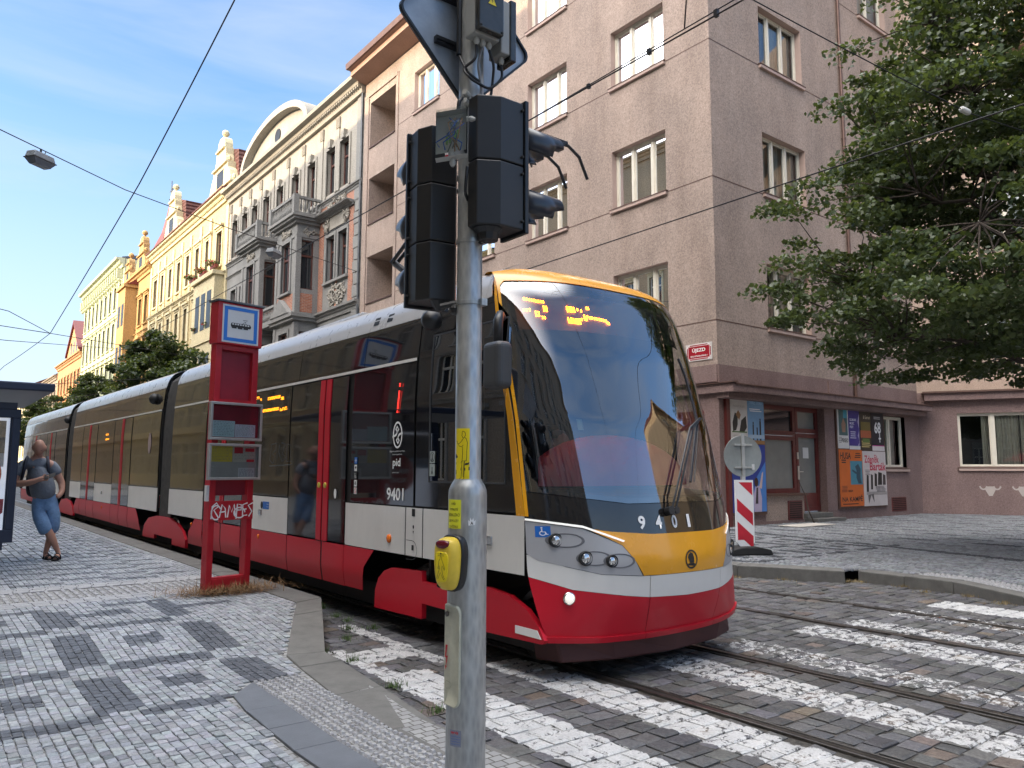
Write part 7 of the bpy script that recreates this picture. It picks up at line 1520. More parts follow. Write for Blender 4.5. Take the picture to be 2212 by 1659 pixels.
def poster(label, u0, u1, z0, z1, bgc, items, d=.012, name='wall_poster'):
    o = thing(name, (u0, YC, z0), label, 'poster'); mb = MB(FR_); n = 8
    mb.box(u0, u1, .051, .051+d, z0, z1); sh_ = mb.build('sheet', pc(bgc), o)
    w, h = u1-u0, z1-z0; f = lambda x, y, dd=0: FR_(u0+x*w, .051+d+.0006+dd, z0+y*h)
    for i, it in enumerate(items):
        if it[0] == 't': _, s_, cx_, cy_, tw_, th_, c = it[:7]; text('poster_text', s_, (lambda a, b: lambda x, y, dd=0: f(a+x, b+y, .001+.0004*i))(cx_, cy_), pc(c), o, tw_, th_, bold=.02 if len(it) < 8 else it[7])
        elif it[0] == 'p': mb = MB(); polym(mb, f, it[1], .0004+.0004*i); mb.build('printed_shape', pc(it[2]), o, normals=False)
        elif it[0] == 'l':
            mb = MB(); rr = random.Random(i); _, x0_, x1_, y0_, y1_, k_, c = it
            for r in range(k_): y = y1_-(y1_-y0_)*(r+.5)/k_; quadm(mb, f, x0_+rr.uniform(0, .05), x1_-rr.uniform(0, .2)*(x1_-x0_), y, y+(y1_-y0_)/k_*.5, .0006+.0004*i)
            mb.build('small_print', pc(c), o, normals=False)
    return o
rc = lambda a, b, c, d: [(a, c), (b, c), (b, d), (a, d)]
mb = MB(FR_); mb.box(17.08, 18.66, -.02, .05, .42, 3.62); mb.box(22.40, 25.38, -.02, .05, .42, 3.60); 
o = mb; tag(MB(FR_).box(17.08, 18.66, -.02, .05, .42, 3.62).build('poster_board', M['gutter']), 'brown poster board left of the red shop door', 'poster board'); tag(MB(FR_).box(22.40, 25.38, -.02, .05, .46, 3.60).build('poster_board', M['gutter']), 'brown poster board right of the red shop door', 'poster board')
W1, K1 = (.55, .54, .52), (.02, .02, .02)
poster('white poster with a black and white figure drawing, top left of the left board', 17.12, 17.86, 2.33, 3.58, (.58, .55, .52), [('p', rc(.06, .95, .24, .72), (.62, .6, .57)), ('p', [(.12, .26), (.1, .45), (.25, .66), (.42, .62), (.4, .4), (.3, .28)], K1), ('p', [(.5, .26), (.62, .5), (.9, .6), (.95, .35), (.8, .26)], K1), ('p', [(.3, .62), (.45, .72), (.6, .62), (.5, .5)], (.25, .13, .05)), ('t', 'FANTASIE', .5, .80, .7, .05, (.4, .38, .36)), ('l', .1, .9, .04, .18, 4, (.4, .35, .34)), ('p', rc(.06, .95, .235, .262), (.08, .15, .05))])
poster('blue poster with three standing figures, top right of the left board', 17.87, 18.62, 2.33, 3.60, (.16, .32, .52), [('t', 'TAKE THAT', .5, .90, .84, .09, (.32, .52, .72)), ('l', .1, .9, .68, .76, 2, (.75, .78, .8)), ('p', rc(.28, .36, .08, .42), K1), ('p', rc(.52, .59, .08, .36), K1), ('p', rc(.70, .80, .08, .50), K1), ('p', arc(.32, .45, .04, .03, 0, 330, 8), K1), ('p', arc(.75, .53, .04, .03, 0, 330, 8), K1), ('p', rc(0, 1, 0, .08), (.28, .14, .05)), ('p', rc(0, 1, .12, .2), (.30, .42, .55))])
poster('large deep blue poster with a reaching figure, lower half of the left board', 17.12, 18.62, .5, 2.31, (.02, .045, .26), [('p', [(.5, 0), (1, 0), (1, .75), (.7, .5)], (.05, .18, .50)), ('p', [(.62, 0), (.60, .22), (.68, .40), (.80, .38), (.86, .2), (.84, 0)], (.42, .36, .50)), ('p', arc(.70, .44, .06, .07, 0, 330, 12), (.04, .015, .01)), ('p', [(.66, .12), (.70, .36), (.75, .36), (.74, .12)], (.03, .02, .03)), ('p', [(.78, .36), (.88, .58), (.92, .60), (.86, .34)], (.55, .40, .36)), ('t', '2024', .55, .64, .18, .05, (.9, .9, .92)), ('t', 'O2 ARENA', .5, .57, .2, .035, (.6, .65, .8)), ('p', [(.78, .84), (.82, .94), (.88, .86), (.84, .99), (.76, .9)], (.06, .16, .6))])
poster('white and green poster headed Perseo, top left of the right board', 22.46, 23.10, 2.30, 3.56, (.56, .56, .54), [('p', rc(.12, .92, .32, .97), (.06, .13, .13)), ('p', [(.4, .4), (.35, .6), (.55, .75), (.75, .6), (.7, .4)], (.30, .18, .12)), ('p', rc(.55, .9, .75, .95), (.05, .3, .4)), ('t', 'PERSEO', .62, .20, .6, .10, K1), ('l', .05, .35, .12, .28, 4, (.2, .2, .2))])
poster('violet music festival poster, second along the top of the right board', 23.11, 23.78, 2.28, 3.54, (.050, .035, .22), [('t', 'GLOBUSIC', .42, .74, .62, .06, (.7, .72, .8)), ('t', 'MUSIC', .32, .65, .4, .06, (.7, .72, .8)), ('t', 'FEST', .28, .56, .32, .06, (.7, .72, .8)), ('p', [(.8, .1), (.95, .2), (.82, .35), (.96, .5), (.84, .7), (.98, .9), (.9, .1)], (.55, .5, .65)), ('p', rc(0, 1, 0, .09), (.55, .55, .55)), ('l', .12, .7, .25, .45, 4, (.4, .4, .55))])
poster('dark orange concert poster, third along the top of the right board', 23.79, 24.52, 2.26, 3.53, (.045, .035, .025), [('p', rc(.05, .95, .32, .50), (.38, .10, .04)), ('p', rc(.1, .9, .50, .72), (.16, .12, .03)), ('t', '& Gernot', .62, .84, .6, .09, (.5, .42, .3)), ('l', .1, .9, .06, .24, 4, (.5, .4, .15)), ('p', rc(.2, .8, .2, .3), (.10, .16, .04))])
poster('black poster with a large white number 68, top right of the right board', 24.53, 25.32, 2.26, 3.52, (.018, .018, .025), [('t', '68', .5, .60, .52, .30, (.75, .75, .74), .03), ('p', rc(.62, .68, .22, .45), (.75, .75, .74)), ('p', rc(.55, .75, .30, .34), (.75, .75, .74)), ('l', .2, .8, .80, .88, 2, (.4, .4, .4)), ('p', rc(0, 1, 0, .12), (.55, .52, .52)), ('p', rc(0, 1, .12, .14), (.5, .05, .25))])
poster('tall orange poster headed Husa na Kampě, lower left of the right board', 22.48, 23.86, .52, 2.27, (.52, .115, .018), [('t', 'HUSA', .27, .89, .46, .12, K1, .02), ('t', 'NA KAMPĚ', .5, .14, .88, .115, K1, .02), ('p', rc(.45, .98, .38, .80), (.05, .20, .27)), ('p', [(.78, .40), (.70, .50), (.72, .62), (.66, .70), (.80, .75), (.90, .66), (.88, .5), (.92, .4)], (.02, .06, .09)), ('p', [(.52, .62), (.70, .56), (.72, .60), (.54, .65)], (.02, .06, .09)), ('l', .05, .32, .74, .82, 2, K1), ('l', .66, .95, .84, .94, 3, K1), ('l', .05, .3, .24, .36, 5, (.2, .05, .02)), ('t', '2024', .42, .27, .2, .035, K1), ('l', .05, .8, .02, .05, 1, K1)])
poster('large white poster headed Zdeněk Barták, lower right of the right board', 23.88, 25.36, .50, 2.24, (.50, .46, .45), [('t', 'Zdeněk', .38, .86, .62, .15, (.48, .03, .07), .02), ('t', 'Barták', .64, .72, .70, .15, (.48, .03, .07), .02), ('p', [(.1, .2), (.2, .2), (.22, .55), (.14, .58)], K1), ('p', [(.3, .3), (.38, .3), (.40, .56), (.32, .58)], K1), ('p', [(.46, .36), (.56, .36), (.58, .58), (.48, .6)], K1), ('p', [(.6, .38), (.78, .38), (.8, .6), (.64, .62)], K1), ('p', [(.82, .38), (.95, .38), (.95, .56), (.84, .58)], (.06, .05, .05)), ('p', rc(.10, .98, .2, .26), (.30, .28, .27)), ('l', .5, .95, .24, .36, 5, (.15, .14, .14)), ('p', [(.18, .04), (.30, .20), (.42, .06), (.40, .22), (.16, .2)], (.12, .11, .11)), ('l', .05, .3, .55, .66, 4, (.25, .22, .22))])
BC = tag(MB(ID).box(18.2, 19.9, 11.3, 11.95, .16, .175).build('flat_board', pm('pale_cardboard', (.50, .47, .42), .8, var=.1)), 'pale flat board lying on the pavement below the shop window', 'board')
tag(MB().tube([(20.05, 12.02, .16), (20.0, 12.15, .5), (20.12, 12.3, .9), (19.98, 12.4, 1.3)], [.02, .018, .014, .008], 6).build('dry_branch', M['wood'], smooth=True), 'thin dry branch leaning by the shop doorstep', 'branch')

# ------------------------------------------------------------------ people
M['skin'] = pm('skin', (.44, .235, .165), .5, var=.06, scale=12, spec=.4); M['shirt'] = pm('grey_blue_t_shirt', (.15, .17, .20), .85, var=.12, scale=25, bump=.5, bscale=16, bdist=.03)
M['denim'] = pm('light_blue_denim', (.17, .29, .47), .85, var=.25, scale=7, bump=.6, bscale=12, bdist=.03); M['hair'] = pm('short_grey_stubble', (.10, .085, .075), .8, var=.3); M['shoe'] = pm('black_sandal_leather', (.014, .013, .013), .5, var=.2); M['pack'] = pm('dark_navy_nylon', (.012, .016, .030), .7, var=.2)
def skin(name, J, E_, mat, parent, sub=2, root=0):
    me = bpy.data.meshes.new(name); me.from_pydata([j[0] for j in J], E_, []); me.update(); o = bpy.data.objects.new(name, me); COL.objects.link(o)
    md = o.modifiers.new('skin', 'SKIN'); md.use_smooth_shade = True; md.branch_smoothing = .6
    for i, j in enumerate(J):
        r = j[1]; me.skin_vertices[0].data[i].radius = (r, r) if not hasattr(r, '__len__') else r; me.skin_vertices[0].data[i].use_root = (i == root)
    s_ = o.modifiers.new('sub', 'SUBSURF'); s_.levels = sub; s_.render_levels = sub
    dg = bpy.context.evaluated_depsgraph_get(); dg.update(); m2 = bpy.data.meshes.new_from_object(o.evaluated_get(dg)); bpy.data.objects.remove(o)
    m2.materials.clear(); m2.materials.append(mat); m2.name = name; m2.polygons.foreach_set('use_smooth', [True]*len(m2.polygons)); o = bpy.data.objects.new(name, m2); put(o, parent); return o
PR = Vector((.993, -.12, 0)); PT = Vector((-.12, -.993, 0))
def pj(a, b, z): return tuple(Vector((1.70, 14.10, .20))+PR*a+PT*b+Vector((0, 0, z)))
MAN = thing('person', (1.75, 14.1, .2), 'bald man in grey T-shirt and denim shorts standing cross-legged, reading a phone', 'person')
bj = [(pj(-.01, 0, 1.00), (.14, .10)), (pj(-.07, .01, 1.22), (.15, .115)), (pj(-.13, .0, 1.42), (.16, .11)), (pj(-.14, -.01, 1.555), (.10, .09)), (pj(-.135, .01, 1.60), .075),
      (pj(-.13, .03, 1.66), .07), (pj(-.128, .04, 1.70), .06), (pj(-.127, .045, 1.73), .05),
      (pj(-.33, .0, 1.47), .075), (pj(-.40, .03, 1.33), .066), (pj(-.415, .07, 1.17), .058), (pj(-.22, .22, 1.19), .050), (pj(-.06, .28, 1.255), .036),
      (pj(.06, .0, 1.47), .075), (pj(.13, -.01, 1.34), .066), (pj(.215, -.02, 1.18), .056), (pj(.225, .04, 1.04), .044), (pj(.16, .10, .95), .036),
      (pj(-.10, 0, .93), (.105, .10)), (pj(-.04, .05, .70), .085), (pj(.05, .10, .48), .066), (pj(.13, .09, .33), .066), (pj(.22, .08, .13), .036), (pj(.235, .09, .07), .036), (pj(.20, .17, .04), .036), (pj(.185, .24, .03), .028),
      (pj(.08, 0, .93), (.105, .10)), (pj(.13, .02, .70), .080), (pj(.13, -.03, .48), .066), (pj(.11, -.05, .33), .064), (pj(.06, -.06, .12), .036), (pj(.055, -.05, .07), .036), (pj(.09, .04, .04), .036), (pj(.12, .11, .03), .028),
      (pj(-.127, .05, 1.75), .02), (pj(-.15, .04, 1.74), .02), (pj(-.10, .04, 1.74), .02)]
be_ = [(0, 1), (1, 2), (2, 3), (3, 4), (4, 5), (5, 6), (6, 7), (3, 8), (8, 9), (9, 10), (10, 11), (11, 12), (3, 13), (13, 14), (14, 15), (15, 16), (16, 17), (0, 18), (18, 19), (19, 20), (20, 21), (21, 22), (22, 23), (23, 24), (24, 25), (0, 26), (26, 27), (27, 28), (28, 29), (29, 30), (30, 31), (31, 32), (32, 33), (6, 34), (6, 35), (6, 36)]
# fingers of the phone hand and of the pocket hand
base = 12
for k, (a, b, z) in enumerate(((.030, .31, 1.30), (.035, .325, 1.275), (.03, .33, 1.25), (.02, .33, 1.228))):
    i = len(bj); bj += [(pj(-.025+.0*k, .30, 1.285-.018*k), .011), (pj(a, b, z), .0095), (pj(a-.01, b-.03-.004*k, z+.005), .008)]; be_ += [(12, i), (i, i+1), (i+1, i+2)]
i = len(bj); bj += [(pj(-.04, .275, 1.30), .012), (pj(-.01, .285, 1.325), .009)]; be_ += [(12, i), (i, i+1)]
bo = skin('body', bj, be_, M['skin'], MAN)
def addhead(o, c, yawv, fwdv, pitch, s=1.0):
    # skull, jaw, nose, brow, lips and ears as one lump joined into the body mesh
    bm = bmesh.new(); bm.from_mesh(o.data); R_ = Matrix(((yawv.x, fwdv.x, 0), (yawv.y, fwdv.y, 0), (0, 0, 1))); n, m = 24, 18; rows_ = []
    for j in range(m+1):
        ph = math.pi*j/m; row = []
        for i in range(n):
            th = 2*math.pi*i/n; x = math.sin(ph)*math.cos(th); y = math.sin(ph)*math.sin(th); z = math.cos(ph)
            w_ = 1-.30*max(0, -z)**1.3; px_, py_, pz_ = .080*x*w_, .102*y*(w_ if y < 0 else 1-.12*max(0, -z)), .125*z
            if y > .2: py_ += .018*math.exp(-((px_/.014)**2+((pz_+.018)/.022)**2))*1.3; py_ += .006*math.exp(-((abs(px_)-.03)/.018)**2-((pz_-.022)/.010)**2); py_ -= .010*math.exp(-((abs(px_)-.031)/.013)**2-((pz_-.002)/.011)**2); py_ += .006*math.exp(-((px_)/.022)**2-((pz_+.058)/.010)**2); py_ += .008*math.exp(-((px_)/.025)**2-((pz_+.098)/.018)**2)
            if abs(x) > .9 and abs(z) < .3: px_ += .016*math.copysign(1, x)
            v = Vector((px_*s, py_*s, pz_*s)); v = Matrix.Rotation(-pitch, 3, 'X')@v; row.append(bm.verts.new(Vector(c)+R_@v))
        rows_.append(row)
    for j in range(m):
        for i in range(n): 
            f_ = bm.faces.new((rows_[j][i], rows_[j][(i+1) % n], rows_[j+1][(i+1) % n], rows_[j+1][i])); f_.smooth = True
    bmesh.ops.remove_doubles(bm, verts=[v for r in (rows_[0], rows_[-1]) for v in r], dist=1e-4); bm.to_mesh(o.data); bm.free()
addhead(bo, pj(-.125, .07, 1.728), PR, PT, R(24), 1.06)
tj = [(pj(-.005, .0, .90), (.20, .16)), (pj(-.04, .03, 1.12), (.205, .175)), (pj(-.09, .02, 1.27), (.20, .165)), (pj(-.135, .0, 1.40), (.20, .145)), (pj(-.14, -.01, 1.50), (.175, .125)), (pj(-.14, -.0, 1.60), (.10, .095)), (pj(-.315, .0, 1.475), .100), (pj(-.385, .02, 1.38), .096), (pj(-.405, .03, 1.27), .092), (pj(.045, .0, 1.485), .100), (pj(.11, -.01, 1.39), .094), (pj(.15, -.01, 1.29), .088)]
skin('t_shirt', tj, [(0, 1), (1, 2), (2, 3), (3, 4), (4, 5), (4, 6), (6, 7), (7, 8), (4, 9), (9, 10), (10, 11)], M['shirt'], MAN)
dj = [(pj(-.005, 0, 1.12), (.195, .15)), (pj(-.005, 0, .90), (.20, .16)), (pj(-.095, .02, .80), (.125, .13)), (pj(-.05, .05, .66), (.118, .118)), (pj(.005, .085, .54), .104), (pj(.06, .10, .38), .108), (pj(.10, .0, .80), (.12, .13)), (pj(.13, .015, .66), .114), (pj(.135, .0, .54), .10), (pj(.125, -.03, .39), .102)]
skin('shorts', dj, [(0, 1), (1, 2), (2, 3), (3, 4), (4, 5), (1, 6), (6, 7), (7, 8), (8, 9)], M['denim'], MAN)
hc_ = Vector(pj(-.125, .07, 1.728))
def hp(x, y, z): v = Matrix.Rotation(-R(24), 3, 'X')@Vector((x, y, z)); return tuple(hc_+PR*v.x+PT*v.y+Vector((0, 0, v.z)))
mb = MB()
for s_ in (-1, 1): mb.tube([hp(s_*.022, .100, -.002), hp(s_*.033, .098, -.004), hp(s_*.044, .092, -.001)], .0038, 5)
mb.split('eyelid', pm('eyelid_shadow', (.16, .075, .055), .6), MAN); mb = MB(); mb.tube([hp(-.024, .096, -.062), hp(0, .105, -.060), hp(.024, .096, -.062)], .005, 5); mb.build('mouth', pm('lips', (.26, .09, .07), .5), MAN)
mb = MB(); mb.grid(lambda u, v: hp(.0885*math.cos(math.pi*(1+u)), .108*math.sin(math.pi*(1+u))*.99, -.03+.07*v), 18, 3); mb.build('stubble', M['hair'], MAN, smooth=True)
for fx, fy, dx, dy in ((.235, .06, -.055, .20), (.055, -.09, .075, .22)):
    mb = MB(); d_ = Vector((dx, dy)).normalized(); s_ = Vector((d_.y, -d_.x))
    pts = [(fx+d_.x*t+s_.x*w, fy+d_.y*t+s_.y*w) for t, w in ((-.03, -.03), (.08, -.034), (.20, -.048), (.255, -.03), (.26, .01), (.20, .048), (.08, .036), (-.03, .03))]
    n = len(pts); mb.add([pj(a, b, 0.0) for a, b in pts]+[pj(a, b, .022) for a, b in pts], [list(range(n))[::-1], list(range(n, 2*n))]+[(i, (i+1) % n, n+(i+1) % n, n+i) for i in range(n)]); so = mb.build('sandal', M['shoe'], MAN)
    mb = MB()
    for t, h in ((.06, .095), (.15, .07), (.19, .06)):
        c = (fx+d_.x*t, fy+d_.y*t); mb.tube([pj(c[0]+s_.x*w, c[1]+s_.y*w, z) for w, z in ((-.044, .01), (-.040, h*.6), (-.015, h), (.015, h), (.040, h*.6), (.044, .01))], .012, 5)
    mb.tube([pj(fx-d_.x*.03, fy-d_.y*.03, .02), pj(fx-d_.x*.035, fy-d_.y*.035, .09), pj(fx+d_.x*.05, fy+d_.y*.05, .10)], .010, 5); mb.build('strap', M['shoe'], so, smooth=True)
PH = thing('phone', pj(.03, .30, 1.27), 'black mobile phone held in the right hand of the man in the grey T-shirt', 'phone'); mb = MB(); c = Vector(pj(.045, .315, 1.295)); ux = (PR*.95+Vector((0, 0, .3))).normalized(); uy = (PT*.45+Vector((0, 0, -.75))).normalized(); uz = ux.cross(uy)
mb.add([tuple(c+ux*a*.075+uy*b*.037+uz*d*.005) for d in (-1, 1) for b in (-1, 1) for a in (-1, 1)], [(0, 2, 3, 1), (4, 5, 7, 6), (0, 1, 5, 4), (2, 6, 7, 3), (0, 4, 6, 2), (1, 3, 7, 5)]); mb.build('case', M['black'], PH, bevel=.003)
BP = thing('backpack', pj(-.15, -.2, 1.2), 'dark navy backpack worn by the man in the grey T-shirt', 'backpack')
skin('bag', [(pj(-.13, -.20, 1.44), (.13, .06)), (pj(-.13, -.23, 1.25), (.17, .09)), (pj(-.12, -.22, 1.05), (.16, .09)), (pj(-.12, -.2, .95), (.13, .06))], [(0, 1), (1, 2), (2, 3)], M['pack'], BP)
for s_ in (-1, 1):
    a0 = -.14; mb = MB()
    P_ = [(a0+s_*.13, -.14, 1.50), (a0+s_*.135, -.03, 1.585), (a0+s_*.145, .08, 1.54), (a0+s_*.155, .125, 1.42), (a0+s_*.175, .10, 1.30), (a0+s_*.20, .0, 1.2), (a0+s_*.19, -.12, 1.12)]
    mb.tube([pj(*p) for p in P_], .024, 6); mb.build('shoulder_strap', M['pack'], BP, smooth=True)
# driver
DR = thing('person', (4.85, 5.6, 1.0), 'tram driver in a pale shirt sitting behind the windscreen', 'person')
dv = lambda a, b, z: (4.85+a, 5.55-b, z)
db = skin('body', [(dv(0, 0, 1.08), (.16, .12)), (dv(0, 0, 1.35), (.17, .11)), (dv(0, .02, 1.60), (.13, .09)), (dv(0, .03, 1.68), .065), (dv(0, .04, 1.74), .06), (dv(0, .05, 1.78), .05), (dv(-.2, .02, 1.56), .06), (dv(-.26, .12, 1.36), .05), (dv(-.18, .38, 1.42), .04), (dv(.2, .02, 1.56), .06), (dv(.26, .12, 1.36), .05), (dv(.18, .38, 1.42), .04), (dv(0, .05, 1.81), .03)], [(0, 1), (1, 2), (2, 3), (3, 4), (4, 5), (2, 6), (6, 7), (7, 8), (2, 9), (9, 10), (10, 11), (5, 12)], M['skin'], DR)
addhead(db, dv(0, .06, 1.83), Vector((1, 0, 0)), Vector((0, -1, 0)), 0, 1.05)
skin('shirt', [(dv(0, 0, 1.05), (.18, .14)), (dv(0, 0, 1.35), (.19, .13)), (dv(0, .02, 1.58), (.15, .1)), (dv(0, .02, 1.66), .075), (dv(-.2, .02, 1.55), .075), (dv(-.25, .1, 1.40), .068), (dv(.2, .02, 1.55), .075), (dv(.25, .1, 1.40), .068)], [(0, 1), (1, 2), (2, 3), (2, 4), (4, 5), (2, 6), (6, 7)], pm('pale_blue_shirt', (.35, .42, .52), .8, var=.08), DR)
mb = MB(); mb.lathe(dv(0, .03, 1.90), [(.088, 0), (.082, .04), (.055, .075), (.001, .09)], 14); mb.build('hair', M['hair'], DR, smooth=True)
# ------------------------------------------------------------------ trees
def branchpts(a, b, sag, rr, n=6):
    a = Vector(a); b = Vector(b); out_ = []
    for i in range(n+1):
        t = i/n; p = a.lerp(b, t)+Vector((rr.uniform(-1, 1), rr.uniform(-1, 1), rr.uniform(-1, 1)))*.05*(a-b).length*math.sin(math.pi*t)+Vector((0, 0, sag*math.sin(math.pi*t))); out_.append(tuple(p))
    return out_
def big_tree():
    rr = random.Random(21); rg = np.random.default_rng(21); cx, cy = 15.75, 4.65
    T_ = thing('linden_tree', (cx+.5, cy-.4, .15), 'big dark green linden tree hanging in front of the corner house at the right edge', 'tree')
    mb = MB(); mb.tube([(cx+.5, cy-.4, .1), (cx+.46, cy-.38, 1.5), (cx+.35, cy-.3, 2.9), (cx+.2, cy-.1, 4.4), (cx+.15, cy, 6.5), (cx, cy, 8.6), (cx-.1, cy, 10.6)], [.21, .17, .15, .12, .09, .06, .025], 10); mb.build('trunk', M['wood'], T_, smooth=True)
    zs = [3.3, 3.9, 4.6, 5.4, 6.6, 8.0, 9.5, 11.0, 12.2]; rs = [2.0, 3.5, 4.2, 4.15, 3.9, 3.4, 2.9, 2.4, 1.4]
    P_ = []; Tn = []; mbb = MB(); cl = []
    for k in range(920):
        z = rr.uniform(3.55, 12.2); 
        if rr.random() > np.interp(z, zs, rs)/4.4+.12: continue
        R_ = float(np.interp(z, zs, rs)); th = rr.uniform(0, 2*math.pi); r = R_*(rr.random()**.42)*rr.uniform(.86, 1.08); cl.append((cx+r*math.cos(th), cy+r*math.sin(th), z-.07*r, r, th))
    # a few long outlying sprays as in the photograph
    for (dx, dy, z) in ((-3.1, 3.3, 5.0), (-3.4, 2.9, 4.7), (-3.1, 2.9, 6.4), (-3.3, 2.6, 6.7), (-2.5, 2.5, 8.4), (-3.5, 3.1, 4.3), (-2.3, 2.3, 9.5), (-3.0, 3.5, 6.6), (-3.6, 3.4, 4.9), (-3.35, 3.1, 5.4)): cl.append((cx+dx, cy+dy, z, math.hypot(dx, dy), math.atan2(dy, dx)))
    limbs = []
    for k in range(30):
        th = k*2.4+rr.uniform(-.3, .3); z0 = 2.9+k*.26; R_ = float(np.interp(z0+1, zs, rs))*.72; b = (cx+R_*math.cos(th), cy+R_*math.sin(th), z0+rr.uniform(.5, 1.5)); tx_ = cx+float(np.interp(z0, [.1, 2.9, 4.4, 10], [.5, .35, .2, 0])); ty_ = cy+float(np.interp(z0, [.1, 2.9, 4.4, 10], [-.4, -.3, -.1, 0]))
        pts = branchpts((tx_, ty_, z0), b, .18, rr, 6); limbs += pts[1:]; n = len(pts); mbb.tube(pts, [.065*(1-.8*i/n) for i in range(n)], 6)
    L_ = np.array(limbs)
    for (x, y, z, r, th) in cl:
        d = np.linalg.norm(L_-np.array([x, y, z]), axis=1)+.8*np.maximum(0, L_[:, 2]-z); j = int(d.argmin())
        pts = branchpts(tuple(L_[j]), (x, y, z), .05, rr, 4); mbb.tube(pts, [.020, .016, .012, .008, .005], 4)
        nn = int(rr.uniform(110, 230)); ra = rr.uniform(.36, .72); p = rg.normal(size=(nn, 3)); p /= np.linalg.norm(p, axis=1)[:, None]; p *= (rg.random(nn)**.5)[:, None]*np.array([ra, ra, ra*.26])
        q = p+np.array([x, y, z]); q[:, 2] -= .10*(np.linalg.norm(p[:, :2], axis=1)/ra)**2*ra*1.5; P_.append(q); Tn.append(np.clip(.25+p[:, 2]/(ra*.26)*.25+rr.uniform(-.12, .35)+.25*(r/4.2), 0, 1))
    mbb.build('branches', M['wood'], T_, smooth=True)
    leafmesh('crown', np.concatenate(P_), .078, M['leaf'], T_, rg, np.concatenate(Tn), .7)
big_tree()
def mid_tree(x, y, h, r, seed, lab, leaf='leaf2', n=13000):
    rr = random.Random(seed); rg = np.random.default_rng(seed); T_ = thing('street_tree', (x, y, .15), lab, 'tree', 'street trees on the far pavement')
    mb = MB(); mb.tube([(x, y, .1), (x+.1, y, h*.3), (x, y+.1, h*.6), (x, y, h*.9)], [.2, .16, .1, .03], 8)
    for k in range(9): th = k*2.4; mb.tube([(x, y, h*(.3+.04*k)), (x+r*.4*math.cos(th), y+r*.4*math.sin(th), h*(.42+.04*k)), (x+r*.8*math.cos(th), y+r*.8*math.sin(th), h*(.5+.04*k))], [.07, .05, .015], 5)
    mb.build('trunk', M['wood'], T_, smooth=True); P_ = []; Tn = []
    for k in range(70):
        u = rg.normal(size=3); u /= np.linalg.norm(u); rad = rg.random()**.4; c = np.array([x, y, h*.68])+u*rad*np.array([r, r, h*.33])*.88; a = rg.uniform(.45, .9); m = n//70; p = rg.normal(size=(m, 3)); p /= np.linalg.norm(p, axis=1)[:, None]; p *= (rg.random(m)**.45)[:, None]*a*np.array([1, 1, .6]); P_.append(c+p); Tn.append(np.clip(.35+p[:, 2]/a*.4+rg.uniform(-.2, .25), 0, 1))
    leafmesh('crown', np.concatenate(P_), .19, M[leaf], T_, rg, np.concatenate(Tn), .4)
mid_tree(12.7, 55, 11.4, 3.4, 3, 'largest dark street tree in front of the yellow house, nearest the tram')
mid_tree(12.7, 49, 8.4, 2.6, 13, 'low dark street tree just behind the tram roof, nearest the camera')
mid_tree(12.6, 76, 10.2, 3.6, 4, 'second street tree along the row, in front of the ochre house')
mid_tree(12.6, 93, 10.4, 4.0, 5, 'third street tree, in front of the pale green house'); mid_tree(12.2, 118, 11.0, 4.6, 6, 'farthest rounded street tree, in front of the orange house')
mid_tree(8.8, 128, 9.0, 4.5, 7, 'bright green tree at the far end of the street, beside the shelter roof')
# ------------------------------------------------------------------ wires and street lamps
M['wire'] = pm('dark_copper_wire', (.018, .017, .018), .5, .3, var=.2)
def wire(pts, r, lab, sag=0, name='overhead_wire'):
    P_ = []
    for a, b in zip(pts, pts[1:]):
        a = Vector(a); b = Vector(b); n = 14
        for i in range(n): t = i/n; P_.append(tuple(a.lerp(b, t)-Vector((0, 0, sag*4*t*(1-t)))))
    P_.append(tuple(Vector(pts[-1]))); mb = MB(); mb.tube(P_, r, 6); return tag(mb.build(name, M['wire'], None, smooth=True), lab, 'wire', 'overhead wires')
wire([(5.07, -12, 5.40), (5.07, 45, 5.40), (5.07, 90, 5.4)], .008, 'thick contact wire running straight above the tram')
wire([(5.09, -12, 5.56), (5.09, 1, 5.50), (5.09, 6.4, 5.415)], .006, 'second thin wire clipped just above the contact wire at the crossing')
wire([(8.45, -12, 5.28), (8.45, 2, 5.22), (8.45, 12, 5.16), (8.45, 60, 5.16)], .009, 'contact wire of the empty second track, in front of the pink house')
mb = MB()
cl_ = thing('wire_clips', (5.08, 3, 5.4), 'small black clips joining the two wires above the tram', 'wire clips')
for y in (2.55, 3.15, 3.75, 4.5, 5.3):
    mb = MB(); mb.box(5.062, 5.095, y-.018, y+.018, 5.39, 5.405+.012*(6.4-y)+.015); mb.build('clip', M['black'], cl_)
wire([(5.09, 4.1, 5.45), (4.9, 3.9, 5.75), (4.7, 3.6, 5.95), (4.4, 3.4, 6.6)], .007, 'slack drop wire hanging from the wires near the top of the picture', .02)
wire([(5.09, 3.5, 5.46), (5.0, 3.7, 5.8), (4.7, 3.6, 5.95)], .007, 'short stay meeting the slack drop wire', .01)
wire([(3.0, 7.6, 9.5), (8.33, 5.56, 7.76), (11.6, 4.28, 6.69), (15.5, 2.8, 6.2)], .009, 'span wire sloping down over the right face of the pink house', .02)
ins = tag(MB().lathe((11.45, 4.34, 6.74), [(.03, 0), (.045, .03), (.045, .14), (.03, .17)], 10, (.93, -.36, -.3)).build('insulator', pm('white_porcelain', (.6, .6, .56), .3, var=.05), auto=True), 'white insulator on the span wire in front of the linden tree', 'insulator')
LW = [(-9, 14.4, 10.1), (1.16, 22.15, 9.94), (4.49, 24.69, 9.92), (8.65, 27.86, 10.33), (16.7, 34.05, 11.35)]
wire(LW, .014, 'lamp span wire crossing the street from the left edge to the brick house', .0)
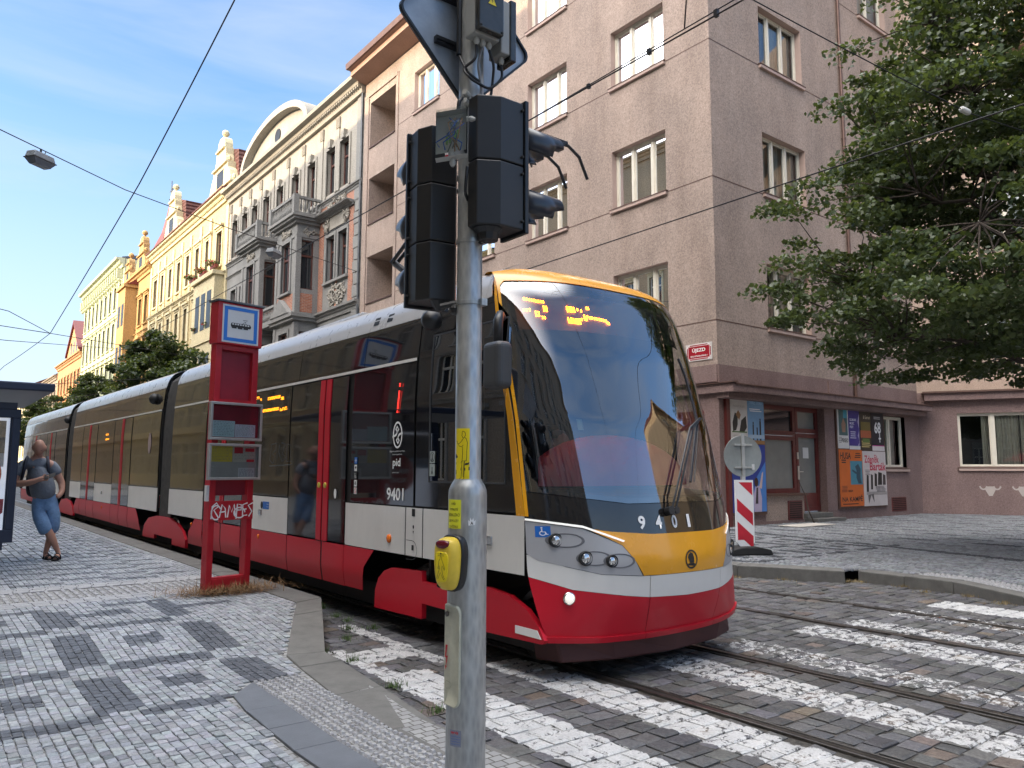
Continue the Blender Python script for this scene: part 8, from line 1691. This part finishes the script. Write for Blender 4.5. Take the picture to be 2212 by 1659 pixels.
wire([(3.71, 12.32, 9.36), (3.46, 17.57, 7.70), (3.46, 30.23, 6.22), (2.82, 38.33, 5.90), (2.4, 60, 5.8)], .012, 'long cable curving down the left half of the sky', .03)
wire([(-8.9, 20.5, 6.9), (1.94, 26.35, 6.16), (3.46, 30.23, 6.22), (11.7, 41.57, 7.38), (16.7, 47, 8.2)], .011, 'thin span wire crossing low in the left sky')
wire([(-8.9, 22, 5.0), (1.94, 26.35, 5.30), (9.52, 49.59, 8.64)], .010, 'lower thin span wire in the left sky'); wire([(3.46, 30.23, 6.22), (-8.9, 31, 7.2)], .013, 'wire running left from the wire junction')
wire([(-8.9, 40, 7.5), (3.4, 46, 5.7), (16.7, 52, 8.0)], .015, 'farther span wire behind the wire junction'); wire([(-8.9, 60, 8.5), (4.5, 66, 5.8), (16.7, 72, 9.0)], .018, 'farthest span wire low above the tram tail')
def lamp(x, y, z, ang, lab):
    o = thing('hanging_street_lamp', (x, y, z), lab, 'street lamp', 'lamps hung on the span wire'); Fl_ = Fr((x, y, 0), (math.cos(ang), math.sin(ang), 0), (-math.sin(ang), math.cos(ang), 0)); mb = MB(Fl_)
    a, b = .33, .17; V_ = [(-a, -b, z-.05), (a, -b, z-.05), (a, b, z-.05), (-a, b, z-.05), (-a*.9, -b*.8, z-.22), (a*.9, -b*.8, z-.22), (a*.9, b*.8, z-.22), (-a*.9, b*.8, z-.22)]
    mb.add([(-a*.9, -b*.8, z+.06), (a*.9, -b*.8, z+.06), (a*.9, b*.8, z+.06), (-a*.9, b*.8, z+.06), (-a, -b, z-.11), (a, -b, z-.11), (a, b, z-.11), (-a, b, z-.11)], [(0, 1, 2, 3), (0, 4, 5, 1), (1, 5, 6, 2), (2, 6, 7, 3), (3, 7, 4, 0), (4, 7, 6, 5)]); mb.build('housing', pmc('lamp_grey', (.20, .22, .24)), o, bevel=.02)
    mb = MB(Fl_); mb.box(-a-.02, a+.02, -b-.02, b+.02, z-.135, z-.11); mb.build('rim', M['darkgrey'], o, bevel=.008); mb = MB(Fl_); mb.add([(-a, -b, z-.135), (a, -b, z-.135), (a, b, z-.135), (-a, b, z-.135), (-a*.7, -b*.6, z-.27), (a*.7, -b*.6, z-.27), (a*.7, b*.6, z-.27), (-a*.7, b*.6, z-.27)], [(0, 4, 5, 1), (1, 5, 6, 2), (2, 6, 7, 3), (3, 7, 4, 0), (4, 7, 6, 5)]); mb.build('diffuser', pmc('dusty_lamp_glass', (.12, .14, .17), .3), o)
    mb = MB(Fl_); mb.tube([(0, 0, z+.05), (0, 0, z+.20)], .03, 6); mb.tube([(.1, 0, z+.06), (.16, 0, z+.2)], .012, 5); mb.build('hanger', M['darkgrey'], o, auto=True)
lamp(2.12, 22.88, 9.74, .65, 'grey hanging street lamp at the far left of the sky'); lamp(10.9, 29.58, 10.30, .65, 'pale hanging street lamp in front of the grey brick house')
# the red parasols across the side street, mirrored in the windscreen
for k, (x, y, lab) in enumerate(((6.5, -8.5, 'red parasol across the side street, nearer the tracks'), (10.2, -8.3, 'red parasol across the side street, nearer the house'))):
    o = thing('parasol', (x, y, 0), lab, 'parasol', 'red parasols across the side street'); mb = MB(); mb.lathe((x, y, 2.3), [(1.9, 0), (1.85, .05), (.9, .45), (.02, .75)], 8); mb.build('canopy', pmc('red_canvas', (.42, .02, .04), .8), o); mb = MB(); mb.tube([(x, y, 0), (x, y, 3.0)], .03, 8); mb.build('pole', M['alu'], o); mb = MB(); mb.lathe((x, y, 0), [(.3, 0), (.3, .06), (.05, .1)], 12); mb.build('foot', M['darkgrey'], o)
